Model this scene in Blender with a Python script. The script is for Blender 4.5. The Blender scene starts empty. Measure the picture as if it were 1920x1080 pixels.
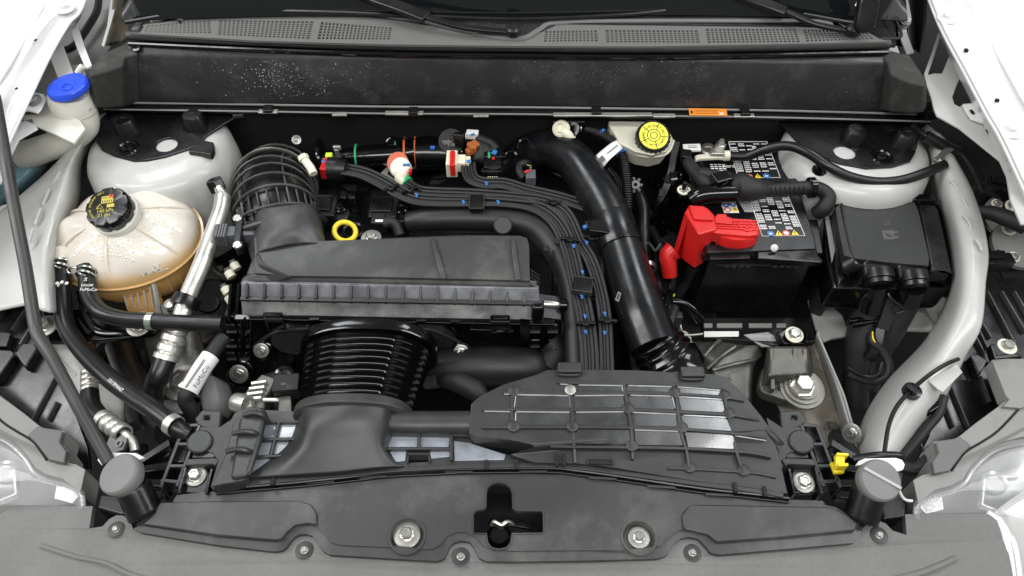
import bpy, bmesh, math, random
from mathutils import Vector, Matrix
from mathutils.geometry import tessellate_polygon
random.seed(7)
S = bpy.context.scene
C = S.collection
# ---------------------------------------------------------------- camera, world, light, exposure
CAM = Vector((0.0, -0.73, 0.93)); PITCH = math.radians(52); FPX = 1387.0
cd = bpy.data.cameras.new('camera'); cam = bpy.data.objects.new('camera', cd); C.objects.link(cam)
cam.location = CAM; cam.rotation_euler = (math.radians(90) - PITCH, 0, 0)
cd.sensor_width = 36; cd.lens = FPX / 1920 * 36; cd.clip_start = 0.02; cd.clip_end = 50
S.camera = cam
W = bpy.data.worlds.new('World'); S.world = W; W.use_nodes = True
W.node_tree.nodes['Background'].inputs[0].default_value = (1.0, 0.995, 0.98, 1)
W.node_tree.nodes['Background'].inputs[1].default_value = 0.23
S.view_settings.view_transform = 'Standard'; S.view_settings.look = 'None'
S.view_settings.gamma = 1; S.view_settings.exposure = 0.0

def area(name, loc, target, sx, sy, power, col=(1, 1, 1)):
    l = bpy.data.lights.new(name, 'AREA'); l.shape = 'RECTANGLE'; l.size = sx; l.size_y = sy
    l.energy = power; l.color = col
    o = bpy.data.objects.new(name, l); C.objects.link(o); o.location = loc
    o.rotation_euler = (Vector(target) - Vector(loc)).to_track_quat('-Z', 'Y').to_euler()
area('workshop_light_front', (0.1, -1.5, 2.3), (0, 0.1, 0), 2.4, 0.5, 46)
area('workshop_light_left', (-2.2, -0.1, 2.0), (-0.1, 0.0, 0), 0.4, 2.6, 44)
area('workshop_light_right', (2.2, -0.1, 2.0), (0.1, 0.0, 0), 0.4, 2.6, 38, (0.96, 0.98, 1.0))
area('workshop_light_rear_right', (1.30, 1.28, 2.2), (1.26, 1.18, 0.0), 0.62, 1.1, 20, (0.93, 0.97, 1.0))
area('workshop_light_rear_left', (-1.35, 1.2, 2.2), (-1.3, 1.1, 0.0), 0.9, 0.9, 26, (0.93, 0.97, 1.0))

# ---------------------------------------------------------------- helpers
_f = Vector((0, math.cos(PITCH), -math.sin(PITCH))); _u = Vector((0, math.sin(PITCH), math.cos(PITCH))); _r = Vector((1, 0, 0))
def ray(px, py): return _f * FPX + _r * (px - 960) + _u * (540 - py)
def P(px, py, z=0.0):                       # a point of the photo at height z (cm) -> world (m)
    d = ray(px, py); return CAM + d * ((z / 100 - CAM.z) / d.z)
def PV(px, py, y):                          # same, on the vertical plane y (m)
    d = ray(px, py); return CAM + d * ((y - CAM.y) / d.y)
def PX(px, py, x):
    d = ray(px, py); return CAM + d * ((x - CAM.x) / d.x)
def V3(p): return p.copy() if isinstance(p, Vector) else P(*p)
def cm(v): return v / 100.0

BASE = {}
def L_of(o): return BASE.get(o.name, Vector((0, 0, 0))) if o else Vector((0, 0, 0))
import re
def clean(n): return re.sub('^(left|right)_', '', n)
def thing(name, label, cat, loc=None, group=None, z=0):
    name = clean(name)
    o = bpy.data.objects.new(name, None); C.objects.link(o)
    o.empty_display_size = 0.02
    loc = V3(loc) if loc is not None else Vector((0, 0, 0))
    o.location = loc; BASE[o.name] = loc
    o['label'] = label; o['category'] = cat
    if group: o['group'] = group
    return o
def tag(o, label, cat, group=None):
    o['label'] = label; o['category'] = cat
    if group: o['group'] = group
    return o
def obj(name, bm, mat, parent=None, bevel=0, seg=2, smooth=True, ang=35, label=None, solid=0, sub=0, kind=None, recalc=True):
    name = clean(name)
    if recalc: bmesh.ops.recalc_face_normals(bm, faces=bm.faces)
    L = L_of(parent)
    if L.length: bmesh.ops.translate(bm, vec=-L, verts=bm.verts)
    me = bpy.data.meshes.new(name); bm.to_mesh(me); bm.free()
    if mat: me.materials.append(mat)
    if smooth:
        for p in me.polygons: p.use_smooth = True
        if not bevel: me.set_sharp_from_angle(angle=math.radians(ang))
    o = bpy.data.objects.new(name, me); C.objects.link(o)
    if parent: o.parent = parent
    BASE[o.name] = L
    if solid:
        m = o.modifiers.new('solidify', 'SOLIDIFY'); m.thickness = solid / 100; m.offset = -1
    if sub:
        m = o.modifiers.new('subsurf', 'SUBSURF'); m.levels = sub; m.render_levels = sub
    if bevel:
        m = o.modifiers.new('bevel', 'BEVEL'); m.width = bevel / 100; m.segments = seg
        m.limit_method = 'ANGLE'; m.angle_limit = math.radians(ang); m.harden_normals = True
        m.use_clamp_overlap = True
    if label: o['label'] = label
    if kind: o['kind'] = kind
    return o
def B(): return bmesh.new()
def loft(bm, rings, closed=True, cap0=True, cap1=True):
    """rings: lists of world points, same count"""
    vs = [[bm.verts.new(p) for p in r] for r in rings]
    n = len(vs[0])
    for a, b in zip(vs, vs[1:]):
        for i in range(n if closed else n - 1):
            j = (i + 1) % n
            try: bm.faces.new((a[i], a[j], b[j], b[i]))
            except ValueError: pass
    if closed and cap0 and n > 2: bm.faces.new(list(reversed(vs[0])))
    if closed and cap1 and n > 2: bm.faces.new(vs[-1])
    return vs
def poly(bm, pts, th, holes=(), d=None, merge=True):
    """flat or gently bent polygon given by world points, extruded th cm along d (default down)"""
    d = (d or Vector((0, 0, -1))).normalized() * cm(th)
    loops = [pts] + list(holes)
    flat = [p for l in loops for p in l]
    top = [bm.verts.new(p) for p in flat]; bot = [bm.verts.new(p + d) for p in flat]
    if not holes:
        n = len(pts)
        if n == 4 or True:
            tris = tessellate_polygon([pts])
        fa = []
        for t in tris:
            try: fa.append(bm.faces.new([top[i] for i in t])); bm.faces.new([bot[i] for i in reversed(t)])
            except ValueError: pass
    else:
        tris = tessellate_polygon(loops); fa = []
        for t in tris:
            try: fa.append(bm.faces.new([top[i] for i in t])); bm.faces.new([bot[i] for i in reversed(t)])
            except ValueError: pass
    k = 0
    for l in loops:
        n = len(l)
        for i in range(n):
            a, b = k + i, k + (i + 1) % n
            try: bm.faces.new((top[a], top[b], bot[b], bot[a]))
            except ValueError: pass
        k += n
    if merge: bmesh.ops.dissolve_limit(bm, angle_limit=math.radians(1.5), verts=bm.verts, edges=bm.edges)
    return bm
def px_ring(pts, z=0.0):
    return [V3(p) if (isinstance(p, Vector) or len(p) == 3) else P(p[0], p[1], z) for p in pts]
def slab(pts, z, th, holes=(), d=None):
    bm = B(); return poly(bm, px_ring(pts, z), th, [px_ring(h, z) for h in holes], d)
def taper(pts, z, h, k=1.0, dz=None):
    """block: top outline at z, lower outline h cm below, spread by k cm outward"""
    top = px_ring(pts, z); c = sum(top, Vector()) / len(top)
    bot = []
    for p in top:
        q = p - c; q.z = 0
        bot.append(p + (q.normalized() * cm(k) if q.length else q) - Vector((0, 0, cm(h))))
    bm = B(); loft(bm, [top, bot]); return bm
def cr(pts, n=6, closed=False):
    """Catmull-Rom through world points (tuples may carry extra radius)"""
    out = []; N = len(pts)
    rng = range(N if closed else N - 1)
    for i in rng:
        g = lambda k: pts[k % N] if closed else pts[max(0, min(N - 1, k))]
        p0, p1, p2, p3 = g(i - 1), g(i), g(i + 1), g(i + 2)
        for s in range(n):
            t = s / n
            out.append(0.5 * ((2 * p1) + (p2 - p0) * t + (2 * p0 - 5 * p1 + 4 * p2 - p3) * t * t + (3 * p1 - p0 - 3 * p2 + p3) * t ** 3))
    if not closed: out.append(pts[-1].copy())
    return out
def frames(path, up=Vector((0, 0, 1))):
    fr = []
    n = len(path); last = None
    for i in range(n):
        t = (path[min(i + 1, n - 1)] - path[max(i - 1, 0)])
        t = t.normalized() if t.length > 1e-9 else Vector((0, 1, 0))
        if last is None:
            s = t.cross(up)
            if s.length < 1e-3: s = t.cross(Vector((0, 1, 0)))
            s.normalize()
        else:
            s = last - t * last.dot(t); s.normalize()
        last = s; fr.append((t, s, s.cross(t).normalized()))
    return fr
def tube(pts, r, seg=14, n=6, bm=None, rf=None, flat=1.0, caps=True, rs=None, off=(0, 0), fixed_up=False):
    """tube through points (px,py,z) or world; r cm; rf(u) multiplies the radius; flat squashes the second axis"""
    bm = bm or B()
    w = [V3(p) for p in pts]; path = cr(w, n) if (n > 1 and len(w) > 2) else w
    if n > 1 and len(w) == 2: path = [w[0].lerp(w[1], i / n) for i in range(n + 1)]
    fr = frames(path)
    if fixed_up:
        f2 = []
        for (t, s, u) in fr:
            s = t.cross(Vector((0, 0, 1))); s.normalize(); f2.append((t, s, s.cross(t).normalized()))
        fr = f2
    M = len(path); rings = []
    for i, (p, (t, s, u)) in enumerate(zip(path, fr)):
        v = i / (M - 1)
        rr = cm(r)
        if rs:
            q = v * (len(rs) - 1); k = min(int(q), len(rs) - 2); rr = cm(rs[k] + (rs[k + 1] - rs[k]) * (q - k))
        if rf: rr *= rf(v)
        p = p + s * cm(off[0]) + u * cm(off[1])
        rings.append([p + s * (rr * math.cos(a)) + u * (rr * flat * math.sin(a)) for a in [2 * math.pi * j / seg for j in range(seg)]])
    loft(bm, rings, cap0=caps, cap1=caps)
    return bm
def corrugate(pts, r, depth, count, seg=16, per=4, flat=1.0, bm=None):
    """corrugated hose: ridges as real rings"""
    bm = bm or B()
    w = [V3(p) for p in pts]; path = cr(w, 12)
    ln = [0]
    for a, b in zip(path, path[1:]): ln.append(ln[-1] + (b - a).length)
    M = count * per; out = []; k = 0
    for i in range(M + 1):
        d = ln[-1] * i / M
        while k < len(ln) - 2 and ln[k + 1] < d: k += 1
        f = (d - ln[k]) / max(1e-9, ln[k + 1] - ln[k]); out.append(path[k].lerp(path[k + 1], f))
    fr = frames(out); rings = []
    for i, (p, (t, s, u)) in enumerate(zip(out, fr)):
        rr = cm(r - depth * (1 if (i % per) in (0,) else (0 if (i % per) == per // 2 else 0.35)))
        rings.append([p + s * (rr * math.cos(a)) + u * (rr * flat * math.sin(a)) for a in [2 * math.pi * j / seg for j in range(seg)]])
    loft(bm, rings); return bm
def basis(axis):
    a = axis.normalized(); x = a.cross(Vector((0, 1, 0)))
    if x.length < 1e-3: x = a.cross(Vector((1, 0, 0)))
    x.normalize(); return x, a.cross(x).normalized(), a
def lathe(c, axis, prof, seg=28, bm=None, sq=1.0, a0=0.0, caps=True):
    """prof: (radius, height) in cm, along axis from c"""
    bm = bm or B(); c = V3(c); x, y, a = basis(axis)
    rings = []
    for (r, h) in prof:
        r = max(r, 0.002)
        rings.append([c + a * cm(h) + x * (cm(r) * math.cos(t)) + y * (cm(r) * sq * math.sin(t)) for t in [a0 + 2 * math.pi * j / seg for j in range(seg)]])
    if prof[0][0] > 0.05 and prof[-1][0] > 0.05 and caps: loft(bm, rings + [rings[0]], cap0=False, cap1=False); bmesh.ops.remove_doubles(bm, verts=bm.verts, dist=1e-7)
    else: loft(bm, rings, cap0=caps, cap1=caps)
    return bm
UP = Vector((0, 0, 1))
def box(c, sx, sy, sz, rot=None, bm=None):
    """axis box centred at c (cm sizes); rot = 3x3 or z angle in degrees"""
    bm = bm or B(); c = V3(c)
    R = Matrix.Rotation(math.radians(rot), 3, 'Z') if isinstance(rot, (int, float)) else (rot or Matrix.Identity(3))
    vs = []
    for dz in (-1, 1):
        for dx, dy in ((-1, -1), (1, -1), (1, 1), (-1, 1)):
            vs.append(bm.verts.new(c + R @ Vector((dx * cm(sx) / 2, dy * cm(sy) / 2, dz * cm(sz) / 2))))
    for f in ((3, 2, 1, 0), (4, 5, 6, 7), (0, 1, 5, 4), (1, 2, 6, 5), (2, 3, 7, 6), (3, 0, 4, 7)): bm.faces.new([vs[i] for i in f])
    return bm
def frame3(xd, zd):
    z = zd.normalized(); x = (xd - z * xd.dot(z)).normalized(); y = z.cross(x)
    return Matrix((x, y, z)).transposed()
def bar(a, b, w, h, bm=None, up=UP):
    """rectangular bar between two points, w wide, h high (cm); the points are on its top line"""
    bm = bm or B(); a = V3(a); b = V3(b); t = (b - a).normalized()
    s = t.cross(up).normalized(); u = s.cross(t).normalized()
    ring = lambda p: [p + s * cm(w / 2), p - s * cm(w / 2), p - s * cm(w / 2) - u * cm(h), p + s * cm(w / 2) - u * cm(h)]
    loft(bm, [ring(a), ring(b)]); return bm
def bars(pts, w, h, bm=None, n=1):
    bm = bm or B(); w_ = [V3(p) for p in pts]
    if n > 1: w_ = cr(w_, n)
    fr = frames(w_); rings = []
    for p, (t, s, u) in zip(w_, fr):
        s = t.cross(UP).normalized()
        rings.append([p + s * cm(w / 2), p - s * cm(w / 2), p - s * cm(w / 2) - UP * cm(h), p + s * cm(w / 2) - UP * cm(h)])
    loft(bm, rings); return bm
def surf(rows, n=4, bm=None):
    """smooth sheet through a grid of (px,py,z)"""
    bm = bm or B(); g = [[V3(p) for p in r] for r in rows]
    g = [cr(r, n) for r in g]
    cols = list(zip(*g)); cols = [cr(list(c), n) for c in cols]
    rows2 = list(zip(*cols))
    loft(bm, [list(r) for r in rows2], closed=False); return bm
def circ(px, py, r, z, n=20, sq=1.0):
    """circle on the horizontal plane z; r in cm"""
    c = P(px, py, z); return [c + Vector((cm(r) * math.cos(2 * math.pi * i / n), cm(r) * sq * math.sin(2 * math.pi * i / n), 0)) for i in range(n)]
def rrect(c, xd, yd, w, h, r=0.3, n=4):
    """rounded rectangle outline, centre c, world axes xd/yd, sizes cm"""
    c = V3(c); xd = xd.normalized(); yd = yd.normalized(); out = []
    for (sx, sy, a0) in ((1, 1, 0), (-1, 1, 90), (-1, -1, 180), (1, -1, 270)):
        for i in range(n + 1):
            a = math.radians(a0 + 90 * i / n)
            out.append(c + xd * cm(sx * (w / 2 - r) + r * math.cos(a)) + yd * cm(sy * (h / 2 - r) + r * math.sin(a)))
    return out
def text(name, s, size, at, xd, nd, mat, parent, align='CENTER', ext=0.012, bold=False, yscale=1.0):
    """flat lettering: size cm, at world or px, xd reading direction, nd surface normal"""
    cu = bpy.data.curves.new('lettering', 'FONT'); cu.body = s; cu.size = cm(size); cu.extrude = cm(ext)
    cu.align_x = align; cu.align_y = 'CENTER'; cu.resolution_u = 2
    if bold: cu.offset = cm(size) * 0.02
    t = bpy.data.objects.new('tmp', cu); C.objects.link(t)
    dg = bpy.context.evaluated_depsgraph_get(); me = bpy.data.meshes.new_from_object(t.evaluated_get(dg))
    bpy.data.objects.remove(t)
    nd = nd.normalized(); x = (xd - nd * xd.dot(nd)).normalized(); y = nd.cross(x).normalized()
    R = Matrix((x, y * yscale, nd)).transposed().to_4x4(); M = Matrix.Translation(V3(at) + nd * cm(ext + 0.01)) @ R
    me.transform(M); bm = B(); bm.from_mesh(me); bpy.data.meshes.remove(me)
    return obj(name, bm, mat, parent, smooth=False, recalc=False)
def copy_tree(root, label=None, group=None, loc=None, rot=None, parent=None):
    c = root.copy(); C.objects.link(c)
    if parent is not None: c.parent = parent
    if loc is not None: c.location = loc
    if rot is not None: c.rotation_euler = rot
    if label: c['label'] = label
    if group: c['group'] = group
    for ch in list(root.children): copy_tree(ch, parent=c)
    return c

# ---------------------------------------------------------------- materials
def mat(name, col, rough=0.5, metal=0.0, spec=0.5, bump=0.0, bscale=900, var=0.0, vscale=25, dust=0.0, dcol=(0.32, 0.31, 0.29), dscale=18,
        rvar=0.0, coat=0.0, alpha=1.0, trans=0.0, sss=0.0, speck=0.0, spscale=500, ior=None, dents=0.0):
    m = bpy.data.materials.new(name); m.use_nodes = True; nt = m.node_tree; N = nt.nodes; K = nt.links
    b = N['Principled BSDF']; b.inputs['Roughness'].default_value = rough; b.inputs['Metallic'].default_value = metal
    b.inputs['Specular IOR Level'].default_value = spec; b.inputs['Coat Weight'].default_value = coat; b.inputs['Coat Roughness'].default_value = 0.08
    b.inputs['Alpha'].default_value = alpha; b.inputs['Transmission Weight'].default_value = trans
    if ior: b.inputs['IOR'].default_value = ior
    if sss: b.inputs['Subsurface Weight'].default_value = sss; b.inputs['Subsurface Radius'].default_value = (0.02, 0.015, 0.01)
    c4 = (*col, 1); b.inputs['Base Color'].default_value = c4
    tc = N.new('ShaderNodeTexCoord')
    def noise(sc, det=3, ro=0.55):
        t = N.new('ShaderNodeTexNoise'); t.inputs['Scale'].default_value = sc; t.inputs['Detail'].default_value = det; t.inputs['Roughness'].default_value = ro
        K.new(tc.outputs['Object'], t.inputs['Vector']); return t
    def ramp(src, a, bb):
        r = N.new('ShaderNodeMapRange'); r.inputs['From Min'].default_value = a; r.inputs['From Max'].default_value = bb
        K.new(src, r.inputs['Value']); return r.outputs[0]
    cur = None
    def mix(fac, c1, c2):
        x = N.new('ShaderNodeMix'); x.data_type = 'RGBA'
        K.new(fac, x.inputs[0])
        for s, v in ((6, c1), (7, c2)):
            if isinstance(v, tuple): x.inputs[s].default_value = v
            else: K.new(v, x.inputs[s])
        return x.outputs[2]
    cur = c4
    if var:
        t = noise(vscale, 4); cur = mix(ramp(t.outputs[0], 0.3, 0.7), tuple(min(1, v * (1 - var)) for v in col) + (1,), tuple(min(1, v * (1 + var)) for v in col) + (1,))
    if dust:
        t = noise(dscale, 8, 0.7); f = ramp(t.outputs[0], 0.5, 0.78)
        mm = N.new('ShaderNodeMath'); mm.operation = 'MULTIPLY'; K.new(f, mm.inputs[0]); mm.inputs[1].default_value = dust
        mm.use_clamp = True; cur = mix(mm.outputs[0], cur, (*dcol, 1))
    if speck:
        t = noise(spscale, 2, 0.5); f = ramp(t.outputs[0], 0.68, 0.72); t2 = noise(9, 3, 0.6); f2 = ramp(t2.outputs[0], 0.48, 0.7)
        mm = N.new('ShaderNodeMath'); mm.operation = 'MULTIPLY'; K.new(f, mm.inputs[0]); K.new(f2, mm.inputs[1])
        m3 = N.new('ShaderNodeMath'); m3.operation = 'MULTIPLY'; K.new(mm.outputs[0], m3.inputs[0]); m3.inputs[1].default_value = speck; m3.use_clamp = True
        cur = mix(m3.outputs[0], cur, (0.5, 0.5, 0.48, 1))
    if not isinstance(cur, tuple): K.new(cur, b.inputs['Base Color'])
    if rvar:
        t = noise(vscale * 0.7 + 6, 5, 0.6); r = N.new('ShaderNodeMapRange'); r.inputs['From Min'].default_value = 0.3; r.inputs['From Max'].default_value = 0.7
        r.inputs['To Min'].default_value = max(0.03, rough - rvar); r.inputs['To Max'].default_value = min(1, rough + rvar)
        K.new(t.outputs[0], r.inputs['Value']); K.new(r.outputs[0], b.inputs['Roughness'])
    if bump or dents:
        bp = N.new('ShaderNodeBump'); bp.inputs['Strength'].default_value = bump or dents; bp.inputs['Distance'].default_value = 0.0004 if bump else 0.002
        t = noise(bscale if bump else 40, 2, 0.5); K.new(t.outputs[0], bp.inputs['Height'])
        if bump and dents:
            b2 = N.new('ShaderNodeBump'); b2.inputs['Strength'].default_value = dents; b2.inputs['Distance'].default_value = 0.002
            t2 = noise(35, 3, 0.5); K.new(t2.outputs[0], b2.inputs['Height']); K.new(b2.outputs[0], bp.inputs['Normal'])
        K.new(bp.outputs[0], b.inputs['Normal'])
    return m
M = {}
M['matte'] = mat('matte_grey_black_plastic', (0.029, 0.029, 0.028), 0.38, bump=0.35, bscale=1500, var=0.12, vscale=14, dust=0.25, dcol=(0.12, 0.12, 0.115), rvar=0.05)
M['cover'] = mat('grained_cover_plastic', (0.041, 0.041, 0.0395), 0.38, bump=0.4, bscale=1300, var=0.16, vscale=7, dust=0.7, dcol=(0.15, 0.148, 0.14), dscale=9, rvar=0.12)
M['fascia'] = mat('grained_fascia_plastic', (0.155, 0.153, 0.146), 0.6, bump=0.4, bscale=1100, var=0.12, vscale=8, dust=0.55, dcol=(0.09, 0.09, 0.085), dscale=170, rvar=.08)
M['black'] = mat('satin_black_plastic', (0.0055, 0.0055, 0.006), 0.28, var=0.2, bump=0.12, bscale=700, rvar=0.08, dust=0.12, dcol=(0.1, 0.1, 0.1))
M['gloss'] = mat('gloss_black_plastic', (0.003, 0.003, 0.0035), 0.13, rvar=0.08, vscale=20, dents=0.12)
M['pipe'] = mat('moulded_black_pipe', (0.006, 0.0065, 0.0075), 0.24, bump=0.08, bscale=600, rvar=0.09, dents=0.1, dust=0.15, dcol=(0.08, 0.08, 0.08), dscale=30)
M['duct'] = mat('rough_cast_black_duct', (0.013, 0.013, 0.0125), 0.45, bump=0.8, bscale=500, var=0.2)
M['rubber'] = mat('black_rubber_hose', (0.007, 0.007, 0.007), 0.33, bump=0.15, bscale=900, rvar=0.08, dust=0.1, dcol=(0.1, 0.1, 0.1))
M['tape'] = mat('black_cloth_tape', (0.010, 0.010, 0.010), 0.6, bump=0.9, bscale=350, var=0.2)
M['deep'] = mat('dark_engine_plastic', (0.009, 0.009, 0.011), 0.38, var=0.3, bump=0.2, bscale=200)
M['void'] = mat('void_shade_black', (0.014, 0.014, 0.014), 0.9, var=0.3, vscale=6)  # black for sheets that stand in for shade in hollows and gaps
M['cowl'] = mat('dusty_cowl_plastic', (0.019, 0.019, 0.0195), 0.38, bump=0.12, bscale=800, dust=0.5, dcol=(0.10, 0.10, 0.095), dscale=14, speck=0.9, spscale=420, rvar=0.1)
M['dustyblack'] = mat('dust_covered_plastic', (0.030, 0.029, 0.027), 0.75, bump=0.7, bscale=500, dust=.9, dcol=(.10, .09, .075), dscale=35)
M['cowltop'] = mat('weathered_cowl_grey', (0.13, 0.128, 0.122), 0.62, bump=0.5, bscale=700, dust=0.5, dcol=(0.17, 0.165, 0.155), dscale=25)
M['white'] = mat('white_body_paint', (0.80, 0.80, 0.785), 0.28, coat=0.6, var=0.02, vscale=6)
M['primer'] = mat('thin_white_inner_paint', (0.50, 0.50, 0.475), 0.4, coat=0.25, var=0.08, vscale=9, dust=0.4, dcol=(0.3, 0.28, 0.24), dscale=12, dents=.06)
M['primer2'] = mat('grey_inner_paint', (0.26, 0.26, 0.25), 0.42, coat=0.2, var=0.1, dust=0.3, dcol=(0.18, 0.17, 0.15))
M['cream'] = mat('milky_plastic', (0.70, 0.69, 0.62), 0.38, sss=0.35, var=0.04)
M['brakeres'] = mat('cream_reservoir_plastic', (0.66, 0.64, 0.52), 0.35, sss=0.3, var=0.04)
M['alu'] = mat('cast_aluminium', (0.13, 0.126, 0.112), 0.42, metal=0.6, bump=0.9, bscale=300, var=0.4, vscale=24, dust=0.8, dcol=(0.05, 0.044, 0.035), rvar=0.08)
M['alu2'] = mat('bright_aluminium', (0.68, 0.67, 0.62), 0.36, metal=0.8, bump=0.15, bscale=200, var=0.12, rvar=0.08, dust=0.2, dcol=(0.4, 0.38, 0.33))
M['steel'] = mat('zinc_plated_steel', (0.50, 0.49, 0.45), 0.32, metal=0.9, var=0.12, bump=0.1, bscale=300, rvar=0.06)
M['washer'] = mat('zinc_washer_steel', (0.40, 0.39, 0.36), 0.42, metal=0.8, var=0.15, bump=0.2, bscale=250)
M['red'] = mat('red_plastic', (0.60, 0.016, 0.014), 0.3, bump=0.1, bscale=600, var=0.08)
M['yellow'] = mat('yellow_plastic', (0.92, 0.70, 0.03), 0.38, var=0.05)
M['yellowpr'] = mat('yellow_print', (0.85, 0.80, 0.06), 0.5)
M['blue'] = mat('blue_plastic', (0.02, 0.08, 0.70), 0.36, var=0.06)
M['bluepaint'] = mat('blue_paint_mark', (0.04, 0.18, 0.50), 0.5)
M['green'] = mat('green_plastic', (0.03, 0.36, 0.14), 0.4)
M['lime'] = mat('lime_plastic', (0.62, 0.85, 0.05), 0.4)
M['orange'] = mat('orange_rubber_seal', (0.60, 0.11, 0.03), 0.45)
M['brown'] = mat('amber_connector', (0.42, 0.12, 0.03), 0.4)
M['orlabel'] = mat('orange_label', (0.90, 0.30, 0.035), 0.45)
M['ivory'] = mat('ivory_plastic', (0.80, 0.77, 0.60), 0.4)
M['wh'] = mat('white_print', (0.80, 0.80, 0.78), 0.5)
M['ink'] = mat('black_print', (0.012, 0.012, 0.012), 0.5)
M['grey'] = mat('grey_connector_plastic', (0.10, 0.105, 0.115), 0.45)
M['stopgrey'] = mat('grey_buffer_rubber', (0.20, 0.20, 0.195), 0.75, bump=0.5, bscale=1400, var=0.06)
M['film_sheen'] = mat('water_film_sheen', (0.25, 0.27, 0.305), 0.30, var=0.35, vscale=30, rvar=0.08, spec=1.0, coat=1.0)  # pale blue-grey base paints in the reflection on the wet deck
M['glass'] = mat('windscreen_glass', (0.008, 0.009, 0.010), 0.06, spec=0.6)
M['chrome'] = mat('headlamp_reflector_silver', (0.55, 0.55, 0.54), 0.24, metal=0.75, var=.12, vscale=20, dents=0.15)
M['lens'] = mat('headlamp_clear_lens', (0.80, 0.81, 0.81), 0.05, alpha=0.13, coat=1.0)
M['lampgrey'] = mat('headlamp_housing_grey', (0.24, 0.238, 0.225), 0.5, dust=0.4, dcol=(0.14, 0.14, 0.13), dscale=40, bump=0.2, bscale=500)
M['rust'] = mat('dirty_sheet_steel', (0.30, 0.27, 0.22), 0.62, metal=0.1, var=0.4, vscale=18, dust=1.0, dcol=(0.10, 0.08, 0.055), dscale=30, bump=0.8, bscale=200)
M['braid'] = mat('braided_sleeve', (0.016, 0.016, 0.017), 0.5, bump=0.9, bscale=700, var=0.35, vscale=500)
def struct(name, bm, m, **k):
    o = obj(name, bm, m, **k); o['kind'] = 'structure'; return o
# ---------------------------------------------------------------- shared fasteners
def hexbolt(name, label, cat, r=0.7, h=0.6, wr=1.3, col='steel', wcol='washer', group=None, dome=False):
    t = thing(name, label, cat, Vector((0, 0, 0)), group)
    obj('washer', lathe(Vector((0, 0, 0)), UP, [(0, 0), (wr, 0), (wr, 0.12), (wr * 0.92, 0.17), (r * 1.1, 0.17), (0, 0.17)], 28), M[wcol], t, bevel=0)
    bm = lathe(Vector((0, 0, 0)), UP, [(0, 0.1), (r * 1.25, 0.1), (r * 1.22, 0.22), (r * 1.02, 0.3), (0, 0.3)], 24)
    obj('flange', bm, M[col], t)
    bm = lathe(Vector((0, 0, 0)), UP, [(0, 0.2), (r, 0.2), (r, 0.2 + h), (r * 0.82, 0.2 + h * 1.12), (r * .5, 0.2 + h * 1.12), (r * 0.45, 0.2 + h * 0.95), (0, 0.2 + h * 0.95)], 6)
    obj('hex_head', bm, M[col], t, smooth=False)
    return t
def place(root, at, axis=UP, spin=0.0, scale=1.0):
    q = axis.normalized().to_track_quat('Z', 'Y')
    root.location = V3(at); root.rotation_mode = 'QUATERNION'
    root.rotation_quaternion = q @ Matrix.Rotation(spin, 3, 'Z').to_quaternion(); root.scale = (scale,) * 3
def bolts(name, cat, group, specs, **k):
    """specs: (at, axis, scale, label)"""
    first = None
    for i, (at, ax, sc, lab) in enumerate(specs):
        if first is None: first = hexbolt(name, lab, cat, group=group, **k); o = first
        else: o = copy_tree(first, lab, group)
        place(o, at, ax, spin=0.4 * i, scale=sc)
    return first

# ---------------------------------------------------------------- setting
struct('ground', box(Vector((0, 0, -0.72)), 900, 900, 2), mat('pale_workshop_floor', (.62, .62, .60), .5, var=.08, vscale=3, dust=.3, dcol=(.4, .4, .38), dscale=4))
struct('gap_dark_slab', slab([Vector((-.95, -.52, 0)) , Vector((.95, -.52, 0)), Vector((1.1, -.2, 0)), Vector((1.1, 1.6, 0)), Vector((-1.1, 1.6, 0)), Vector((-1.1, -.2, 0))], 0, .5) if False else box(Vector((0, .62, -.42)), 230, 220, 1), M['void'])  # dark slab added so deep gaps stay black over the pale floor
# ---------------------------------------------------------------- front fascia and radiator cover
SEAM_L = [(167, 991), (192, 987), (205, 973), (218, 966), (232, 967), (243, 977), (250, 992), (262, 998), (410, 1022), (515, 1034), (532, 1031), (541, 1021), (549, 1008), (560, 1002), (573, 1001), (585, 1004), (594, 1016), (602, 1031), (618, 1040), (820, 1052), (834, 1047), (840, 1030), (849, 1018), (865, 1013), (881, 1016), (890, 1027), (897, 1045), (910, 1052)]
SEAM_R = [(960, 1053), (1100, 1051), (1235, 1047), (1252, 1040), (1262, 1022), (1275, 1010), (1292, 1006), (1309, 1010), (1322, 1023), (1332, 1036), (1348, 1040), (1600, 1018), (1611, 1008), (1618, 990), (1629, 979), (1645, 976), (1660, 981), (1674, 995), (1700, 1003)]
FZ = -1.2
seam = SEAM_L + SEAM_R
fascia = thing('bumper_top_panel', 'grey grained plastic panel along the bottom edge with a scalloped rear edge', 'bumper panel', (960, 1060, FZ))
out = [(20, 949), (174, 949)] + seam + [(1697, 964), (1858, 963), (1874, 975)]
rim = [(1886, 1010), (1898, 1070), (1905, 1130), (1700, 1175), (1300, 1190), (960, 1195), (600, 1190), (200, 1175), (-20, 1140), (-25, 1060), (-15, 990), (0, 965)]
bm = B(); poly(bm, px_ring(out, FZ) + px_ring(rim, FZ - 0.6), 1.0)
obj('panel_skin', bm, M['fascia'], fascia, bevel=0.25)
rw = px_ring(rim, FZ - 0.62); bm = B(); loft(bm, [rw, [p + Vector((0, -.015, -.05)) for p in rw], [p + Vector((0, .0, -.32)) for p in rw]], closed=False)
obj('bumper_front', bm, M['fascia'], fascia, solid=.3, ang=60)
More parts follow.
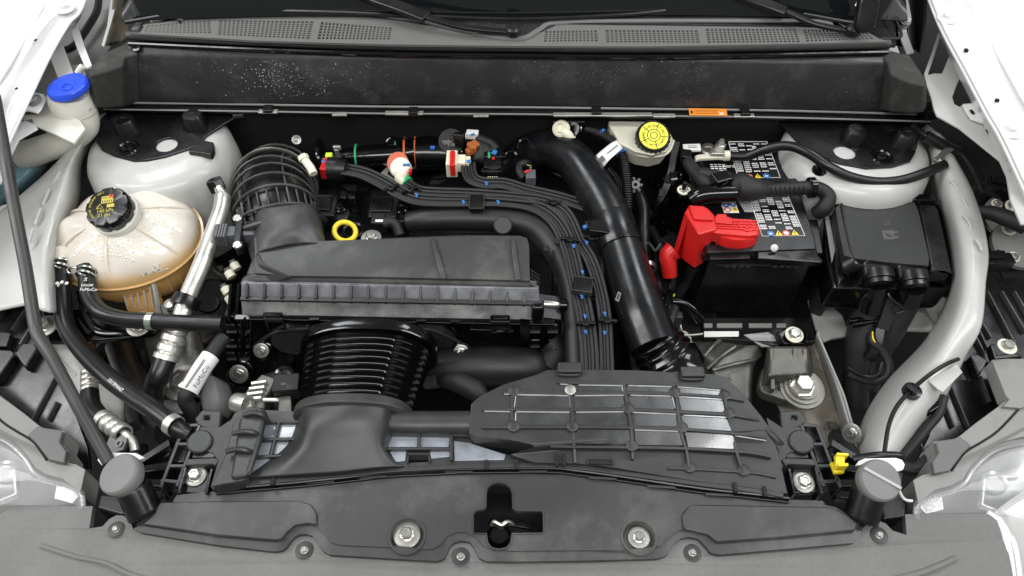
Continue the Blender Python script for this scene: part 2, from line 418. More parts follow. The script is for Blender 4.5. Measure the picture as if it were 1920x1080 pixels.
# raised character line of the panel
obj('left_crease', tube([(75, 1022, FZ - .12), (140, 1043, FZ - .1), (200, 1056, FZ - .1), (255, 1080, FZ - .1), (420, 1120, FZ - .1)], 0.24, 8, 5, flat=0.4), M['fascia'], fascia)
obj('right_crease', tube([(1795, 1045, FZ - .12), (1750, 1065, FZ - .1), (1690, 1083, FZ - .1), (1500, 1120, FZ - .1)], 0.3, 8, 5, flat=0.4), M['fascia'], fascia)
cover = thing('radiator_cover', 'dark grey grained plastic cover behind the bumper with a cross-shaped latch opening', 'radiator cover', (960, 960, 0))
up_edge = [(1548, 947), (1542, 939), (1460, 936), (1310, 923), (1160, 901), (1085, 891), (960, 888), (800, 888), (725, 893), (600, 905), (500, 917), (390, 922), (332, 928), (325, 938)]
lower_in = [(262, 984), (410, 1007), (515, 1016), (530, 1012), (540, 998), (552, 987), (575, 983), (592, 987), (606, 1000), (622, 1018), (640, 1022), (810, 1030), (825, 1022), (838, 1006), (855, 998), (872, 998), (890, 1006), (905, 1022), (925, 1031), (960, 1033), (1100, 1032), (1210, 1028), (1240, 1024), (1258, 1006), (1272, 995), (1290, 991), (1310, 993), (1328, 1006), (1345, 1019), (1470, 1010), (1600, 998), (1610, 985)]
latch_hole = [(911, 925), (914, 914), (922, 907), (934, 904), (947, 907), (957, 914), (961, 925), (962, 954), (970, 958), (1015, 958), (1019, 962), (1019, 1000), (960, 1001), (958, 1018), (950, 1028), (936, 1031), (922, 1028), (914, 1018), (912, 1001), (887, 1000), (887, 964), (893, 957), (906, 955), (911, 950)]
bolt_l = circ(763, 1004, 2.15, 0.0, 20); bolt_r = circ(1198, 1007, 2.05, 0.0, 20)
outer = px_ring([(150, 985), (200, 955), (255, 958), (290, 948)][:0] + [(255, 985), (275, 965), (290, 948), (325, 938)][:0], 0)
cpts = px_ring(list(reversed(lower_in)) + [(255, 984), (275, 968), (292, 950), (325, 946)][0:4] + list(reversed(up_edge)) + [(1567, 951), (1610, 978)], 0.0)
bm = B(); poly(bm, cpts, 0.9, [px_ring(latch_hole), bolt_l, bolt_r], merge=False)
obj('cover_panel', bm, M['cover'], cover)
# trim flange that follows the scallops, one step lower
fl = px_ring(lower_in, -0.25); sm = px_ring([(250, 992)] + SEAM_L[7:] + SEAM_R[:-4] + [(1618, 990)], -0.45)
def resample(pts, n):
    d = [0]
    for a, b in zip(pts, pts[1:]): d.append(d[-1] + (b - a).length)
    out = []; k = 0
    for i in range(n):
        t = d[-1] * i / (n - 1)
        while k < len(d) - 2 and d[k + 1] < t: k += 1
        out.append(pts[k].lerp(pts[k + 1], (t - d[k]) / max(1e-9, d[k + 1] - d[k])))
    return out
def byx(pts, n):
    return [min_x(pts, pts[0].x + (pts[-1].x - pts[0].x) * i / (n - 1)) for i in range(n)]
def min_x(pts, x):
    for a, b in zip(pts, pts[1:]):
        if a.x <= x <= b.x + 1e-9: return a.lerp(b, (x - a.x) / max(1e-9, b.x - a.x))
    return pts[-1].copy()
n = 220; a = byx(fl, n); b = byx(sm, n)
bm = B(); dn = Vector((0, 0, -0.008))
loft(bm, [a, b, [p + dn for p in b], [p + dn for p in a]], closed=False)
obj('scalloped_flange', bm, M['cover'], cover, ang=60)
# raised pockets left and right
pl = [(266, 983), (288, 960), (300, 941), (400, 939), (560, 938), (583, 945), (594, 962), (594, 983), (575, 981), (552, 985), (538, 997), (528, 1010), (513, 1013), (410, 1004)]
obj('left_pad', slab(pl, 0.45, 0.7), M['cover'], cover, bevel=0.3, seg=3)
pr = [(1282, 992), (1278, 965), (1288, 950), (1310, 945), (1560, 950), (1590, 965), (1612, 980), (1602, 995), (1470, 1007), (1345, 1016), (1326, 1002)]
obj('right_pad', slab(pr, 0.45, 0.7), M['cover'], cover, bevel=0.3, seg=3)
for (x, y, r) in ((763, 1004, 2.15), (1198, 1007, 2.05)):
    obj('bolt_well', lathe((x, y, 0), UP, [(r + .35, 0.02), (r + .3, .14), (r, .14), (r - 0.3, -1.1), (0.01, -1.1)], 28, caps=False), M['cover'], cover)
obj('latch_rim', tube([(x, y, 0.05) for x, y in latch_hole + latch_hole[:1]], 0.13, 6, 1), M['cover'], cover)
obj('support_bracket', slab([(340, 893), (358, 925), (395, 925), (420, 905), (428, 880), (400, 858), (352, 860)], 0.0, 0.5), M['black'], cover, bevel=.1) if False else None
bolts('fascia_bolt', 'bolt', 'small bolts in the scallops of the bumper panel', [
    ((218, 993, FZ), UP, 0.62, 'small bolt in the leftmost scallop of the bumper panel'),
    ((571, 1032, FZ), UP, 0.68, 'small bolt in the scallop left of the latch opening'),
    ((864, 1044, FZ), UP, 0.70, 'small bolt in the middle scallop just below the latch opening'),
    ((1298, 1037, FZ), UP, 0.66, 'small bolt in the scallop right of the latch opening'),
    ((1648, 1004, FZ), UP, 0.66, 'small bolt in the rightmost scallop under the grey buffer')], wcol='matte', col='washer', wr=1.7, r=.6)
bolts('cover_bolt', 'bolt', 'bright bolts sunk in the radiator cover', [
    ((763, 1003, -0.9), UP, 1.25, 'bright bolt and washer sunk in the cover left of the latch opening'),
    ((1198, 1008, -0.9), UP, 1.0, 'bolt sunk in a round well right of the latch opening')], wr=1.4, r=0.62)
# latch mechanism in the opening
latch = thing('hood_latch', 'black hood latch mechanism seen in the cross-shaped opening', 'latch', (940, 985, -3))
obj('latch_plate', box((950, 985, -6.0), 13, 9, 0.6), M['deep'], latch, bevel=0.1)
obj('latch_claw', bars([(918, 975, -2.2), (935, 983, -1.8), (955, 980, -2.0), (975, 982, -2.0), (1000, 988, -2.6)], 0.9, 0.5, n=4), M['gloss'], latch, bevel=.1)
obj('latch_hook', tube([(922, 985, -2), (926, 978, -1.4), (940, 984, -1.6), (952, 978, -1.6), (962, 984, -2.2)], .28, 8, 5), M['steel'], latch)
obj('striker_post', lathe((936, 1012, -4), UP, [(0, 0), (1.6, 0), (1.6, 1.4), (1.1, 1.8), (0, 1.8)], 20), M['gloss'], latch)

# ---------------------------------------------------------------- cowl
cowl = thing('scuttle_beam', 'long black speckled cowl panel below the windscreen grille', 'scuttle beam', (960, 110, 12))
ft = [(233, 101), (480, 105), (720, 108), (960, 109), (1200, 111), (1440, 114), (1664, 117)]
mid = [(170, 143), (480, 148), (720, 150), (960, 151), (1200, 152), (1440, 153), (1735, 165)]
fb = [(178, 203), (480, 193), (720, 195), (960, 197), (1200, 200), (1440, 203), (1732, 213)]
bt = [(242, 84), (480, 90), (720, 95), (960, 97), (1200, 99), (1440, 97), (1668, 93)]
A = px_ring(bt, 18.2); Bq = px_ring(ft, 17.4)
yb = [p.y for p in Bq]
fbp = [PV(x, y, yy - 0.012) for (x, y), yy in zip(fb, yb)]
yw = [p.y for p in Bq]
bm = B()
rr = [px_ring(bt, 18.2), [p + Vector((0, .004, -.001)) for p in Bq], [p + Vector((0, -.002, -.006)) for p in Bq], fbp, [p + Vector((0, .01, -.01)) for p in fbp], [Vector((p.x, .5, p.z)) for p in fbp]]
rr = [cr(r, 4) for r in rr]
loft(bm, rr, closed=False)
obj('cowl_face', bm, M['cowl'], cowl, ang=50)
def endblock(name, top, bot, zt):
    t = px_ring(top, zt); c = [PV(x, y, q.y - 0.008) for (x, y), q in zip(bot, t)]
    bm = B(); loft(bm, [t, c]); obj(name, bm, M['dustyblack'], cowl, bevel=0.5, seg=3)
endblock('left_end_block', [(243, 76), (188, 101), (164, 131), (168, 141), (205, 131), (232, 122), (236, 104), (260, 100)], [(255, 180), (195, 180), (170, 175), (180, 204), (205, 203), (232, 200), (240, 200), (262, 190)], 17.8)
endblock('right_end_block', [(1640, 92), (1668, 93), (1706, 102), (1738, 150), (1734, 160), (1700, 152), (1668, 138), (1664, 117)], [(1640, 190), (1668, 190), (1712, 195), (1738, 200), (1730, 214), (1700, 212), (1668, 210), (1650, 208)], 17.8)
lipz = 19.3
lp = [(240, 66), (480, 77), (720, 85), (960, 88), (1200, 90), (1440, 87), (1667, 82)]
obj('lip_rail', tube([(x, y, lipz) for x, y in lp], 0.95, 14, 8, flat=0.8), M['matte'], cowl)
obj('lower_lip', tube([(x + (2 if x < 900 else -2), y + 16, 18.4) for x, y in lp], 0.42, 10, 8), M['gloss'], cowl)
obj('lip_web', surf([[(x, y - 2, 18.5) for x, y in lp], [(x, y + 16, 17.9) for x, y in lp]], 4), M['deep'], cowl, solid=.2)
obj('lip_fixing', lathe((256, 89, 18.1), Vector((0, -.5, 1)), [(0, 0), (.85, 0), (.8, .25), (.45, .3), (.4, .1), (0, .1)], 20), M['gloss'], cowl)
# small studs on the face
for (x, y) in ((538, 163), (627, 175), (719, 196)):
    c = PV(x, y, 0.372); obj('drain_spigot', lathe(c, Vector((0.1, -1, -.3)), [(.75, -.8), (.6, 0), (.42, .9), (.42, 1.6), (.3, 1.6), (.3, 1.2), (0, 1.2)], 14), M['cowl'], cowl)
for (x, y) in ():
    pass
# weathered grille top
top = thing('cowl_grille', 'weathered grey plastic scuttle grille under the windscreen with mesh openings', 'grille', (960, 70, 20))
GZ = 20.3
gp = [(262, 62), (272, 46), (336, 37), (355, 21), (500, 15), (650, 19), (770, 31), (860, 50), (925, 62), (965, 66), (990, 62), (1010, 50), (1045, 37), (1200, 34), (1538, 35), (1558, 50), (1620, 57), (1650, 73)]
gb = [(1668, 78), (1440, 83), (1200, 87), (960, 86), (720, 83), (480, 76), (242, 62)]
grills = [[(276, 48), (394, 38), (396, 62), (272, 60)], [(411, 38), (588, 40), (580, 73), (409, 65)], [(602, 41), (735, 52), (731, 74), (595, 73)],
          [(1022, 58), (1119, 57), (1121, 77), (1020, 78)], [(1135, 56), (1308, 57), (1312, 80), (1137, 79)], [(1323, 54), (1492, 54), (1500, 79), (1327, 80)], [(1506, 55), (1622, 58), (1638, 73), (1512, 78)]]
bm = B(); poly(bm, px_ring(gp, GZ) + px_ring(gb, GZ), 0.4, [px_ring(g, GZ) for g in grills])
obj('grille_panel', bm, M['cowltop'], top, bevel=0.08, seg=1)
for g, (nx, ny) in zip(grills, ((16, 7), (22, 8), (19, 6), (14, 5), (22, 6), (22, 6), (17, 5))):
    q = px_ring(g, GZ - 0.02); bm = B()
    for i in range(1, nx):
        a = q[0].lerp(q[1], i / nx); b = q[3].lerp(q[2], i / nx); bar(a, b, 0.28, 0.3, bm)
    for j in range(1, ny):
        a = q[0].lerp(q[3], j / ny) - UP * .0004; b = q[1].lerp(q[2], j / ny) - UP * .0004; bar(a, b, 0.26, 0.25, bm)
    obj('mesh_insert', bm, M['cowltop'], top, smooth=False)
obj('raised_rim', tube([(x, y + 3, GZ + .1) for x, y in [(338, 38), (356, 23), (500, 18), (650, 22), (770, 34), (860, 53), (925, 66), (965, 70), (990, 66), (1012, 53), (1046, 40), (1200, 37), (1370, 37), (1538, 38), (1556, 50)]], 0.55, 10, 5, flat=.7), M['cowltop'], top)
bm = B()
for (cx, cy, sx, sy, n_) in ((512, 130, 26, 20, 220), (545, 150, 70, 28, 160), (1660, 160, 40, 22, 50), (1250, 118, 150, 8, 40)):
    for i in range(n_):
        x = random.gauss(cx, sx); y = random.gauss(cy, sy)
        if not (250 < x < 1725 and 112 < y < 185): continue
        c = PV(x, y, P(x, 108, 17.4).y - .0045 - .011 * (y - 105) / 90); r_ = cm(random.triangular(.02, .10, .03))
        vs = [bm.verts.new(c + Vector((r_ * math.cos(a), -.0012, r_ * math.sin(a)))) for a in [math.pi * j / 3 + x for j in range(6)]]; tp_ = bm.verts.new(c + Vector((0, -.0012 - r_ * .6, 0)))
        for j in range(6): bm.faces.new((vs[j], vs[(j + 1) % 6], tp_))
obj('dried_drops', bm, M['wh'], cowl, kind='stuff')
struct('scuttle_shade_sheet', slab([(240, -10), (1680, -10), (1680, 85), (240, 62)], 17.0, 0.5), M['void'])  # black sheet stands in for the shade behind the grille
# windscreen and wipers
ws = thing('windscreen', 'dark windscreen glass at the top edge of the photo', 'windscreen', (960, 0, 24))
g = [(380, 30), (560, 22), (700, 12), (800, 22), (900, 32), (980, 34), (1150, 26), (1300, 12), (1390, 0)]
zt = 22.0
lo = [P(x, y, 20.6) for x, y in [(230, 40), (560, 30), (960, 34), (1300, 30), (1700, 40)]]; hi = [p + Vector((0, .55, .30)) for p in lo]
bm = B(); loft(bm, [cr(lo, 4), cr(hi, 4)], closed=False); obj('glass_pane', bm, M['glass'], ws, solid=.4)
obj('seal_strip', tube([(235, 42, 20.9), (380, 22, 21.0), (600, 23, 21.1), (800, 31, 21.1), (980, 36, 21.1), (1200, 26, 21.1), (1370, 6, 21.1), (1500, 26, 21.0), (1640, 52, 21.0)], .35, 8, 6), M['rubber'], ws)
obj('lower_shelf', slab([(560, 18), (700, 22), (800, 31), (980, 36), (1200, 26), (1385, 3), (1460, 24), (1560, 50), (1540, 40), (1045, 44), (990, 70), (940, 70), (770, 40), (650, 26)], 20.5, .3), M['cowl'], ws)
for nm, lab, pts in (('wiper_arm', 'left black wiper arm crossing the scuttle toward the centre', [(670, -18, 23.5), (745, 8, 23.2), (800, 29, 22.8), (870, 48, 22.2), (962, 57, 21.6)]),
                 ('wiper_arm', 'right black wiper arm at the top right beside the key fob', [(1380, -16, 23.5), (1440, 5, 23.2), (1475, 18, 22.8), (1530, 42, 22.2), (1600, 56, 21.4)])):
    t = thing(nm, lab, 'wiper arm', pts[2], 'wiper arms')
    obj('arm', bars(pts[:3], 2.6, .9, n=4), M['black'], t, bevel=.25)
    obj('arm_neck', bars([pts[2], pts[3], pts[4]], 1.2, .7, n=4), M['black'], t, bevel=.2)
    obj('pivot_cap', lathe(pts[4], UP, [(0, -.5), (1.3, -.5), (1.25, .4), (.9, .7), (0, .75)], 22), M['rubber'], t)
# ---------------------------------------------------------------- seal strip under the cowl with clips
sc = thing('bulkhead_flange', 'narrow black bulkhead flange with bright clips running below the cowl', 'flange', (960, 205, 7))
edge = [(195, 199), (480, 203), (720, 207), (960, 208), (1200, 211), (1440, 214), (1745, 222)]
obj('flange_rail', bars([(x, y, 7.6) for x, y in edge], 1.5, .8, n=6), M['black'], sc, bevel=.15)
obj('flange_bead_highlight', tube([(x, y - 7, 8.0) for x, y in edge], .2, 8, 6), M['lampgrey'], sc)  # grey colour paints the bright highlight of the glossy black edge
obj('flange_bead_highlight', tube([(x, y + 6, 8.1) for x, y in edge], .16, 8, 6), M['lampgrey'], sc)  # second painted highlight, along the near edge
for (x, y, w, m_) in ((503, 209, 3.4, 'alu2'), (637, 214, 2.6, 'alu2'), (758, 212, 6.8, 'alu2'), (902, 216, 2.7, 'alu2'), (1130, 215, 17.5, 'alu2'), (1245, 217, 4.0, 'alu2'), (1395, 217, 3.6, 'alu2')):
    obj('bright_clip', box((x, y, 8.3), w, .9, .35), M[m_], sc, bevel=.08)
for (x, y) in ((503, 204), (775, 208), (1118, 208), (1397, 210)):
    obj('black_clip', box((x, y, 8.7), 1.7, 1.8, .6), M['black'], sc, bevel=.15)
lb = thing('warning_sticker', 'small orange warning sticker on the flange below the cowl', 'sticker', (1325, 210, 8.5))
obj('backing', slab([(1291, 203), (1362, 204), (1364, 217), (1293, 216)], 8.45, .06), M['orlabel'], lb)
for k in range(3): obj('print_line', bar((1303, 206.5 + 3 * k, 8.47), (1345, 207 + 3 * k, 8.47), .07, .02), M['ink'], lb, smooth=False)
obj('print_line', box((1353, 213, 8.47), .8, .5, .02), M['wh'], lb)
obj('print_line', box((1297, 210, 8.47), .35, .7, .02), M['ink'], lb)
struct('bulkhead', loft_b := (lambda: (lambda bm: (loft(bm, [[V3((x, y + 6, 7.0)) for x, y in edge], [V3((x, y + 6, 7.0)) + Vector((0, .06, -.12)) for x, y in edge], [V3((x, y + 6, 7.0)) + Vector((0, .06, -.7)) for x, y in edge]], closed=False), bm)[1])(B()))(), M['void'])
# ---------------------------------------------------------------- fenders
def mesh_surf(name, rows, m, parent, n=5, th=.4, **k): return obj(name, surf(rows, n), m, parent, solid=th, ang=60, **k)
fl_ = thing('left_fender', 'overexposed white fender edge in the top left corner', 'fender', (60, 100, 18))
mesh_surf('outer_skin', [[(-420, -60, 14), (-200, -60, 20), (-60, -60, 21.5), (60, -60, 22), (118, -60, 21.5)],
                         [(-520, 60, 12), (-280, 60, 19), (-120, 60, 21), (-10, 50, 21.5), (62, 50, 21)],
                         [(-620, 230, 10), (-380, 230, 17), (-200, 230, 19.5), (-90, 215, 20), (-20, 190, 19.5)],
                         [(-760, 480, 6), (-480, 460, 12), (-300, 440, 14.5), (-200, 420, 15), (-130, 400, 14.5)]], M['white'], fl_)
mesh_surf('inner_flange', [[(112, -60, 21.6), (130, -60, 21.2), (150, -60, 20.2), (176, -60, 20.4)],
                           [(80, 20, 21.3), (105, 18, 20.9), (128, 16, 19.9), (152, 14, 20.1)],
                           [(52, 62, 21), (76, 58, 20.6), (100, 52, 19.6), (128, 42, 19.8)],
                           [(8, 135, 20), (32, 128, 19.6), (62, 115, 18.6), (95, 98, 18.8)],
                           [(-40, 215, 19.2), (-10, 205, 18.9), (24, 190, 18), (60, 170, 18)],
                           [(-130, 390, 15), (-100, 375, 14.7), (-60, 350, 14), (-10, 320, 14)]], M['white'], fl_, n=5)
mesh_surf('flange_wall', [[(176, -60, 20.4), (170, -40, 16)], [(152, 14, 20.1), (147, 32, 16)], [(128, 42, 19.8), (118, 62, 15)], [(95, 98, 18.8), (84, 120, 14)], [(60, 170, 18), (48, 195, 13.5)], [(-10, 320, 14), (-20, 350, 10)]], M['white'], fl_)
for (x, y, z) in ((66, 74, 20.4), (30, 165, 18.9)): obj('slot', slab([(x - 3, y + 1), (x + 2, y - 2), (x + 4, y), (x - 1, y + 3)], z + .35, .1), M['void'], fl_)
fr_ = thing('right_fender', 'overexposed white fender edge in the top right corner', 'fender', (1860, 100, 18))
mesh_surf('outer_skin', [[(1770, -60, 21.5), (1880, -60, 22), (2050, -60, 21.5), (2200, -60, 18)],
                         [(1845, 60, 21), (1930, 60, 21.5), (2080, 60, 21), (2300, 60, 17)],
                         [(1925, 200, 19.7), (2000, 210, 20), (2160, 230, 19), (2400, 250, 14)],
                         [(2040, 400, 16), (2120, 420, 16), (2260, 440, 14), (2480, 460, 9)]], M['white'], fr_)
mesh_surf('inner_flange', [[(1722, -60, 20.6), (1742, -60, 20.3), (1760, -60, 21.2), (1776, -60, 21.6)],
                           [(1752, 20, 20.2), (1776, 20, 19.9), (1800, 20, 20.9), (1818, 20, 21.3)],
                           [(1775, 70, 19.8), (1804, 68, 19.5), (1832, 65, 20.4), (1852, 60, 21)],
                           [(1808, 130, 19.2), (1842, 126, 19), (1874, 120, 19.9), (1890, 115, 20.3)],
                           [(1850, 210, 18.4), (1884, 205, 18), (1918, 198, 18.8), (1935, 190, 19.4)],
                           [(1880, 262, 17.6), (1915, 255, 17.3), (1950, 248, 18), (1975, 240, 18.4)],
                           [(1935, 380, 15), (1970, 370, 15), (2010, 360, 15.4), (2045, 350, 15.6)]], M['white'], fr_)
mesh_surf('flange_wall', [[(1722, -60, 20.6), (1730, -40, 16)], [(1752, 20, 20.2), (1757, 40, 16)], [(1775, 70, 19.8), (1778, 90, 15.4)], [(1808, 130, 19.2), (1808, 155, 15)], [(1850, 210, 18.4), (1850, 238, 14)], [(1880, 262, 17.6), (1875, 290, 13)], [(1935, 380, 15), (1925, 400, 11)]], M['white'], fr_)
for (x, y, z) in ((1812, 92, 19.5), (1870, 186, 18.5)): obj('slot', slab([(x - 3, y - 2), (x + 3, y - 1), (x + 5, y + 2), (x - 1, y + 1)], z + .9, .5), M['void'], fr_)
bolts('fender_bolt', 'bolt', 'white painted bolts on the fender flanges', [
    ((123, 17, 20.6), UP, 1.05, 'white painted bolt on the left fender flange at the top left'),
    ((1775, 35, 20.3), UP, 1.1, 'white painted bolt near the top of the right fender flange'),
    ((1894, 246, 17.9), UP, 1.2, 'white painted bolt on the right fender flange near the right edge')], col='white', wcol='white', wr=1.5)

# ---------------------------------------------------------------- upper apron panels with cut-outs
def panel(name, label, pts, holes, z, m, th=.35, cat='body panel', extra=None, bev=.15):
    t = thing(name, label, cat, pts[0] if len(pts[0]) == 3 else (pts[0][0], pts[0][1], z))
    obj('sheet', slab(pts, z, th, holes), M[m], t, bevel=bev); return t
# left: struts between fender and cowl
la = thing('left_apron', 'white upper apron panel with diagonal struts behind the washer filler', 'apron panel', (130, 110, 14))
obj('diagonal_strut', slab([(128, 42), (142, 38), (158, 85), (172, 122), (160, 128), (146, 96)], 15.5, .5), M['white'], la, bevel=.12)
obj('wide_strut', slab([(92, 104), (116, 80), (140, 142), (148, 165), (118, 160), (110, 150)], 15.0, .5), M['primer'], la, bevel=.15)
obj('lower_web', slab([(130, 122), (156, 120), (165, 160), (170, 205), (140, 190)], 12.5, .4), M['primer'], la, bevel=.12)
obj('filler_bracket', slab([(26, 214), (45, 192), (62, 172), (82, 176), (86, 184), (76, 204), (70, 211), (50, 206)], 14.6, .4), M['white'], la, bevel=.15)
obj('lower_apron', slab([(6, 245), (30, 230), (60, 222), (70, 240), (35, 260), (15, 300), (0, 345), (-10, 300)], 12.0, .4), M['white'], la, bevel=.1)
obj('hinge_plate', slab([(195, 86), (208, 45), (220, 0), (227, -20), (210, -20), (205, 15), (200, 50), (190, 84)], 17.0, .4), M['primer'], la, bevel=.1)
struct('left_gap_shade', slab([(-300, -40), (240, -40), (240, 100), (200, 240), (160, 330), (-300, 480)], -6.0, .5), M['void'])  # black sheet darkens the gaps in place of their shade
struct('right_gap_shade', slab([(1640, -40), (2250, -40), (2250, 500), (1900, 560), (1790, 330), (1720, 230), (1690, 100)], -6.0, .5), M['void'])  # black sheet painted as shade in the gaps on this side
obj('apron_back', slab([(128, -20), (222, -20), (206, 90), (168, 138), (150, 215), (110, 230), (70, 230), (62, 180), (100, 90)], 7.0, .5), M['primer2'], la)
obj('back_cable', tube([(186, -10, 10), (182, 20, 9.6), (165, 50, 9.4), (140, 85, 9), (118, 96, 9)], .7, 10, 5), M['rubber'], la)
bolts('filler_bolt', 'bolt', 'washer filler fixings', [((65, 189, 14.9), Vector((-.2, -.3, 1)), 1.0, 'zinc bolt holding the washer filler bracket to the left fender')], wr=1.25)
# dirty recess panels either side of the windscreen
rl = thing('left_scuttle_side', 'dirty grey sheet-metal recess between left fender and windscreen grille', 'body panel', (260, 30, 14))
obj('recess_wall', surf([[(212, -20, 20), (250, -20, 17), (300, -20, 19), (390, -20, 23)], [(208, 30, 16), (245, 30, 14), (262, 30, 16), (345, 25, 20)], [(196, 85, 11), (225, 80, 10), (240, 72, 12), (270, 50, 17)]], 4), M['rust'], rl, solid=.3)
obj('strap', bars([(285, -20, 21), (275, 15, 19), (262, 40, 19.2), (252, 55, 19.4)], 1.1, .3, n=5), M['primer2'], rl)
obj('frame_edge', bars([(378, -20, 23.5), (340, 22, 20.9), (336, 38, 20.8)], .5, 1.2, n=3), M['matte'], rl)
rr_ = thing('right_scuttle_side', 'dark crinkled sheet-metal recess right of the windscreen grille', 'body panel', (1690, 30, 14))
obj('recess_wall', surf([[(1545, -20, 22), (1640, -20, 17), (1665, -20, 17), (1700, -20, 20)], [(1560, 40, 20), (1645, 40, 14), (1680, 40, 15), (1700, 40, 17)], [(1650, 78, 17), (1675, 85, 12), (1700, 90, 12), (1705, 100, 13)]], 4), M['cowl'], rr_, solid=.3)
obj('white_strip', bars([(1690, -20, 19.6), (1700, 35, 19), (1692, 55, 17.5), (1707, 100, 15)], 1.6, .3, n=5), M['primer2'], rr_)
obj('drape', surf([[(1700, -20, 19.5), (1715, -20, 17), (1737, -20, 19)], [(1698, 30, 18.5), (1715, 35, 15), (1737, 30, 18)], [(1705, 90, 15), (1720, 95, 12), (1728, 100, 15)]], 5), M['tape'], rr_, solid=.3)
obj('seal_bow', tube([(1663, -10, 19.5), (1672, 25, 19), (1685, 50, 18.7), (1688, 70, 18.5), (1650, 73, 19)], .25, 8, 6), M['matte'], rr_)
# right apron
ra = thing('right_apron', 'white right apron panel with triangular cut-outs between cowl and fender', 'apron panel', (1790, 150, 14))
rap = [(1733, 138), (1750, 90), (1762, 52), (1775, 60), (1790, 88), (1812, 128), (1830, 165), (1846, 205), (1866, 232), (1873, 252), (1900, 285), (1925, 345), (1935, 420), (1915, 420), (1895, 375), (1888, 330), (1875, 300), (1850, 280), (1800, 240), (1757, 216), (1752, 205), (1745, 180), (1738, 160)]
h1 = [(1740, 140), (1752, 105), (1762, 72), (1770, 68), (1783, 98), (1770, 130), (1766, 138), (1752, 137)]
h2 = [(1786, 182), (1794, 160), (1804, 140), (1812, 150), (1826, 178), (1829, 188), (1820, 193), (1806, 194), (1800, 200), (1790, 195)]
obj('sheet', slab(rap, 14.0, .4, [h1, h2]), M['primer'], ra, bevel=.12)
obj('tab', slab([(1806, 195), (1828, 193), (1842, 214), (1858, 226), (1868, 234), (1850, 232), (1822, 222), (1812, 208)], 14.6, .4), M['white'], ra, bevel=.12)
for (x, y) in ((1823, 209), (1854, 245), (1898, 320)): obj('oval_hole', slab([(x - 5, y - 3), (x, y - 4), (x + 5, y + 2), (x + 4, y + 5), (x - 1, y + 3)], 14.75, .25), M['void'], ra)
obj('lower_bracket', slab([(1740, 140), (1765, 137), (1762, 165), (1755, 190), (1742, 175)], 13.7, .4), M['primer'], ra, bevel=.1)
cableR = thing('bonnet_cable', 'black cable sheath running down beside the right apron', 'cable', (1740, 250, 8))
obj('sheath', tube([(1712, 235, 8), (1735, 255, 8), (1760, 270, 7), (1800, 290, 6), (1822, 318, 5), (1840, 360, 4)], .5, 10, 6), M['rubber'], cableR)
obj('boot', tube([(1735, 254, 8.1), (1760, 268, 7.3), (1795, 286, 6.2)], .95, 12, 5), M['rubber'], cableR)
obj('end_bracket', box((1742, 208, 9), 3.2, 2.6, 2.5, rot=20), M['black'], cableR, bevel=.3)
# ---------------------------------------------------------------- strut towers
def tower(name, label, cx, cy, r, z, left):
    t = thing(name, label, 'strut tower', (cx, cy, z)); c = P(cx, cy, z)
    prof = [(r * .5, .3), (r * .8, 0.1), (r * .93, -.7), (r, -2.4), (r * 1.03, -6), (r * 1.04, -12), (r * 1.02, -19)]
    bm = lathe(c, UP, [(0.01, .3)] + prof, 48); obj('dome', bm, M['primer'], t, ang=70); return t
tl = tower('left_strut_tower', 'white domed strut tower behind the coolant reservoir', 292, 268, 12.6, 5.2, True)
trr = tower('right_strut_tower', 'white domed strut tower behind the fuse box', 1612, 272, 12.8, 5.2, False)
obj('weld_seam', tube([(438, 290, 0), (434, 320, -3), (425, 345, -6), (400, 362, -9), (360, 382, -10)], .25, 8, 5), M['white'], tl)
obj('side_skirt', surf([[(440, 300, -4), (440, 330, -6), (430, 360, -9)], [(425, 370, -9), (420, 400, -12), (400, 430, -14)], [(360, 385, -11), (370, 420, -13), (380, 460, -17)]], 4), M['primer2'], tl, solid=.3)
def plate(name, label, pts, z, bush, bolt, hole, flat):
    t = thing(name, label, 'plate', (hole[0], hole[1], z))
    obj('plate_sheet', slab(pts, z, .6, [circ(hole[0], hole[1], hole[2], z, 20, .95)]), M['black'], t, bevel=.25, seg=3)
    for (x, y) in bush:
        b = obj('bushing', lathe((x, y, z), UP, [(2.35, -.1), (2.2, .25), (1.75, 2.0), (1.5, 2.35), (.9, 2.4), (0, 2.4)], 28), M['black'], t)
        obj('bushing_slot', box(P(x, y, z) + Vector((0, 0.002, cm(2.42))), 1.1, .45, .06), M['void'], b)
    obj('round_pad', lathe((flat[0], flat[1], z), UP, [(1.7, -.1), (1.7, .12), (1.3, .3), (0, .3)], 24), M['black'], t)
    bx, by = bolt
    b = obj('fixing_recess', lathe((bx, by, z), UP, [(2.0, .02), (1.8, .28), (1.5, .28), (1.25, .05), (0, .05)], 26), M['gloss'], t)
    obj('fixing_bolt', lathe((bx, by, z), UP, [(.85, 0), (.85, .25), (.5, .3), (.5, .8), (0, .8)], 6), M['black'], b, smooth=False)
    return t
PZ = 5.9
pt = plate('left_strut_cover', 'black cover plate with two conical bushings on the left strut tower', [(205, 203), (330, 205), (462, 208), (455, 216), (440, 220), (420, 232), (386, 254), (372, 272), (350, 280), (310, 293), (275, 300), (250, 301), (215, 292), (190, 280), (179, 264), (182, 240), (190, 222)], PZ, [(240, 242), (367, 234)], (240, 277), (312, 271, 1.85), (225, 218))
obj('bent_clip', slab([(352, 284), (378, 262), (400, 266), (401, 280), (396, 290), (370, 286)], 6.2, 1.2), M['black'], pt, bevel=.2)
obj('corner_tab', box((447, 214, 6.4), 2.0, 1.6, .8, rot=10), M['matte'], pt, bevel=.2)
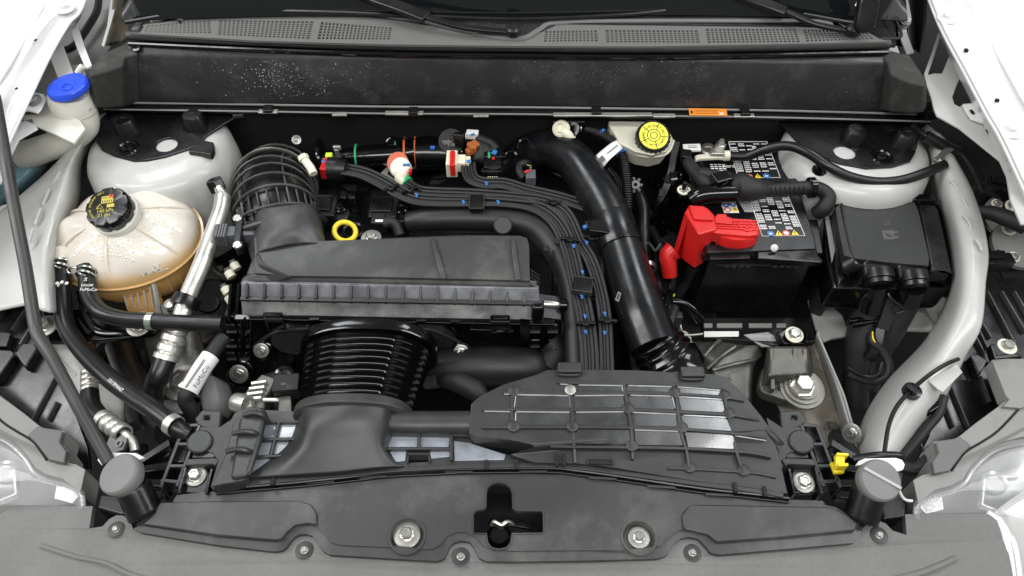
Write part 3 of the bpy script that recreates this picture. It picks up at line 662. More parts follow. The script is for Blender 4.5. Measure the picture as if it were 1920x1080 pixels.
pt = plate('right_strut_cover', 'black cover plate with two conical bushings on the right strut tower', [(1445, 214), (1560, 218), (1690, 220), (1712, 240), (1718, 262), (1717, 285), (1708, 301), (1674, 312), (1625, 315), (1574, 305), (1524, 285), (1495, 262), (1474, 240), (1461, 225), (1448, 222)], PZ, [(1599, 262), (1694, 268)], (1653, 294), (1584, 285, 1.9), (1673, 235))
obj('corner_tab', box((1452, 218, 6.5), 1.8, 1.4, .8, rot=-10), M['matte'], pt, bevel=.2)
# ---------------------------------------------------------------- inner rails
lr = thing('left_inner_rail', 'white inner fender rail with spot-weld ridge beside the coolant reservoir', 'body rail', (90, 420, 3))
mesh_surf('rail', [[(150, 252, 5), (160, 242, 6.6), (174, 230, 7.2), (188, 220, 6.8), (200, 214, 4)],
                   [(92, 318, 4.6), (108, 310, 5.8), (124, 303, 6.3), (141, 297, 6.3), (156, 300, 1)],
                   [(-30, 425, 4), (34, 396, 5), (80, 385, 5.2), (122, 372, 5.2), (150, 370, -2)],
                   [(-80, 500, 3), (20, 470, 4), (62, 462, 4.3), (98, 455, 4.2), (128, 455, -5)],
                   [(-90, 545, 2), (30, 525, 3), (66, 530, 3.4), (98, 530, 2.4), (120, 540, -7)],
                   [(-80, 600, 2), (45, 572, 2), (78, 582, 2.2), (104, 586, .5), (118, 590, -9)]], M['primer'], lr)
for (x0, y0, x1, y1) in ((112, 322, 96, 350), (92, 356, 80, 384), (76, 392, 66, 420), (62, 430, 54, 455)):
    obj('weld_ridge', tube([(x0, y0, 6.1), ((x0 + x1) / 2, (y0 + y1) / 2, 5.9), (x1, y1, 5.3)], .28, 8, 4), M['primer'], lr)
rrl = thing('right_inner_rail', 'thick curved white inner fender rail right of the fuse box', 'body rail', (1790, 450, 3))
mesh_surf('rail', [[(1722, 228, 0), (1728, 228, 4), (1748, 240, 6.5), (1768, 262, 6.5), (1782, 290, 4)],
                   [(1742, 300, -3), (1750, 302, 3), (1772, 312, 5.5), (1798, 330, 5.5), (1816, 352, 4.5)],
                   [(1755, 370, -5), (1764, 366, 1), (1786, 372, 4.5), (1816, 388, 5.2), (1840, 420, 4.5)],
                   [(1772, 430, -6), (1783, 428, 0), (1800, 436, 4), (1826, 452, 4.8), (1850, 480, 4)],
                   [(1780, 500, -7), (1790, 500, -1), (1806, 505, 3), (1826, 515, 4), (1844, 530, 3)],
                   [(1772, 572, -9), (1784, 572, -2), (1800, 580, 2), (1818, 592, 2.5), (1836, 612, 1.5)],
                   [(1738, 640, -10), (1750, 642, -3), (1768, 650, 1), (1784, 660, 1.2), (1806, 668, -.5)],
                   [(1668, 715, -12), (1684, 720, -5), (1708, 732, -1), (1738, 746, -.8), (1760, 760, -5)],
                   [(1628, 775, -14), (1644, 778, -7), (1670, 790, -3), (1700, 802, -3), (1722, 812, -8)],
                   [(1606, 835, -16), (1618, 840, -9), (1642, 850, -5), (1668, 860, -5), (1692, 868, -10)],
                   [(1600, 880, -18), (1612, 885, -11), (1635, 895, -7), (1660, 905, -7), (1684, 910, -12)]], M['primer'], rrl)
obj('gusset', slab([(1742, 712), (1795, 682), (1805, 698), (1768, 735), (1760, 730), (1743, 716)], 1.2, .3), M['primer'], rrl, bevel=.1)
for (a, b_) in (((1783, 340), (1800, 362)), ((1803, 372), (1815, 395)), ((1808, 405), (1822, 430)), ((1830, 450), (1840, 470))):
    obj('weld_ridge', tube([(a[0], a[1], 5.7), ((a[0] + b_[0]) / 2 + 2, (a[1] + b_[1]) / 2, 5.6), (b_[0], b_[1], 5.2)], .26, 8, 4), M['primer'], rrl)
# thin black cable on the rail with clip
t = thing('rail_cable', 'thin black cable clipped along the right inner rail', 'cable', (1700, 740, 1))
obj('sheath', tube([(1797, 673, 2.5), (1770, 685, 2.6), (1740, 705, 2.2), (1705, 735, 1.2), (1680, 765, .4), (1666, 800, -.4), (1658, 850, -1.4), (1655, 870, -1.5)], .3, 10, 6), M['rubber'], t)
c_ = obj('clip_disc', lathe((1711, 732, .6), UP, [(1.3, -.6), (1.3, .1), (.9, .3), (0, .3)], 20), M['black'], t)
obj('clip_jaw', box((1711, 731, 1.7), .9, 1.6, .6, rot=40), M['black'], c_, bevel=.1)
# ---------------------------------------------------------------- washer filler
wf = thing('washer_filler', 'milky white washer filler neck with a blue cap at the upper left', 'filler neck', (125, 190, 11))
neck = cr([P(128, 172, 15.5), P(128, 190, 12.5), P(140, 215, 9), P(135, 245, 6), P(105, 270, 4), P(68, 288, 2)], 5)
def ovtube(pts, rs, m, name, parent, flat=.8, seg=22): return obj(name, tube(pts, 1, seg, 6, rs=rs, flat=flat, fixed_up=False), m, parent, ang=60)
ovtube([(128, 174, 14.6), (132, 190, 13), (140, 208, 11.0), (147, 234, 8.6), (130, 262, 6.2)], [3.3, 3.7, 3.8, 3.4, 2.3], M['cream'], 'upper_bowl', wf, flat=.95)
ovtube([(140, 250, 7.5), (105, 270, 5.8), (75, 282, 4.2), (45, 293, 2.5)], [2.3, 2.3, 2.4, 2.5], M['cream'], 'lower_neck', wf, flat=1)
obj('mount_web', slab([(86, 178), (100, 190), (118, 212), (150, 225), (160, 240), (138, 268), (100, 250), (42, 224), (45, 215), (72, 214)], 12.0, .5), M['cream'], wf, bevel=.15)
obj('side_skirt', surf([[(105, 172, 15), (96, 190, 13), (112, 212, 11)], [(155, 165, 15), (178, 190, 12), (180, 205, 10)], [(165, 175, 14), (176, 215, 9), (165, 235, 8)]], 4), M['cream'], wf, solid=.2) if False else None
cap = obj('blue_cap', lathe((127, 162, 16.2), Vector((-.12, .02, 1)), [(3.3, -.8), (3.45, -.6), (3.45, .1), (3.2, .45), (2.6, .5), (2.5, .38), (1.5, .38), (1.4, .5), (0, .5)], 36, sq=.98), M['blue'], wf)
obj('cap_tab', box((140, 144, 16.4), 1.6, 1.2, .4, rot=20), M['blue'], cap, bevel=.1)
obj('cap_emblem', tube([(115, 163, 16.85), (122, 157, 16.85), (132, 158, 16.85), (136, 163, 16.85), (128, 168, 16.85), (118, 167, 16.85), (115, 163, 16.85)], .1, 6, 4), M['blue'], cap)
obj('breather_spigot', corrugate([(146, 138, 15), (150, 131, 15.6), (156, 124, 16.2)], .62, .2, 4, 12), M['cream'], wf)
obj('neck_seal', lathe((54, 290, 2.2), Vector((-.8, -.2, .5)), [(2.6, -.3), (2.9, -.2), (2.9, .35), (2.6, .45), (2.3, .4)], 28), M['rubber'], wf)
tk = thing('washer_tank', 'pale blue washer tank top at the left edge below the filler neck', 'tank', (50, 300, 0))
mesh_surf('tank_shell', [[(-60, 255, 1), (20, 262, 2), (70, 262, 2), (105, 280, 1)], [(-80, 300, 2), (0, 300, 2.2), (60, 305, 2), (95, 300, 0)], [(-90, 350, 0), (-10, 350, 1), (40, 345, .5), (75, 330, -3)], [(-100, 400, -4), (-20, 395, -3), (20, 375, -3), (60, 350, -8)]], mat('blue_fluid_plastic', (.17, .30, .35), .2, var=.3, vscale=12, rvar=.1), tk)
# ---------------------------------------------------------------- prop rod
t = thing('bonnet_prop', 'long dark steel prop rod lying diagonally along the left side', 'prop rod', (60, 600, 8))
obj('rod', tube([(-10, 180, 22), (4, 260, 20), (25, 380, 16), (48, 500, 12), (64, 600, 9), (72, 630, 8.4), (98, 672, 7.4), (140, 750, 5.2), (205, 868, 2.0)], .85, 12, 6), mat('dark_satin_rod', (.05, .05, .048), .38, rvar=.1, var=.1), t)
# ---------------------------------------------------------------- rubber buffers
def buffer(lab, x, y, z, ax, r, base, tilt):
    t = thing('bonnet_buffer', lab, 'buffer', (x, y, z), 'bonnet buffers')
    obj('rubber_head', lathe((x, y, z), ax, [(0, -2.6), (r * .75, -2.4), (r * .96, -1.6), (r, -.5), (r * .98, -.1), (r * .9, .15), (r * .6, .3), (0, .34)], 40), M['stopgrey'], t)
    b = V3((x, y, z)) - ax.normalized() * cm(2.2); e = V3(base)
    obj('threaded_stem', tube([b, b.lerp(e, .5), e], 1.55, 20, 4), M['gloss'], t)
    obj('stem_socket', tube([b.lerp(e, .35), e, e + (e - b) * .6], 2.15, 24, 3, caps=False), M['black'], t, solid=.3)
    return t
buffer('round grey rubber bonnet buffer at the lower left', 221, 888, 4.6, Vector((-.25, -.1, 1)), 2.7, (262, 940, 0.5), 0)
tb = buffer('round grey rubber bonnet buffer with a pale moulding line at the lower right', 1652, 900, 4.6, Vector((.05, -.28, 1)), 2.65, (1622, 948, .5), 0)
obj('moulding_line', bar((1616, 880, 5.0), (1688, 927, 4.8), .32, .1), M['wh'], tb) if False else obj('moulding_line', (lambda c, a, x, y: bar(c + a * cm(.5) - x * cm(2.1) + y * cm(1.35), c + a * cm(.5) + x * cm(2.15) - y * cm(1.0), .34, .2, up=a))(V3((1652, 900, 4.6)), Vector((.05, -.28, 1)).normalized(), Vector((1, 0, -.05)), Vector((0, 1, .27))), mat('pale_flash', (.45, .45, .44), .5), tb)
# ---------------------------------------------------------------- headlamps
def lamp(name, label, side):
    X = (lambda x: x) if side < 0 else (lambda x: 1872 - x)
    R = lambda L: [(X(p[0]), p[1] + (0 if side < 0 else 20), p[2]) for p in L]
    t = thing(name, label, 'headlamp', (X(60), 900, -2))
    obj('reflector', surf([R([(-260, 760, -6), (-120, 745, -4), (-30, 760, -3.2), (20, 775, -3)]),
                           R([(-260, 830, -6.5), (-120, 830, -5), (-20, 840, -5.5), (70, 850, -4)]),
                           R([(-260, 890, -7), (-120, 890, -5.5), (10, 890, -7), (110, 905, -4.5)]),
                           R([(-280, 960, -9), (-120, 960, -8), (20, 940, -8), (160, 945, -6)]),
                           R([(-280, 1100, -14), (-120, 1080, -13), (20, 1030, -12), (160, 990, -10)])], 4), M['chrome'], t, solid=.3)
    # smaller facets and reflector ribs
    if 0: obj('reflector_facet', slab(R([(32, 870, -3.6), (48, 858, -3.6), (95, 915, -4.4), (50, 925, -4.6)]), 0, .8), M['chrome'], t, bevel=.15)
    obj('reflector_rib', bars(R([(-40, 872, -3.4), (25, 875, -3.6), (30, 925, -4), (-20, 945, -4)]), .5, 1.2), M['chrome'], t, bevel=.12)
    obj('bulb_seat', lathe(R([(8, 886, -4)])[0], Vector((-.2 * side, -.3, 1)), [(1.6, -1), (1.6, .3), (1.2, .5), (.9, .1), (0, .1)], 24), M['chrome'], t)
    obj('adjuster_box', slab(R([(105, 905, -2.2), (142, 910, -2.2), (148, 930, -2.6), (135, 945, -2.8), (100, 935, -2.6)]), 0, 2.2), M['chrome'], t, bevel=.2)
    # clear lens with a thick bright edge
    edge = R([(-70, 805, -1), (-10, 815, -1), (22, 832, -1), (48, 858, -1), (62, 880, -1), (85, 895, -1), (118, 902, -1), (138, 912, -1), (152, 925, -1), (154, 955, -1.4)])
    obj('lens_rim', tube(edge, .42, 10, 6), M['lens'], t)
    obj('lens_rim', tube([(p[0] + side * -3, p[1] + 6, p[2] - .8) for p in edge], .3, 8, 6), M['chrome'], t)
    low = R([(-240, 960, -3), (-160, 960, -2.8), (-80, 950, -2.6), (0, 950, -2.4), (60, 952, -2.4), (95, 953, -2.4), (120, 954, -2.4), (138, 956, -2.4), (148, 958, -2.4), (154, 962, -2.4)])
    e = [V3(p) for p in edge]; l = [V3(p) for p in low]
    bm = B(); mid = [a.lerp(b, .5) + Vector((0, 0, .004)) for a, b in zip(e, l)]
    loft(bm, [e, mid, l], closed=False); obj('clear_lens', bm, M['lens'], t, solid=.25, sub=1)
    # housing behind the lens
    hs = R([(-160, 610, 0), (-60, 690, 0), (0, 742, 0), (45, 775, 0), (72, 797, 0), (82, 802, 0), (122, 808, 0), (116, 828, 0), (128, 845, 0), (128, 868, 0), (142, 870, 0), (160, 880, 0), (150, 925, -.6), (118, 898, -.6), (86, 890, -.6), (64, 876, -.6), (50, 852, -.6), (24, 826, -.6), (-10, 808, -.6), (-80, 790, -.6), (-170, 720, 0)])
    obj('housing_top', slab(hs, 0, 4.5), M['lampgrey'], t, bevel=.2)
    obj('housing_groove', tube(R([(-40, 745, .02), (0, 787, .02), (30, 808, .02), (60, 826, .02), (76, 845, .02), (88, 863, .02)]), .16, 6, 5), M['void'], t)
    obj('housing_step', slab(R([(72, 797, .9), (82, 802, .9), (118, 808, .9), (112, 828, .9), (124, 845, .9), (120, 868, .9), (90, 862, .9), (66, 830, .9), (50, 815, .9)]), 0, 1.0), mat('lamp_step_' + name, (.13, .13, .125), .5), t, bevel=.25)
    return t, None
hl, sl = lamp('left_headlamp', 'clear left headlamp with chrome reflector in the lower left corner', -1)
hr, sr = lamp('right_headlamp', 'clear right headlamp with chrome reflector in the lower right corner', 1)
def shield(lab, plate, ribs, blocks, hub):
    s = thing('lamp_shield', lab, 'shield', plate[0], 'ribbed lamp shields')
    obj('shield_plate', slab(plate, 0, .8), M['pipe'], s, bevel=.2)
    for (x0, y0, x1, y1) in ribs:
        f = lambda y: plate_z(y) + .75
        obj('shield_rib', bar((x0, y0, f(y0)), (x1, y1, f(y1)), .3, .9), M['cover'], s, bevel=.06)  # paler plastic paints the gloss lines along the ribs
    for q, h in blocks: obj('shield_block', slab(q, 0, h), M['black'], s, bevel=.3)
    return s
plate_z = lambda y: -1.0 - max(0, y - 500) * .018
pz = lambda L, d=0: [(x, y, plate_z(y) + d) for x, y in L]
shield('black ribbed plastic shield above the left headlamp', pz([(-60, 500), (26, 500), (37, 512), (60, 592), (84, 655), (110, 705), (142, 775), (165, 838), (170, 880), (120, 880), (70, 795), (0, 740), (-60, 700)]),
       [(-2, 552, 22, 503), (-10, 600, 43, 523), (20, 618, 54, 567), (36, 645, 59, 606), (58, 788, 100, 707), (87, 787, 104, 752), (-4, 575, 8, 552)],
       [(pz([(-40, 652), (20, 655), (27, 664), (-6, 712), (-40, 712)], 1.6), 1.8), (pz([(27, 662), (40, 645), (64, 644), (70, 651), (47, 690), (40, 682)], 1.5), 1.6), (pz([(-40, 622), (8, 622), (20, 624), (12, 650), (-40, 648)], 1.3), 1.2)], None)
shield('black ribbed plastic shield above the right headlamp', pz([(1855, 518), (1945, 522), (1960, 700), (1900, 760), (1800, 825), (1745, 880), (1715, 870), (1740, 820), (1762, 738), (1800, 665), (1833, 610), (1822, 590)]),
       [(1824, 573, 1860, 633), (1835, 613, 1853, 653), (1853, 545, 1905, 645), (1880, 545, 1925, 622), (1904, 545, 1935, 600), (1829, 627, 1847, 662), (1782, 715, 1818, 800), (1767, 738, 1791, 800), (1840, 704, 1858, 753), (1720, 815, 1733, 845)],
       [(pz([(1818, 666), (1836, 664), (1853, 675), (1838, 704), (1833, 700)], 1.5), 1.6), (pz([(1856, 645), (1866, 643), (1870, 664), (1905, 660), (1920, 668), (1866, 674)], 2.0), 1.6)], None)
# bright body edge outside the right lamp
t = thing('right_wing_edge', 'pale lamp surround curving round the right end of the bumper panel', 'trim', (1890, 1000, -2))
obj('trim_rail', tube([(1850, 962, -1.6), (1868, 975, -1.6), (1882, 1000, -1.8), (1892, 1040, -2.2), (1898, 1090, -2.6), (1900, 1130, -3)], .5, 10, 6), M['white'], t)
obj('trim_skin', surf([[(1864, 960, -3), (1960, 900, -3), (2100, 880, -4)], [(1895, 1020, -4), (1990, 990, -4), (2150, 960, -6)], [(1905, 1100, -6), (2010, 1090, -6), (2150, 1080, -8)]], 4), mat('pale_lens_grey', (.5, .5, .48), .12, coat=.6), t, solid=.3)
t = thing('horn_unit', 'round grey horn with a black taped cable at the right edge', 'horn', (1890, 400, 2))
obj('horn_body', lathe((1893, 405, 0), Vector((-.1, -.35, 1)), [(4.6, -3), (4.9, -1.2), (4.9, .2), (4.5, .5), (4.3, .2), (2.6, .1), (2.4, .4), (0, .4)], 40), M['black'], t)
obj('horn_face', lathe((1893, 405, .25), Vector((-.1, -.35, 1)), [(4.25, 0), (4.2, .15), (2.6, .3), (2.4, .5), (0, .5)], 40), mat('horn_grey', (.55, .56, .54), .45, var=.15, bump=.3, bscale=300), t)
obj('horn_bracket', slab([(1862, 378, 3), (1880, 372, 3), (1925, 365, 3), (1925, 392, 3), (1890, 395, 3), (1866, 388, 3)], 0, .6), M['black'], t, bevel=.15)
obj('horn_disc', lathe((1915, 455, -.5), Vector((-.1, -.3, 1)), [(4.6, -1), (4.6, 0), (4.3, .2), (0, .25)], 36), M['lampgrey'], t)
obj('white_cap', lathe((1926, 400, 4.5), Vector((-.1, -.3, 1)), [(2.2, -1), (2.5, 0), (2.3, .3), (0, .4)], 26), M['wh'], t)
bolts('horn_bolt', 'bolt', 'bolts on the horn bracket', [
    ((1869, 382, 3.1), Vector((-.1, -.2, 1)), .75, 'pale bolt at the left of the horn bracket'),
    ((1902, 369, 3.1), Vector((-.1, -.2, 1)), .8, 'pale bolt at the top of the horn bracket'),
    ((1900, 387, 3.3), Vector((-.1, -.2, 1)), 1.1, 'hex nut in the middle of the horn bracket'),
    ((1892, 429, .9), Vector((-.1, -.35, 1)), 1.0, 'pale screw on the grey horn face'),
    ((1901, 482, .2), Vector((-.1, -.3, 1)), .8, 'pale screw between the two horn discs'),
    ((1888, 650, 2.6), UP, 1.1, 'white nut on the right lamp shield')], col='washer', wcol='ivory', wr=1.2)
hw = thing('horn_cable', 'black taped cable looping from a plug to the horn at the right edge', 'cable', (1830, 380, 3))
obj('cable_loop', tube([(1865, 342, 3.5), (1840, 348, 3.6), (1816, 365, 3.6), (1815, 385, 3.6), (1835, 396, 3.8), (1862, 400, 4.2), (1895, 412, 4.6), (1925, 425, 4.6)], .95, 12, 6, rs=[.6, .65, .7, .8, 1.2, 1.4, 1.4]), M['tape'], hw)
obj('cable_branch', tube([(1838, 396, 3.6), (1822, 412, 3.4), (1815, 440, 3), (1820, 468, 2.6), (1838, 486, 2.4)], .65, 10, 6), M['tape'], hw)
def plug(lab, x, y, z, rot, w=5, d=3, h=2.2, m='black'):
    t = thing('cable_plug', lab, 'plug', (x, y, z), 'black cable plugs')
    obj('plug_body', box((x, y, z), w, d, h, rot=rot), M[m], t, bevel=.25)
    c = V3((x, y, z)); R = Matrix.Rotation(math.radians(rot), 3, 'Z')
    obj('plug_collar', box(c + R @ Vector((cm(w * .5), 0, 0)), w * .35, d * .75, h * .8, rot=rot), M[m], t, bevel=.2)
    obj('plug_latch', box(c + R @ Vector((0, 0, cm(h * .55))), w * .6, d * .35, .5, rot=rot), M[m], t, bevel=.12)
    for k in (-.3, .05, .3): obj('plug_rib', box(c + R @ Vector((cm(w * k), 0, cm(h * .5))), .18, d * 1.02, .25, rot=rot), M[m], t)
    return t
plug('black plug at the top of the horn cable', 1869, 350, 3.4, -25, 4.6, 3.4)
plug('black plug lying on the rail left of the lower horn disc', 1852, 490, 2.6, 2, 5.6, 2.8)
kf = thing('key_fob', 'black key fob with oval emblem hanging at the top right by the windscreen', 'key fob', (1620, 30, 20))
kc = P(1622, 26, 24)
kx = Vector((1, 0, 0)); ky = Vector((0, .5, .85)).normalized(); kn = ky.cross(kx).normalized() * 1
kn = Vector((0, -.85, .5)).normalized()
bm = B(); rg = rrect(kc, kx, ky, 3.6, 6.2, 1.4, 5); rg2 = [p + kn * cm(1.2) for p in rrect(kc, kx, ky, 3.2, 5.8, 1.3, 5)]
loft(bm, [rg, rg2]); obj('fob_shell', bm, M['black'], kf, bevel=.25)
kc2 = P(1626, 21, 24) + kn * cm(1.35)
obj('fob_emblem_ring', tube([kc2 + kx * cm(.55 * math.cos(a)) + ky * cm(1.05 * math.sin(a)) for a in [2 * math.pi * i / 16 for i in range(17)]], .09, 6, 1), M['alu2'], kf)
text('fob_lettering', 'Ford', .75, kc2, ky, kn, M['alu2'], kf)
obj('key_ring', tube([(1604, 12, 25), (1608, 4, 25.4), (1618, 0, 25.4), (1624, -8, 25.4)], .18, 8, 5), M['steel'], kf)

t = thing('lamp_housing', 'grey housing block of the right headlamp with a raised corner', 'housing', (1890, 700, 1))
obj('housing_block', slab([(1860, 674), (1885, 672), (1960, 672), (1960, 745), (1915, 765), (1880, 762), (1893, 748), (1886, 742)], .6, 2.5), M['lampgrey'], t, bevel=.25)
# ---------------------------------------------------------------- front shroud with ribbed intake cover
sh = thing('intake_shroud', 'dark grey front shroud with a rib-grid cover, joining the air scoop to the right-hand side', 'shroud', (1150, 800, 2))
# base deck from the left corner to the notch
deck = [(395, 913), (432, 790), (440, 775), (470, 762), (480, 768), (560, 772), (740, 775), (885, 772), (885, 835), (950, 852), (1000, 872), (960, 872), (880, 876), (800, 881), (730, 884), (640, 893), (552, 904), (455, 905), (450, 912)]
obj('base_deck', slab(deck, 0.8, 1.6, [[(765, 853), (803, 853), (806, 866), (764, 868)]]), M['matte'], sh)
obj('slot_frame', tube([(764, 868, 1.1), (766, 852, 1.1), (803, 852, 1.1), (806, 867, 1.1)], .18, 6, 1), M['matte'], sh)
# left raised channel with hoops
ch = [(397, 912), (425, 845), (438, 790), (470, 765), (492, 762), (492, 778), (478, 830), (462, 890), (466, 897), (450, 903)]
obj('left_channel', slab(ch, 2.6, 2.6), M['matte'], sh, bevel=.7, seg=4)
obj('channel_ridge', slab([(448, 782), (466, 768), (494, 762), (500, 775), (487, 830), (470, 880), (462, 893), (430, 897)], 3.3, 1.2), M['matte'], sh, bevel=.6, seg=4)
for (a, b_, c_, d_) in (((457, 778), (475, 774), (492, 778), (502, 792)), ((437, 813), (455, 809), (475, 811), (492, 822)), ((425, 847), (445, 842), (464, 845), (480, 854))):
    obj('hoop_rib', tube([(*a, 3.5), (*b_, 3.9), (*c_, 3.7), (*d_, 2.2)], .38, 8, 6), M['matte'], sh)
# wet windows between ribs, pale colour painting their reflection, left and right of the scoop
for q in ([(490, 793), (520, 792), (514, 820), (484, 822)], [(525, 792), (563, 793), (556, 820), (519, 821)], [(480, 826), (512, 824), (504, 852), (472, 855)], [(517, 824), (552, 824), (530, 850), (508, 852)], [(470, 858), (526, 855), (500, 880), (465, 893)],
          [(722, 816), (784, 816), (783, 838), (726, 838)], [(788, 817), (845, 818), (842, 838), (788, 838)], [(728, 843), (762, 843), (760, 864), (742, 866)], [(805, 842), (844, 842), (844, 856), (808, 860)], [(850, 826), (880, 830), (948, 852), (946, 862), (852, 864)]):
    obj('wet_sheen_panel', slab(q, 1.02, .3), M['film_sheen'], sh, bevel=.12)
for a, b_ in (((722, 812), (880, 815)), ((724, 840.5), (846, 840.5)), ((786, 812), (786, 842)), ((846, 812), (846, 862)), ((486, 790), (566, 790)), ((476, 823.5), (556, 822.5)), ((468, 856.5), (528, 853.5)), ((523, 790), (507, 855))):
    obj('deck_rib', bar((*a, 1.7), (*b_, 1.7), .35, 1.0), M['matte'], sh, bevel=.1)
obj('rear_roll', tube([(700, 784, 1.6), (740, 792, 1.8), (800, 793, 1.8), (884, 793, 1.8)], 1.7, 14, 4, flat=.8), M['matte'], sh)
# raised grid cover
gz = 3.2
top_pts = [(883, 757, gz), (900, 742, gz), (945, 720, gz), (962, 715, gz), (1000, 704, gz), (1027, 693, gz), (1088, 692, gz), (1200, 694, gz), (1340, 701, gz), (1362, 708, gz), (1400, 745, gz), (1428, 780, gz), (1446, 805, 2.6), (1453, 830, 2.0), (1462, 860, 1.6), (1477, 926, 1.0),
           (1400, 913, 1.0), (1310, 903, 1.1), (1200, 885, 1.3), (1120, 872, 1.5), (1080, 869, 1.6), (1000, 867, 1.6), (955, 852, 1.8), (1003, 838, 2.9), (993, 832, gz), (950, 824, gz), (890, 819, gz), (879, 812, gz)]
bm = B(); poly(bm, px_ring(top_pts), 2.8)
obj('grid_cover', bm, M['matte'], sh, bevel=.32, seg=3)
H = [[(1045, 715), (1083, 717), (1170, 718), (1262, 720), (1352, 727)],
     [(942, 734), (1070, 737), (1172, 736), (1264, 738), (1358, 744), (1396, 750)],
     [(904, 766), (1070, 768), (1176, 767), (1272, 772), (1366, 777), (1405, 783), (1429, 789)],
     [(904, 800), (1074, 800), (1183, 801), (1278, 804), (1373, 812), (1410, 815), (1438, 821)],
     [(1032, 836), (1080, 837), (1185, 838), (1284, 840), (1384, 846), (1420, 850), (1447, 856)],
     [(1252, 877), (1292, 878), (1392, 884), (1430, 888), (1457, 894)]]
def zg(x, y):
    z = gz
    if y > 815: z = gz - (y - 815) / 60 * (gz - 1.35)
    if x > 1400: z = min(z, gz - (x - 1400) / 60 * 1.4)
    return max(1.2, z) + .38
for h in H: obj('grid_rib', bars([(x, y, zg(x, y)) for x, y in h], .42, .9, n=3), M['matte'], sh, bevel=.1)
M['wetedge_glint'] = mat('water_bead_glint', (.42, .43, .44), .08, coat=1.0, var=.2, vscale=60)  # pale colour paints the bright glints of water along the ribs
for (x0, y0, x1, y1) in ((1050, 720, 1068, 721), (1085, 722, 1168, 723), (1178, 723, 1260, 725), (1270, 725, 1350, 732), (945, 739, 960, 739), (968, 740, 1066, 742), (1078, 742, 1170, 741), (1182, 741, 1262, 743), (1272, 744, 1354, 749), (908, 771, 958, 772), (968, 772, 1068, 773), (1080, 773, 1172, 772), (1186, 773, 1268, 777), (1282, 779, 1366, 783), (1190, 806, 1276, 809), (1378, 817, 1436, 826), (960, 742, 959, 764), (967, 742, 964, 764), (960, 774, 960, 798), (967, 774, 966, 798), (1066, 722, 1067, 738), (1072, 722, 1074, 738), (1068, 743, 1070, 764), (1260, 742, 1266, 765), (1166, 722, 1168, 734)): obj('water_bead_glint', tube([(x0, y0, zg(x0, y0) - .28), ((x0 + x1) / 2, (y0 + y1) / 2, zg((x0 + x1) / 2, (y0 + y1) / 2) - .28), (x1, y1, zg(x1, y1) - .28)], .1, 6, 2), M['wetedge_glint'], sh)
Vv = [[(963, 735), (959, 768), (963, 804)], [(1068, 717), (1073, 768), (1074, 800), (1079, 868)], [(1170, 718), (1178, 768), (1184, 802), (1187, 861)], [(1262, 720), (1268, 740), (1276, 805), (1288, 845), (1292, 876)], [(1356, 727), (1366, 777), (1381, 845), (1393, 882)]]
for v in Vv: obj('grid_rib', bars([(x, y, zg(x, y) + .01) for x, y in v], .42, .9, n=3), M['matte'], sh, bevel=.1)
for (x, y) in ((963, 735), (963, 802), (1073, 802), (1177, 768), (1184, 838), (1264, 738), (1278, 804), (1358, 743), (1366, 777), (1292, 878), (1393, 884), (1069, 734)):
    obj('rib_boss', lathe((x, y, zg(x, y) - .5), UP, [(.8, 0), (.8, .52), (.7, .58), (0, .58)], 16), M['matte'] if x != 1069 else M['washer'], sh)
# wet sheets in the cells (water film, left as its own patches)
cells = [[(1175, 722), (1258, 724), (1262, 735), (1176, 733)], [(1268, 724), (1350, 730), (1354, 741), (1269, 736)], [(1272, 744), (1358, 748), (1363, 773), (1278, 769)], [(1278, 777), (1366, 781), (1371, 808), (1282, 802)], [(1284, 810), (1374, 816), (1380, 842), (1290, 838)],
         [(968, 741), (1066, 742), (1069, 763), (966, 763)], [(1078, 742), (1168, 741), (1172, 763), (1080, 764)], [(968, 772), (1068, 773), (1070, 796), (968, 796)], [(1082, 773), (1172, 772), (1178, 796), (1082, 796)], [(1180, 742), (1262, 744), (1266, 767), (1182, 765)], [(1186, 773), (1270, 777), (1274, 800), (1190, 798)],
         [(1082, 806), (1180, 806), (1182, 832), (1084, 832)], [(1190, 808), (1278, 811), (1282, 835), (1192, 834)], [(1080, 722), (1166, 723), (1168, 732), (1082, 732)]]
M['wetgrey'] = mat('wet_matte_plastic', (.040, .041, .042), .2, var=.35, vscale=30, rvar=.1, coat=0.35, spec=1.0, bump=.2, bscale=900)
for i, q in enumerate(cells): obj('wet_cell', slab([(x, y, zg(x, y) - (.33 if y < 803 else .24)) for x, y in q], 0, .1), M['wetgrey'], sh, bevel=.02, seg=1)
for (x, y) in ((1068, 692), (1298, 700)):
    obj('locating_tab', box(P(x, y - 1, gz + .5), 3.4, 1.7, 1.1), M['matte'], sh, bevel=.3, seg=3)
    obj('tab_frame', tube([(x - 21, y - 4, gz + .2), (x - 20, y + 8, gz + .2), (x - 14, y + 11, gz + .2), (x + 14, y + 11, gz + .2), (x + 20, y + 7, gz + .2), (x + 20, y - 4, gz + .2)], .25, 8, 3), M['matte'], sh)
obj('slot_shade', slab([(1103, 860, 2.1), (1147, 862, 2.1), (1150, 871, 1.9), (1104, 869, 1.9)], 0, .3), M['void'], sh)  # dark slab painted as the shade of an opening, none is cut
obj('slot_frame', tube([(1102, 870, 1.95), (1102, 859, 2.15), (1148, 861, 2.15), (1151, 872, 1.95)], .15, 6, 1), M['matte'], sh)
for x in (1044, 1057): obj('finger_clip', bars([(x, 847, 3.0), (x + 1, 862, 2.2), (x + 1, 873, 1.6)], .5, .8), M['matte'], sh, bevel=.15)
obj('side_bulge', surf([[(1424, 790, 2.6), (1440, 800, 2.5), (1456, 818, 1.0)], [(1440, 812, 2.6), (1455, 818, 2.6), (1470, 830, 1.2)], [(1452, 830, 2.0), (1462, 834, 2), (1466, 836, 1.0)]], 4), M['matte'], sh, solid=.3)
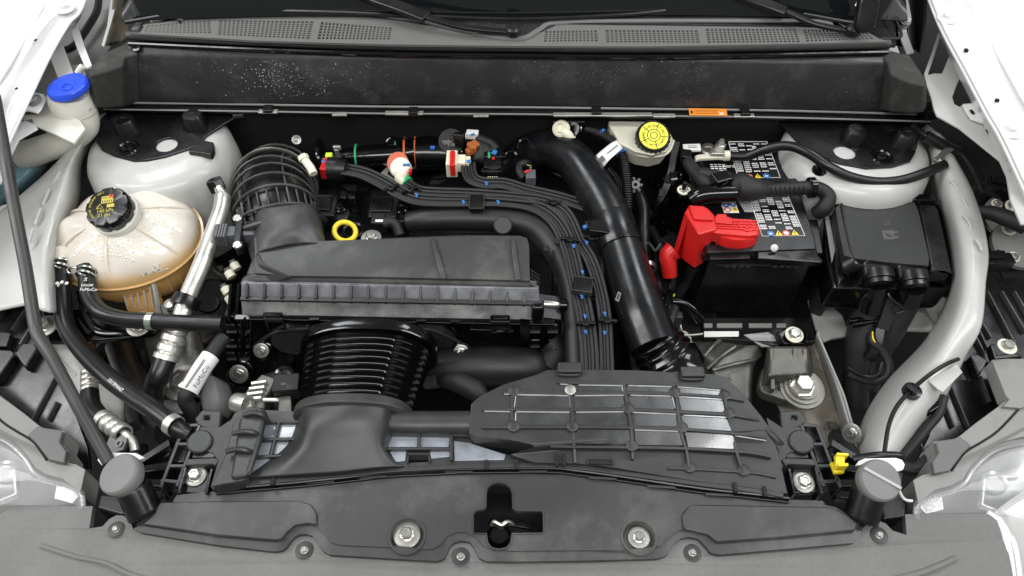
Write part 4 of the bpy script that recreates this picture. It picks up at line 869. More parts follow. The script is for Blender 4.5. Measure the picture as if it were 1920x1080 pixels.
# front lip with notches and the sealing strip
fl_pts = [(397, 913), (455, 906), (500, 902), (552, 897), (640, 889), (730, 881), (800, 877), (880, 873), (960, 872), (1040, 872), (1090, 876), (1160, 885), (1310, 906), (1400, 917), (1470, 928)]
obj('front_lip', bars([(x, y, 1.0) for x, y in fl_pts], .7, 1.2, n=4), M['matte'], sh, bevel=.15)
for x, y in ((457, 905), (512, 901), (912, 872), (968, 871), (1378, 914), (1434, 922)): obj('lip_notch', box((x, y, 1.1), .45, 1.3, .5), M['void'], sh)
sl_ = thing('bonnet_seal', 'thin black rubber seal strip curving along the front edge of the shroud', 'seal', (960, 885, 0.4))
pts = [(405, 920), (460, 915), (552, 907), (640, 898), (730, 888), (800, 884), (880, 881), (960, 880), (1040, 880), (1085, 885), (1160, 895), (1310, 917), (1400, 927), (1480, 936)]
obj('seal_body', bars([(x, y, .35) for x, y in pts], 1.1, 1.4, n=5), M['gloss'], sl_, bevel=.2)
obj('seal_bead', tube([(x, y - 2, .55) for x, y in pts], .22, 8, 5), M['black'], sl_)
for k in range(7):
    u = [(600, 900), (700, 891), (860, 880), (1000, 879), (1130, 890), (1240, 906), (1350, 921)][k]
    obj('seal_slot', bar((u[0] - 26, u[1] + 5, .45), (u[0] + 26, u[1] + 5 + (3 if u[0] > 1050 else (-3 if u[0] < 800 else 0)), .45), .3, .1), M['matte'], sl_)
# ---------------------------------------------------------------- scoop
sc_ = thing('air_scoop', 'smooth grey air scoop fanning out to the front below the bellows', 'air scoop', (620, 830, 2))
rows = [[(562, 772, -1), (568, 768, 2.4), (590, 763, 4.6), (655, 760, 5.6), (715, 763, 4.6), (735, 770, 2.2), (738, 780, -1)],
        [(556, 800, .2), (566, 798, 2.4), (588, 794, 4.4), (645, 790, 5.0), (705, 792, 4.2), (730, 800, 2.2), (738, 812, .2)],
        [(538, 838, .6), (555, 834, 1.8), (580, 830, 3.4), (640, 824, 3.8), (695, 824, 3.4), (715, 832, 2.4), (724, 845, .6)],
        [(497, 873, .8), (525, 870, 1.5), (565, 863, 2.4), (635, 856, 2.8), (695, 854, 2.4), (722, 856, 1.8), (736, 866, .8)],
        [(462, 897, 1.0), (500, 895, 1.3), (560, 890, 1.6), (630, 886, 1.8), (700, 878, 1.6), (732, 876, 1.3), (756, 877, 1.0)]]
obj('scoop_shell', surf(rows, 5), M['matte'], sc_, solid=.3, ang=80)
# ---------------------------------------------------------------- bellows between scoop and air box
bl = thing('intake_bellows', 'glossy black ribbed rubber bellows between air box and scoop', 'bellows', (670, 690, -1))
A = P(680, 616, 1.2) - UP * cm(7.6); Bb = P(655, 738, 4.6) - UP * cm(5.4)
def arch(c, w, h, yv, zv, n=28):
    out = []
    for i in range(n):
        a = 2 * math.pi * i / n; ca, sa = math.cos(a), math.sin(a)
        out.append(c + Vector((1, 0, 0)) * cm(w / 2 * math.copysign(abs(ca) ** .75, ca)) + zv * cm((h * .62 if sa > 0 else h * .38) * math.copysign(abs(sa) ** .8, sa)))
    return out
def bellow_rings(bm, A, Bb, w0, w1, h0, h1, count, depth):
    ax = (Bb - A).normalized(); zv = Vector((0, 0.05, 1)).normalized()
    rings = []; M_ = count * 4
    for i in range(M_ + 1):
        f = i / M_; k = depth * (0, .7, 1, .7)[i % 4]
        rings.append(arch(A.lerp(Bb, f), w0 + (w1 - w0) * f - k * 2, h0 + (h1 - h0) * f - k * 1.6, ax, zv, 40))
    loft(bm, rings)
bm = B(); bellow_rings(bm, A, Bb, 20.0, 16.0, 12.2, 8.7, 10, .95); obj('bellows_body', bm, M['gloss'], bl, ang=80)
zv = Vector((0, 0.05, 1)).normalized()
bm = B(); loft(bm, [arch(A - Vector((0, -.012, 0)), 21.5, 12.9, None, zv, 40), arch(A, 21.7, 13.2, None, zv, 40), arch(A - Vector((0, .006, 0)), 21.4, 12.8, None, zv, 40)]); obj('rear_collar', bm, M['gloss'], bl)
bm = B(); c0 = Bb + Vector((0, -.004, 0)); loft(bm, [arch(c0, 15.6, 8.6, None, zv, 40), arch(c0, 16.8, 9.4, None, zv, 40), arch(c0 + Vector((0, -.014, .002)), 16.8, 9.4, None, zv, 40), arch(c0 + Vector((0, -.018, .002)), 15.8, 8.6, None, zv, 40)])
obj('front_collar', bm, M['matte'], bl, bevel=.15)
# ---------------------------------------------------------------- air box
ab = thing('air_box', 'large dark grey air filter box with ribbed front edge', 'air box', (720, 500, 4))
lidz = 5.0
lid = [(477, 445, lidz), (560, 453, lidz), (600, 452, lidz), (700, 448, lidz + .1), (813, 443, lidz + .1), (880, 441, lidz), (975, 442, lidz), (988, 446, lidz - .1), (992, 460, lidz - .2), (993, 512, 3.9), (994, 526, 3.5), (880, 523, 3.7), (700, 519, 3.9), (552, 517, 4.0), (478, 512, 4.2), (478, 474, lidz)]
obj('lid_top', slab(lid, 0, 2.6), M['cover'], ab, bevel=.55, seg=4)
sk = surf([[(456, 520, 3.2), (478, 512, 3.9), (552, 517, 3.7), (700, 519, 3.6), (880, 523, 3.4), (994, 526, 3.2), (1004, 527, 2.6)],
           [(450, 532, 2.6), (480, 530, 3.1), (552, 530, 2.9), (700, 532, 2.8), (880, 536, 2.6), (996, 539, 2.4), (1006, 540, 2.0)]], 3)
obj('lid_slope', sk, M['cover'], ab, solid=.4)
obj('lid_channel', bars([(812, 446, 5.35), (820, 480, 5.3), (833, 522, 4.1)], .9, .5, n=4), M['cover'], ab, bevel=.22)
obj('lid_channel', bars([(962, 446, 5.25), (965, 480, 5.2), (972, 524, 3.9)], .8, .5, n=4), M['cover'], ab, bevel=.2)
obj('corner_gusset', surf([[(482, 474, 5.2), (497, 498, 5.0), (548, 520, 4.1)], [(474, 485, 4.4), (486, 505, 4.2), (540, 524, 3.8)], [(462, 515, 3.2), (478, 522, 3.2), (520, 528, 3.2)]], 4), M['cover'], ab, solid=.3)
# neck hood rising to the corrugated duct
obj('neck_hood', surf([[(452, 440, 0), (462, 405, 3.2), (490, 392, 6.6), (540, 384, 7.4), (580, 382, 6.4), (598, 400, 3.2), (606, 425, -1)],
                       [(460, 452, 1.5), (474, 425, 4.2), (500, 412, 6.8), (545, 405, 7.4), (584, 405, 6.2), (602, 425, 3.2), (610, 448, 0)],
                       [(466, 470, 2.5), (480, 448, 5.0), (505, 438, 6.6), (548, 432, 7), (588, 430, 6), (605, 442, 3.8), (612, 458, 2)],
                       [(474, 495, 3.0), (482, 474, 5.0), (510, 466, 5.4), (552, 458, 5.4), (592, 456, 5.1), (606, 458, 4.2), (612, 466, 3)]], 5), M['cover'], ab, solid=.4, ang=80)
# ribbed front ledge
fy = P(720, 545, 3.0).y
ledge = [PV(452, 531, fy + .012), PV(1010, 541, fy + .008), PV(1012, 566, fy - .004), PV(452, 557, fy - .002)]
bm = B(); poly(bm, ledge, .8, d=Vector((0, 1, -.3))); obj('front_ledge', bm, M['film_sheen'] if False else mat('bluish_wet_ledge', (.17, .174, .185), .25, var=.35, vscale=40), ab, bevel=.1)
for i in range(17):
    x = 463 + i * 32.6; y0 = 531 + (x - 452) * .018
    a = PV(x, y0 - 1, fy + .010); b_ = PV(x - 2, y0 + 26, fy - .008)
    obj('ledge_rib', bars([a, b_], .38, 1.4), M['matte'], ab, bevel=.08)
obj('ledge_rail', bars([PV(450, 558, fy - .006), PV(720, 562, fy - .008), PV(1014, 567, fy - .008)], .8, .5), M['matte'], ab, bevel=.12)
# glossy vertical front band
t0 = [PV(x, y, fy - .006) for x, y in ((452, 560), (600, 562), (800, 565), (1012, 569))]; b0 = [PV(x, y, fy - .016) for x, y in ((455, 592), (600, 594), (800, 598), (1012, 601))]
bm = B(); back = Vector((0, .01, 0)); loft(bm, [t0, b0, [p + back for p in b0], [p + back for p in t0]], closed=False)
obj('front_band', bm, mat('smeared_sheen_plastic', (.27, .27, .265), .18, var=.5, vscale=22, rvar=.10, coat=1.0, dust=.9, dcol=(.6, .6, .59), dscale=20), ab)  # pale base stands in for the band's dim reflection, blotches are smears
obj('band_lip', bars([PV(x, y, fy - .022) for x, y in ((440, 594), (600, 596), (800, 600), (1040, 604))], 1.0, .5), M['gloss'], ab, bevel=.12)
for x in (510, 590, 670, 690, 790, 855, 935, 990): obj('lip_catch', box(PV(x, 597 + (x - 450) * .012, fy - .026), 1.6, .5, .45), M['black'], ab, bevel=.08)
for x in (515, 938):
    y = 596 + (x - 450) * .012
    c = PV(x, y, fy - .03); obj('frame_clip', tube([c + Vector((-.013, 0, .012)), c + Vector((-.013, -.006, -.02)), c + Vector((.013, -.006, -.02)), c + Vector((.013, 0, .012)), c + Vector((-.013, 0, .012))], .28, 6, 1), M['gloss'], ab)
    obj('clip_bar', box(c + Vector((0, -.003, .002)), 3.0, .7, .9), M['black'], ab, bevel=.15)
# left and right end towers
for (x0, x1, name) in ((420, 470, 'left_end_frame'), (985, 1055, 'right_end_frame')):
    cx = (x0 + x1) / 2
    top = PV(x0, 592, fy - .01), PV(x1, 600, fy - .01); bot = PV(x0 + 4, 690, fy + .02), PV(x1 - 4, 690, fy + .02)
    bm = B(); loft(bm, [[top[0], top[1], top[1] + Vector((0, .05, 0)), top[0] + Vector((0, .05, 0))], [bot[0], bot[1], bot[1] + Vector((0, .05, 0)), bot[0] + Vector((0, .05, 0))]]); obj(name, bm, M['black'], ab, bevel=.35)
    for s_ in (0, 1): obj('frame_edge', bars([top[s_] - Vector((0, .003, 0)), bot[s_] - Vector((0, .003, 0))], .4, .5), M['matte'], ab, bevel=.1)
    for k, yy in enumerate((612, 640, 664)):
        for dx in (-.24, .24):
            c = PV(cx + (x1 - x0) * dx, yy, fy - .012 + k * .008); obj('frame_pocket', box(c, 1.9, .8, 1.5), M['black'], ab, bevel=.4, seg=3)
            obj('pocket_lip', box(c - UP * .009 - Vector((0, .002, 0)), 1.7, 1.0, .35), M['cover'], ab, bevel=.1)
for x in (432, 447, 458): obj('left_fin', bars([PV(x, 532, fy + .02), PV(x - 5, 596, fy - .012)], .5, 2.6), M['black'], ab, bevel=.12)
for x in (972, 986, 1000): obj('right_fin', bars([PV(x, 540, fy + .01), PV(x, 600, fy - .014)], .45, 1.6), M['black'], ab, bevel=.12)
obj('right_clip', box(PV(1008, 585, fy - .02), 2.0, 1.2, 3.6), M['gloss'], ab, bevel=.5, seg=3)
for k in range(5): obj('side_hatch', bars([(995, 505 + k * 7, 3), (1012, 517 + k * 7, 1.5)], .2, .4), M['matte'], ab)
# latch straps
for (x, y) in ((455, 640), (984, 640)):
    obj('latch_strap', bars([PV(x, 598, fy - .03), PV(x, 640, fy - .02), PV(x, 660, fy - .014)], 1.5, .8), M['gloss'], ab, bevel=.2)
# lower body
by = fy + .012
bm = B(); loft(bm, [[PV(440, 598, by), PV(1040, 606, by), PV(1040, 606, by) + Vector((0, .2, 0)), PV(440, 598, by) + Vector((0, .2, 0))], [PV(450, 700, by + .01), PV(1030, 700, by + .01), PV(1030, 700, by) + Vector((0, .2, 0)), PV(450, 700, by) + Vector((0, .2, 0))]])
obj('lower_body', bm, M['black'], ab, bevel=.4)
bm = B(); q = [PV(880, 618, by - .012), PV(965, 622, by - .012), PV(968, 668, by - .008), PV(880, 668, by - .008)]; poly(bm, q, 3, d=Vector((0, 1, 0))); obj('body_box', bm, M['black'], ab, bevel=.2)
# mounting wings beside the bellows
obj('wing_rail', tube([PV(475, 650, by - .03), PV(520, 622, by - .03), PV(600, 616, by - .03), PV(760, 616, by - .03), PV(820, 622, by - .03), PV(880, 652, by - .03)], .3, 8, 5), M['matte'], ab)
obj('wing_rail', tube([PV(540, 604, by - .02), PV(700, 602, by - .02), PV(830, 606, by - .02), PV(860, 630, by - .02)], .35, 8, 5), M['gloss'], ab)
for s, pts in ((0, [(505, 632), (530, 620), (575, 618), (590, 630), (560, 668), (525, 662), (508, 648)]), (1, [(780, 620), (830, 624), (858, 640), (840, 662), (800, 672), (778, 650)])):
    bm = B(); poly(bm, [PV(x, y, by - .022) for x, y in pts], 2, d=Vector((0, 1, -.2))); obj('wing_blister', bm, M['wetgrey'], ab, bevel=.45, seg=4)
for c in ((528, 688), (528, 672)): obj('lower_lug', lathe(PV(*c, by), Vector((0, -.8, .6)), [(2.3, -1), (2.2, .5), (1.6, 1.2), (0, 1.2)], 24), M['black'], ab)
AX = Vector((0, -.75, .65))
bolts('air_box_bolt', 'bolt', 'bright bolts fixing the air box', [
    (PV(490, 657, by - .04), AX, .95, 'bright flanged bolt left of the bellows, upper of two on the air box'),
    (PV(448, 701, by - .03), AX, 1.25, 'bright bolt with wide washer at the lower left foot of the air box'),
    (PV(865, 660, by - .04), AX, .95, 'bright flanged bolt right of the bellows'),
    (PV(1025, 686, by - .03), AX, 1.2, 'bright bolt with wide washer at the lower right foot of the air box')], wr=1.35)
for x, y, r in ((490, 658, 1.75), (448, 702, 2.6), (865, 661, 1.75), (1025, 688, 2.4)):
    obj('bolt_eye', lathe(PV(x, y, by - .03), AX, [(r, -1.5), (r, -.4), (r * .8, -.2), (0, -.2)], 26), M['gloss'], ab)
# ---------------------------------------------------------------- rear corrugated duct
du = thing('corrugated_duct', 'fat black ribbed duct rising behind the left end of the air box', 'duct', (510, 340, 3))
cen = [P(524, 430, -.5), P(519, 408, .5), P(514, 382, .3), P(514, 358, -1.6), P(526, 338, -5)]
obj('duct_core', tube(cen, 6.4, 36, 6), M['black'], du)
path = cr(cen, 8); fr = frames(path)
for k in (2, 6, 10, 14, 18, 22, 26, 30):
    p, (t, s, u) = path[k], fr[k]
    obj('ring_rib', tube([p + s * (cm(7.1) * math.cos(a)) + u * (cm(7.1) * math.sin(a)) for a in [2 * math.pi * j / 32 for j in range(33)]], .24, 8, 1), M['cover'], du)
for j in range(15):
    a = math.radians(-8 + j * 14)
    obj('cross_rib', tube([path[k] + fr[k][1] * (cm(6.75) * math.cos(a)) + fr[k][2] * (cm(6.75) * math.sin(a)) for k in range(1, 11 if j % 5 else 30)], .2, 6, 1), M['cover'] if j % 5 == 0 else M['matte'], du)
p, (t, s, u) = path[0], fr[0]
obj('duct_flange', tube([p + s * (cm(7.6) * math.cos(a)) + u * (cm(7.4) * math.sin(a)) for a in [2 * math.pi * j / 32 for j in range(33)]], .6, 8, 1), M['matte'], du)
cl = thing('hose_clamp', 'pale worm-drive clamp screw at the top right of the ribbed duct', 'clamp', (583, 312, 4))
p, (t, s, u) = path[26], fr[26]
obj('clamp_band', tube([p + s * (cm(7.3) * math.cos(a)) + u * (cm(7.3) * math.sin(a)) for a in [2 * math.pi * j / 32 for j in range(33)]], .3, 8, 1, flat=2), M['steel'], cl)
obj('clamp_screw', tube([(572, 301, 4.6), (582, 314, 4.4), (588, 326, 4.0)], .75, 12, 2), M['ivory'], cl)
obj('clamp_head', lathe((571, 300, 4.7), Vector((-.5, .8, .3)), [(.95, 0), (.95, .8), (0, .8)], 8), M['ivory'], cl)
# sensor on the neck
sn = thing('air_flow_sensor', 'grey air flow sensor plug at the left of the air box neck', 'sensor', (450, 440, 2))
obj('sensor_body', box((447, 440, 3.4), 6.0, 2.2, 2.2, rot=4), M['grey'], sn, bevel=.3)
obj('sensor_nose', box((417, 440, 3.4), 2.2, 2.6, 2.6, rot=4), M['grey'], sn, bevel=.3)
for k in range(4): obj('nose_rib', box((410 + 5 * k, 440, 4.0), .3, 2.8, 2.2, rot=4), M['grey'], sn)
obj('sensor_flange', box((452, 432, 3.8), 1.2, 8.5, 2.6, rot=8), M['black'], sn, bevel=.2)
for k in range(3): obj('stiffener', bars([(452, 405 + 12 * k, 4.4), (485, 402 + 12 * k, 4.6)], .4, 1.2), M['matte'], sn, bevel=.1)
for y in (411, 461): obj('sensor_screw', lathe((446, y, 4.8), UP, [(.75, 0), (.75, .4), (.5, .6), (0, .6)], 12), M['steel'], sn)
obj('sensor_cable', tube([(408, 446, 3), (400, 455, 2), (396, 480, 0), (400, 505, -2), (418, 518, -3), (435, 520, -3), (446, 500, -2)], .6, 10, 6), M['tape'], sn)
# ---------------------------------------------------------------- engine top
en = thing('engine_block', 'dark engine top under the hoses behind the air box', 'engine', (760, 380, -8))
obj('valve_cover', slab([(590, 330), (1120, 330), (1140, 560), (1000, 560), (600, 470)], -9, 4), M['deep'], en, bevel=.5)
obj('rear_block', slab([(420, 225), (1200, 225), (1200, 335), (430, 335)], -13, 6), M['deep'], en, bevel=.5)
obj('gearbox_mass', slab([(1150, 420), (1320, 420), (1360, 700), (1180, 700)], -20, 8), M['deep'], en, bevel=1)
rnd = random.Random(3)
for (x, y) in ((655, 365), (711, 375), (760, 370)):
    obj('cover_pocket', box((x, y, -7.5), 3.2, 4, 2.2), M['deep'], en, bevel=.4)
for x in (610, 640, 672, 700, 730, 762): obj('cover_rib', bars([(x, 355, -6.4), (x + 2, 400, -6.6)], .3, 1.5), M['gloss'], en, bevel=.08)
obj('cover_edge', tube([(600, 352, -6), (640, 352, -6), (655, 360, -6), (690, 360, -6), (700, 352, -6), (780, 356, -6), (840, 368, -6), (900, 360, -6)], .22, 6, 4), M['gloss'], en)
obj('cover_loop', tube([(650, 366, -5.8), (655, 392, -5.8), (662, 398, -5.8), (672, 398, -5.8), (680, 366, -5.8)], .2, 6, 4), M['gloss'], en)
def coil(x, y, lab):
    t = thing('ignition_coil', lab, 'ignition coil', (x, y, -4), 'ignition coils')
    obj('coil_body', box((x, y + 14, -5.0), 5.2, 5.5, 4), M['deep'], t, bevel=.3)
    obj('coil_top', box((x - 6, y, -3.0), 3.8, 3.4, .9), M['black'], t, bevel=.25)
    obj('coil_screw', lathe((x + 30, y + 6, -3.4), UP, [(1.0, -1.5), (1.0, 0), (.8, .1), (.8, .5), (.45, .6), (.4, .9), (0, .9)], 14), M['steel'] if False else M['gloss'], t)
    obj('coil_socket', lathe((x + 30, y + 16, -4), UP, [(1.7, -4), (1.7, -.2), (1.5, 0), (0, 0)], 20), M['deep'], t)
coil(608, 384, 'black ignition coil beside the ribbed duct'); coil(722, 386, 'black ignition coil in the middle above the dipstick')
# dipstick
ds = thing('oil_dipstick', 'yellow ring handle of the oil dipstick behind the air box', 'dipstick', (647, 434, -1))
c = P(647, 434, 1.5)
nz = Vector((.25, -.62, .74)).normalized(); x_, y_, _ = basis(nz)
obj('ring_handle', tube([c + x_ * (cm(1.75) * math.cos(a)) + y_ * (cm(1.55) * math.sin(a)) for a in [2 * math.pi * j / 28 for j in range(29)]], .42, 12, 1), M['yellow'], ds)
obj('guide_tube', lathe((664, 440, -3), UP, [(1.9, -4), (1.9, 1.2), (1.7, 1.4), (1.4, 1.2), (1.4, -1), (0, -1)], 24), M['black'], ds)
bolts('engine_bolt', 'bolt', 'bright bolts on the engine behind the air box', [
    ((696, 446, -1.0), UP, 1.15, 'bright flanged bolt between dipstick ring and intake pipe'),
    ((556, 262, 1), Vector((0, -.6, .8)), .6, 'pale washered bolt above the ribbed duct')], wr=1.5)
t = thing('coil_plug', 'black plug with a white mark right of the dipstick', 'plug', (712, 418, -2))
obj('plug_body', box((711, 418, -2), 2.6, 2.6, 2.8), M['deep'], t, bevel=.4)
obj('white_mark', box((711, 414, -.4), 1.3, .5, .12), M['wh'], t)
obj('plug_boot', tube([(718, 420, -1.5), (732, 416, -1.4), (744, 424, -2), (750, 440, -3)], 1.0, 12, 5), M['tape'], t)
# fuel rail / sensor group at the back
fr1 = thing('charge_pipe', 'glossy black moulded pipe with orange seals behind the engine', 'pipe', (750, 285, -1))
obj('pipe_body', tube([(596, 300, -2), (640, 296, -2), (700, 293, -2), (750, 290, -2), (800, 284, -2), (870, 286, -2)], 2.1, 20, 6, rs=[1.6, 1.7, 2.2, 2.4, 2.9, 3.0]), M['gloss'], fr1)
obj('pipe_flange', lathe((601, 298, -2), Vector((1, .1, .05)), [(0, 0), (3.7, 0), (3.8, .25), (3.7, .6), (2, .7), (0, .7)], 32), M['gloss'], fr1)
for x, y in ((759, 289), (779, 287)): obj('orange_seal', lathe((x, y, -2), Vector((1, .05, 0)), [(2.8, 0), (3.2, 0), (3.2, .35), (2.8, .35)], 32), M['orange'], fr1)
obj('main_barrel', tube([(782, 288, -1.6), (820, 288, -1.6), (862, 290, -1.6)], 3.1, 24, 4), M['gloss'], fr1)
obj('barrel_ridge', bars([(785, 272, 1.2), (860, 272, 1.2)], .5, .5), M['gloss'], fr1, bevel=.12)
obj('blue_mark', box((811, 277, 1.6), .8, .7, .3), M['bluepaint'], fr1)
for x in (668, 742): obj('green_ring', lathe((x, 294 - (x - 668) * .1, -2), Vector((1, .05, 0)), [(2.3, 0), (2.42, 0), (2.42, .35), (2.3, .35)], 20), M['green'], fr1)
obj('upper_lug', tube([(726, 266, 0), (732, 260, .6), (742, 262, .4), (748, 272, 0)], .35, 8, 4), M['gloss'], fr1)
for x in (753, 771): obj('upper_loop', lathe((x, 268, .8), Vector((0, -.3, 1)), [(.7, 0), (1.05, 0), (1.05, .25), (.7, .25)], 18), M['gloss'], fr1)
def tag_conn(lab, x, y, z, parts):
    t = thing('connector', lab, 'connector', (x, y, z))
    for (nm, cx, cy, cz, sx, sy, sz, r, m_) in parts: obj(nm, box((cx, cy, cz), sx, sy, sz, rot=r), M[m_], t, bevel=.15)
    return t
t = tag_conn('red and yellow locked connector where the loom starts beside the ribbed duct', 612, 310, 1, [('red_lock', 611, 317, 1.0, 1.3, 2.8, 2.4, -8, 'red'), ('lock_arm', 616, 300, 2.2, 1.4, 1.0, .6, 25, 'red'), ('lime_tag', 617, 293, 2.4, 1.2, 1.1, 1.0, 0, 'lime'), ('blue_mark', 609, 303, 2.0, 1.2, .7, .5, 15, 'bluepaint')])
obj('boot', tube([(617, 316, .8), (635, 317, .8), (650, 318, .8)], 2.2, 18, 4, rs=[2.2, 2.1, 1.7]), M['rubber'], t)
tag_conn('small bright square clip standing above the red connector', 632, 282, 3, [('clip_body', 632, 287, 1.5, .8, .5, 1.8, 0, 'washer'), ('clip_head', 632, 277, 2.6, 1.4, .6, .9, 0, 'alu2')])
t = thing('connector', 'cream elbow connector with orange seal in the middle of the rear pipes', 'connector', (752, 318, 1))
obj('orange_disc', lathe((747, 306, .4), Vector((-.2, -.5, .8)), [(0, 0), (2.0, 0), (2.0, .5), (0, .5)], 28), M['orange'], t)
obj('cream_head', lathe((754, 318, .2), Vector((-.2, -.4, .9)), [(0, 0), (1.9, 0), (1.95, 1.2), (1.6, 1.6), (0, 1.7)], 22), M['ivory'], t)
obj('cream_spout', tube([(754, 324, 1), (752, 334, .3), (758, 342, -.3)], 1.2, 14, 4), M['ivory'], t)
obj('green_ring', lathe((760, 340, -.2), Vector((.7, -.7, -.2)), [(0, 0), (1.25, 0), (1.25, .6), (0, .6)], 18), M['green'], t)
obj('red_mark', box((769, 322, 1.6), .5, 1.0, .8), M['red'], t, bevel=.1)
obj('blue_mark', box((762, 309, 2.0), 1.2, .4, .3), M['bluepaint'], t)
t = thing('heat_shield_tab', 'small bright metal tab beside the cream elbow connector', 'bracket', (722, 320, -3))
obj('metal_tab', slab([(714, 324), (724, 314), (734, 311), (726, 326), (738, 334), (744, 342), (736, 341), (724, 332)], -3, .3), M['alu2'], t, bevel=.05)
t = tag_conn('cream and red connector at the head of the second loom', 848, 306, 1, [('cream_head', 848, 307, 1, 2.0, 3.8, 3.2, 0, 'ivory'), ('red_lock', 849, 306, 1.8, .9, 4.0, 2.6, 2, 'red'), ('cream_neck', 862, 306, 1, 2.2, 2.4, 2.2, 0, 'ivory'), ('cream_spout', 873, 305, 1, 1.6, 2.0, 1.6, -10, 'ivory'), ('blue_mark', 879, 302, 2.2, .9, .6, .3, 0, 'bluepaint')])
# embossed oval cap sensor
t = thing('map_sensor', 'black round sensor with raised pale print above the rear pipe', 'sensor', (845, 264, 3))
obj('sensor_disc', lathe((846, 265, 2), Vector((.1, -.75, .7)), [(0, -.6), (2.3, -.6), (2.4, 0), (2.3, .3), (0, .35)], 30), M['tape'], t)
obj('sensor_bar', box((860, 262, 3.2), 1.7, 1.0, 3.0, rot=-5), M['black'], t, bevel=.3)
fx = Vector((0, .5, .8)).normalized(); fn = Vector((.1, -.75, .7))
for (x, y, s) in ((841, 258, '87 59'), (836, 265, 'PA66'), (840, 268, 'G3097'), (846, 272, '71 82')): text('raised_print', s, .62, (x, y, 2.7), Vector((1, .15, .1)), fn, mat('faded_print', (.3, .29, .26), .5) if 'faded_print' not in bpy.data.materials else bpy.data.materials['faded_print'], t, ext=.02)
t = tag_conn('white topped sensor connector beside the round sensor', 887, 254, 3, [('white_top', 886, 253, 3.4, 2.2, 1.3, 1.6, -5, 'wh'), ('white_side', 876, 256, 2.9, .7, 1.2, 1.0, 0, 'ivory'), ('blue_mark', 886, 252, 4.25, .8, .5, .1, 30, 'bluepaint'), ('base', 888, 262, 2.2, 2.8, 1.6, 1.6, 0, 'black')])
obj('sensor_cable', tube([(896, 258, 3), (910, 264, 3), (922, 270, 2.6), (931, 281, 2)], .8, 12, 5), M['tape'], t)
t = tag_conn('amber brown connector among black tape behind the engine', 887, 277, 2, [('amber_body', 888, 276, 2.2, 2.0, 1.7, 1.7, 38, 'brown'), ('amber_collar', 885, 279, 2.0, .5, 2.3, 1.9, 38, 'brown'), ('amber_nose', 881, 284, 1.6, 1.3, 1.2, 1.2, 38, 'brown')])
obj('tape_wrap', tube([(890, 270, 1), (902, 275, 1.6), (908, 284, 1.4), (900, 296, .6), (912, 290, 1), (926, 285, 1)], 1.6, 14, 5), M['tape'], t)
t = tag_conn('tall black connector with green and pink pins', 925, 300, 1, [('connector_head', 926, 294, 1.2, 3.6, 2.6, 2.4, 0, 'black'), ('green_pin', 917, 291, 2.6, .5, 1.5, .5, 0, 'green'), ('pink_pin', 925, 297, 2.7, .5, .7, .4, 0, 'red'), ('blue_clip', 927, 286, 2.9, .9, 1.0, .5, -20, 'bluepaint'), ('connector_body', 924, 312, .2, 3.2, 3.2, 2.6, 0, 'black'), ('connector_skirt', 922, 325, -.4, 3.8, 1.0, 2.0, 0, 'black'), ('latch_bar', 926, 316, 1.7, 1.8, .25, .3, 0, 'gloss')])
for k in range(5): obj('wire_end', bar((913 + k * 4, 335, -.2), (916 + k * 4, 331, -.2), .18, .2), M['ivory'], t, smooth=False)
t = tag_conn('small grey and red connector beside the big intake pipe', 993, 325, 0, [('grey_body', 995, 333, .2, 1.8, 2.2, 2.0, 0, 'grey'), ('grey_pin', 995, 316, 1.2, .4, 1.6, .6, 0, 'grey'), ('red_lever', 989, 321, 1.4, 1.3, .4, .3, 20, 'red'), ('yellow_wire', 992, 310, 1.2, .9, .2, .2, -30, 'yellow')])
obj('cable_hook', tube([(982, 334, 0), (974, 322, .4), (975, 310, .6), (984, 306, .8), (991, 308, 1)], .7, 12, 5), M['tape'], t)
obj('rear_loops', tube([(945, 298, 1), (950, 287, 1.4), (962, 285, 1.4), (968, 291, 1)], .35, 8, 4), M['gloss'], fr1)
obj('rear_loops', tube([(968, 280, 1), (975, 264, 1.6), (988, 262, 1.6), (996, 272, 1)], .4, 8, 4), M['gloss'], fr1)
obj('rear_tray', slab([(700, 236), (1040, 238), (1010, 262), (720, 262)], -6, 1), M['deep'], fr1, bevel=.3)
# ---------------------------------------------------------------- pipes and looms
bp = thing('big_intake_pipe', 'big glossy black intake pipe curving from the back down to the front right', 'pipe', (1150, 450, 2))
obj('pipe_body', tube([(940, 330, -8), (985, 290, -3.5), (1030, 278, 0), (1075, 300, 1.8), (1115, 355, 1.8), (1145, 410, 1.2), (1165, 465, .2), (1185, 530, -.8), (1205, 590, -1.8), (1228, 650, -3)], 3.7, 32, 8, rs=[3.4, 3.5, 3.5, 3.6, 3.6, 3.6, 3.6, 3.7, 3.9, 3.9]), M['pipe'], bp, ang=80)
pp = cr([V3(p) for p in [(1145, 410, 1.2), (1165, 465, .2), (1185, 530, -.8), (1205, 590, -1.8)]], 8)
for k, r in ((0, 3.72), (8, 3.78)):
    tt = (pp[k + 1] - pp[k]).normalized(); obj('pipe_seam', lathe(pp[k], tt, [(r, 0), (r + .05, .03), (r + .05, .12), (r, .15)], 36), M['pipe'], bp)
obj('pipe_cuff', lathe(pp[0], (pp[8] - pp[0]).normalized(), [(3.7, 0), (3.74, .1), (3.74, (pp[8] - pp[0]).length * 100 - .1), (3.7, (pp[8] - pp[0]).length * 100)], 36), M['pipe'], bp)
obj('cuff_tab', box((1126, 428, 3.0), 3.6, 2.6, 1.2, rot=-10), M['pipe'], bp, bevel=.2)
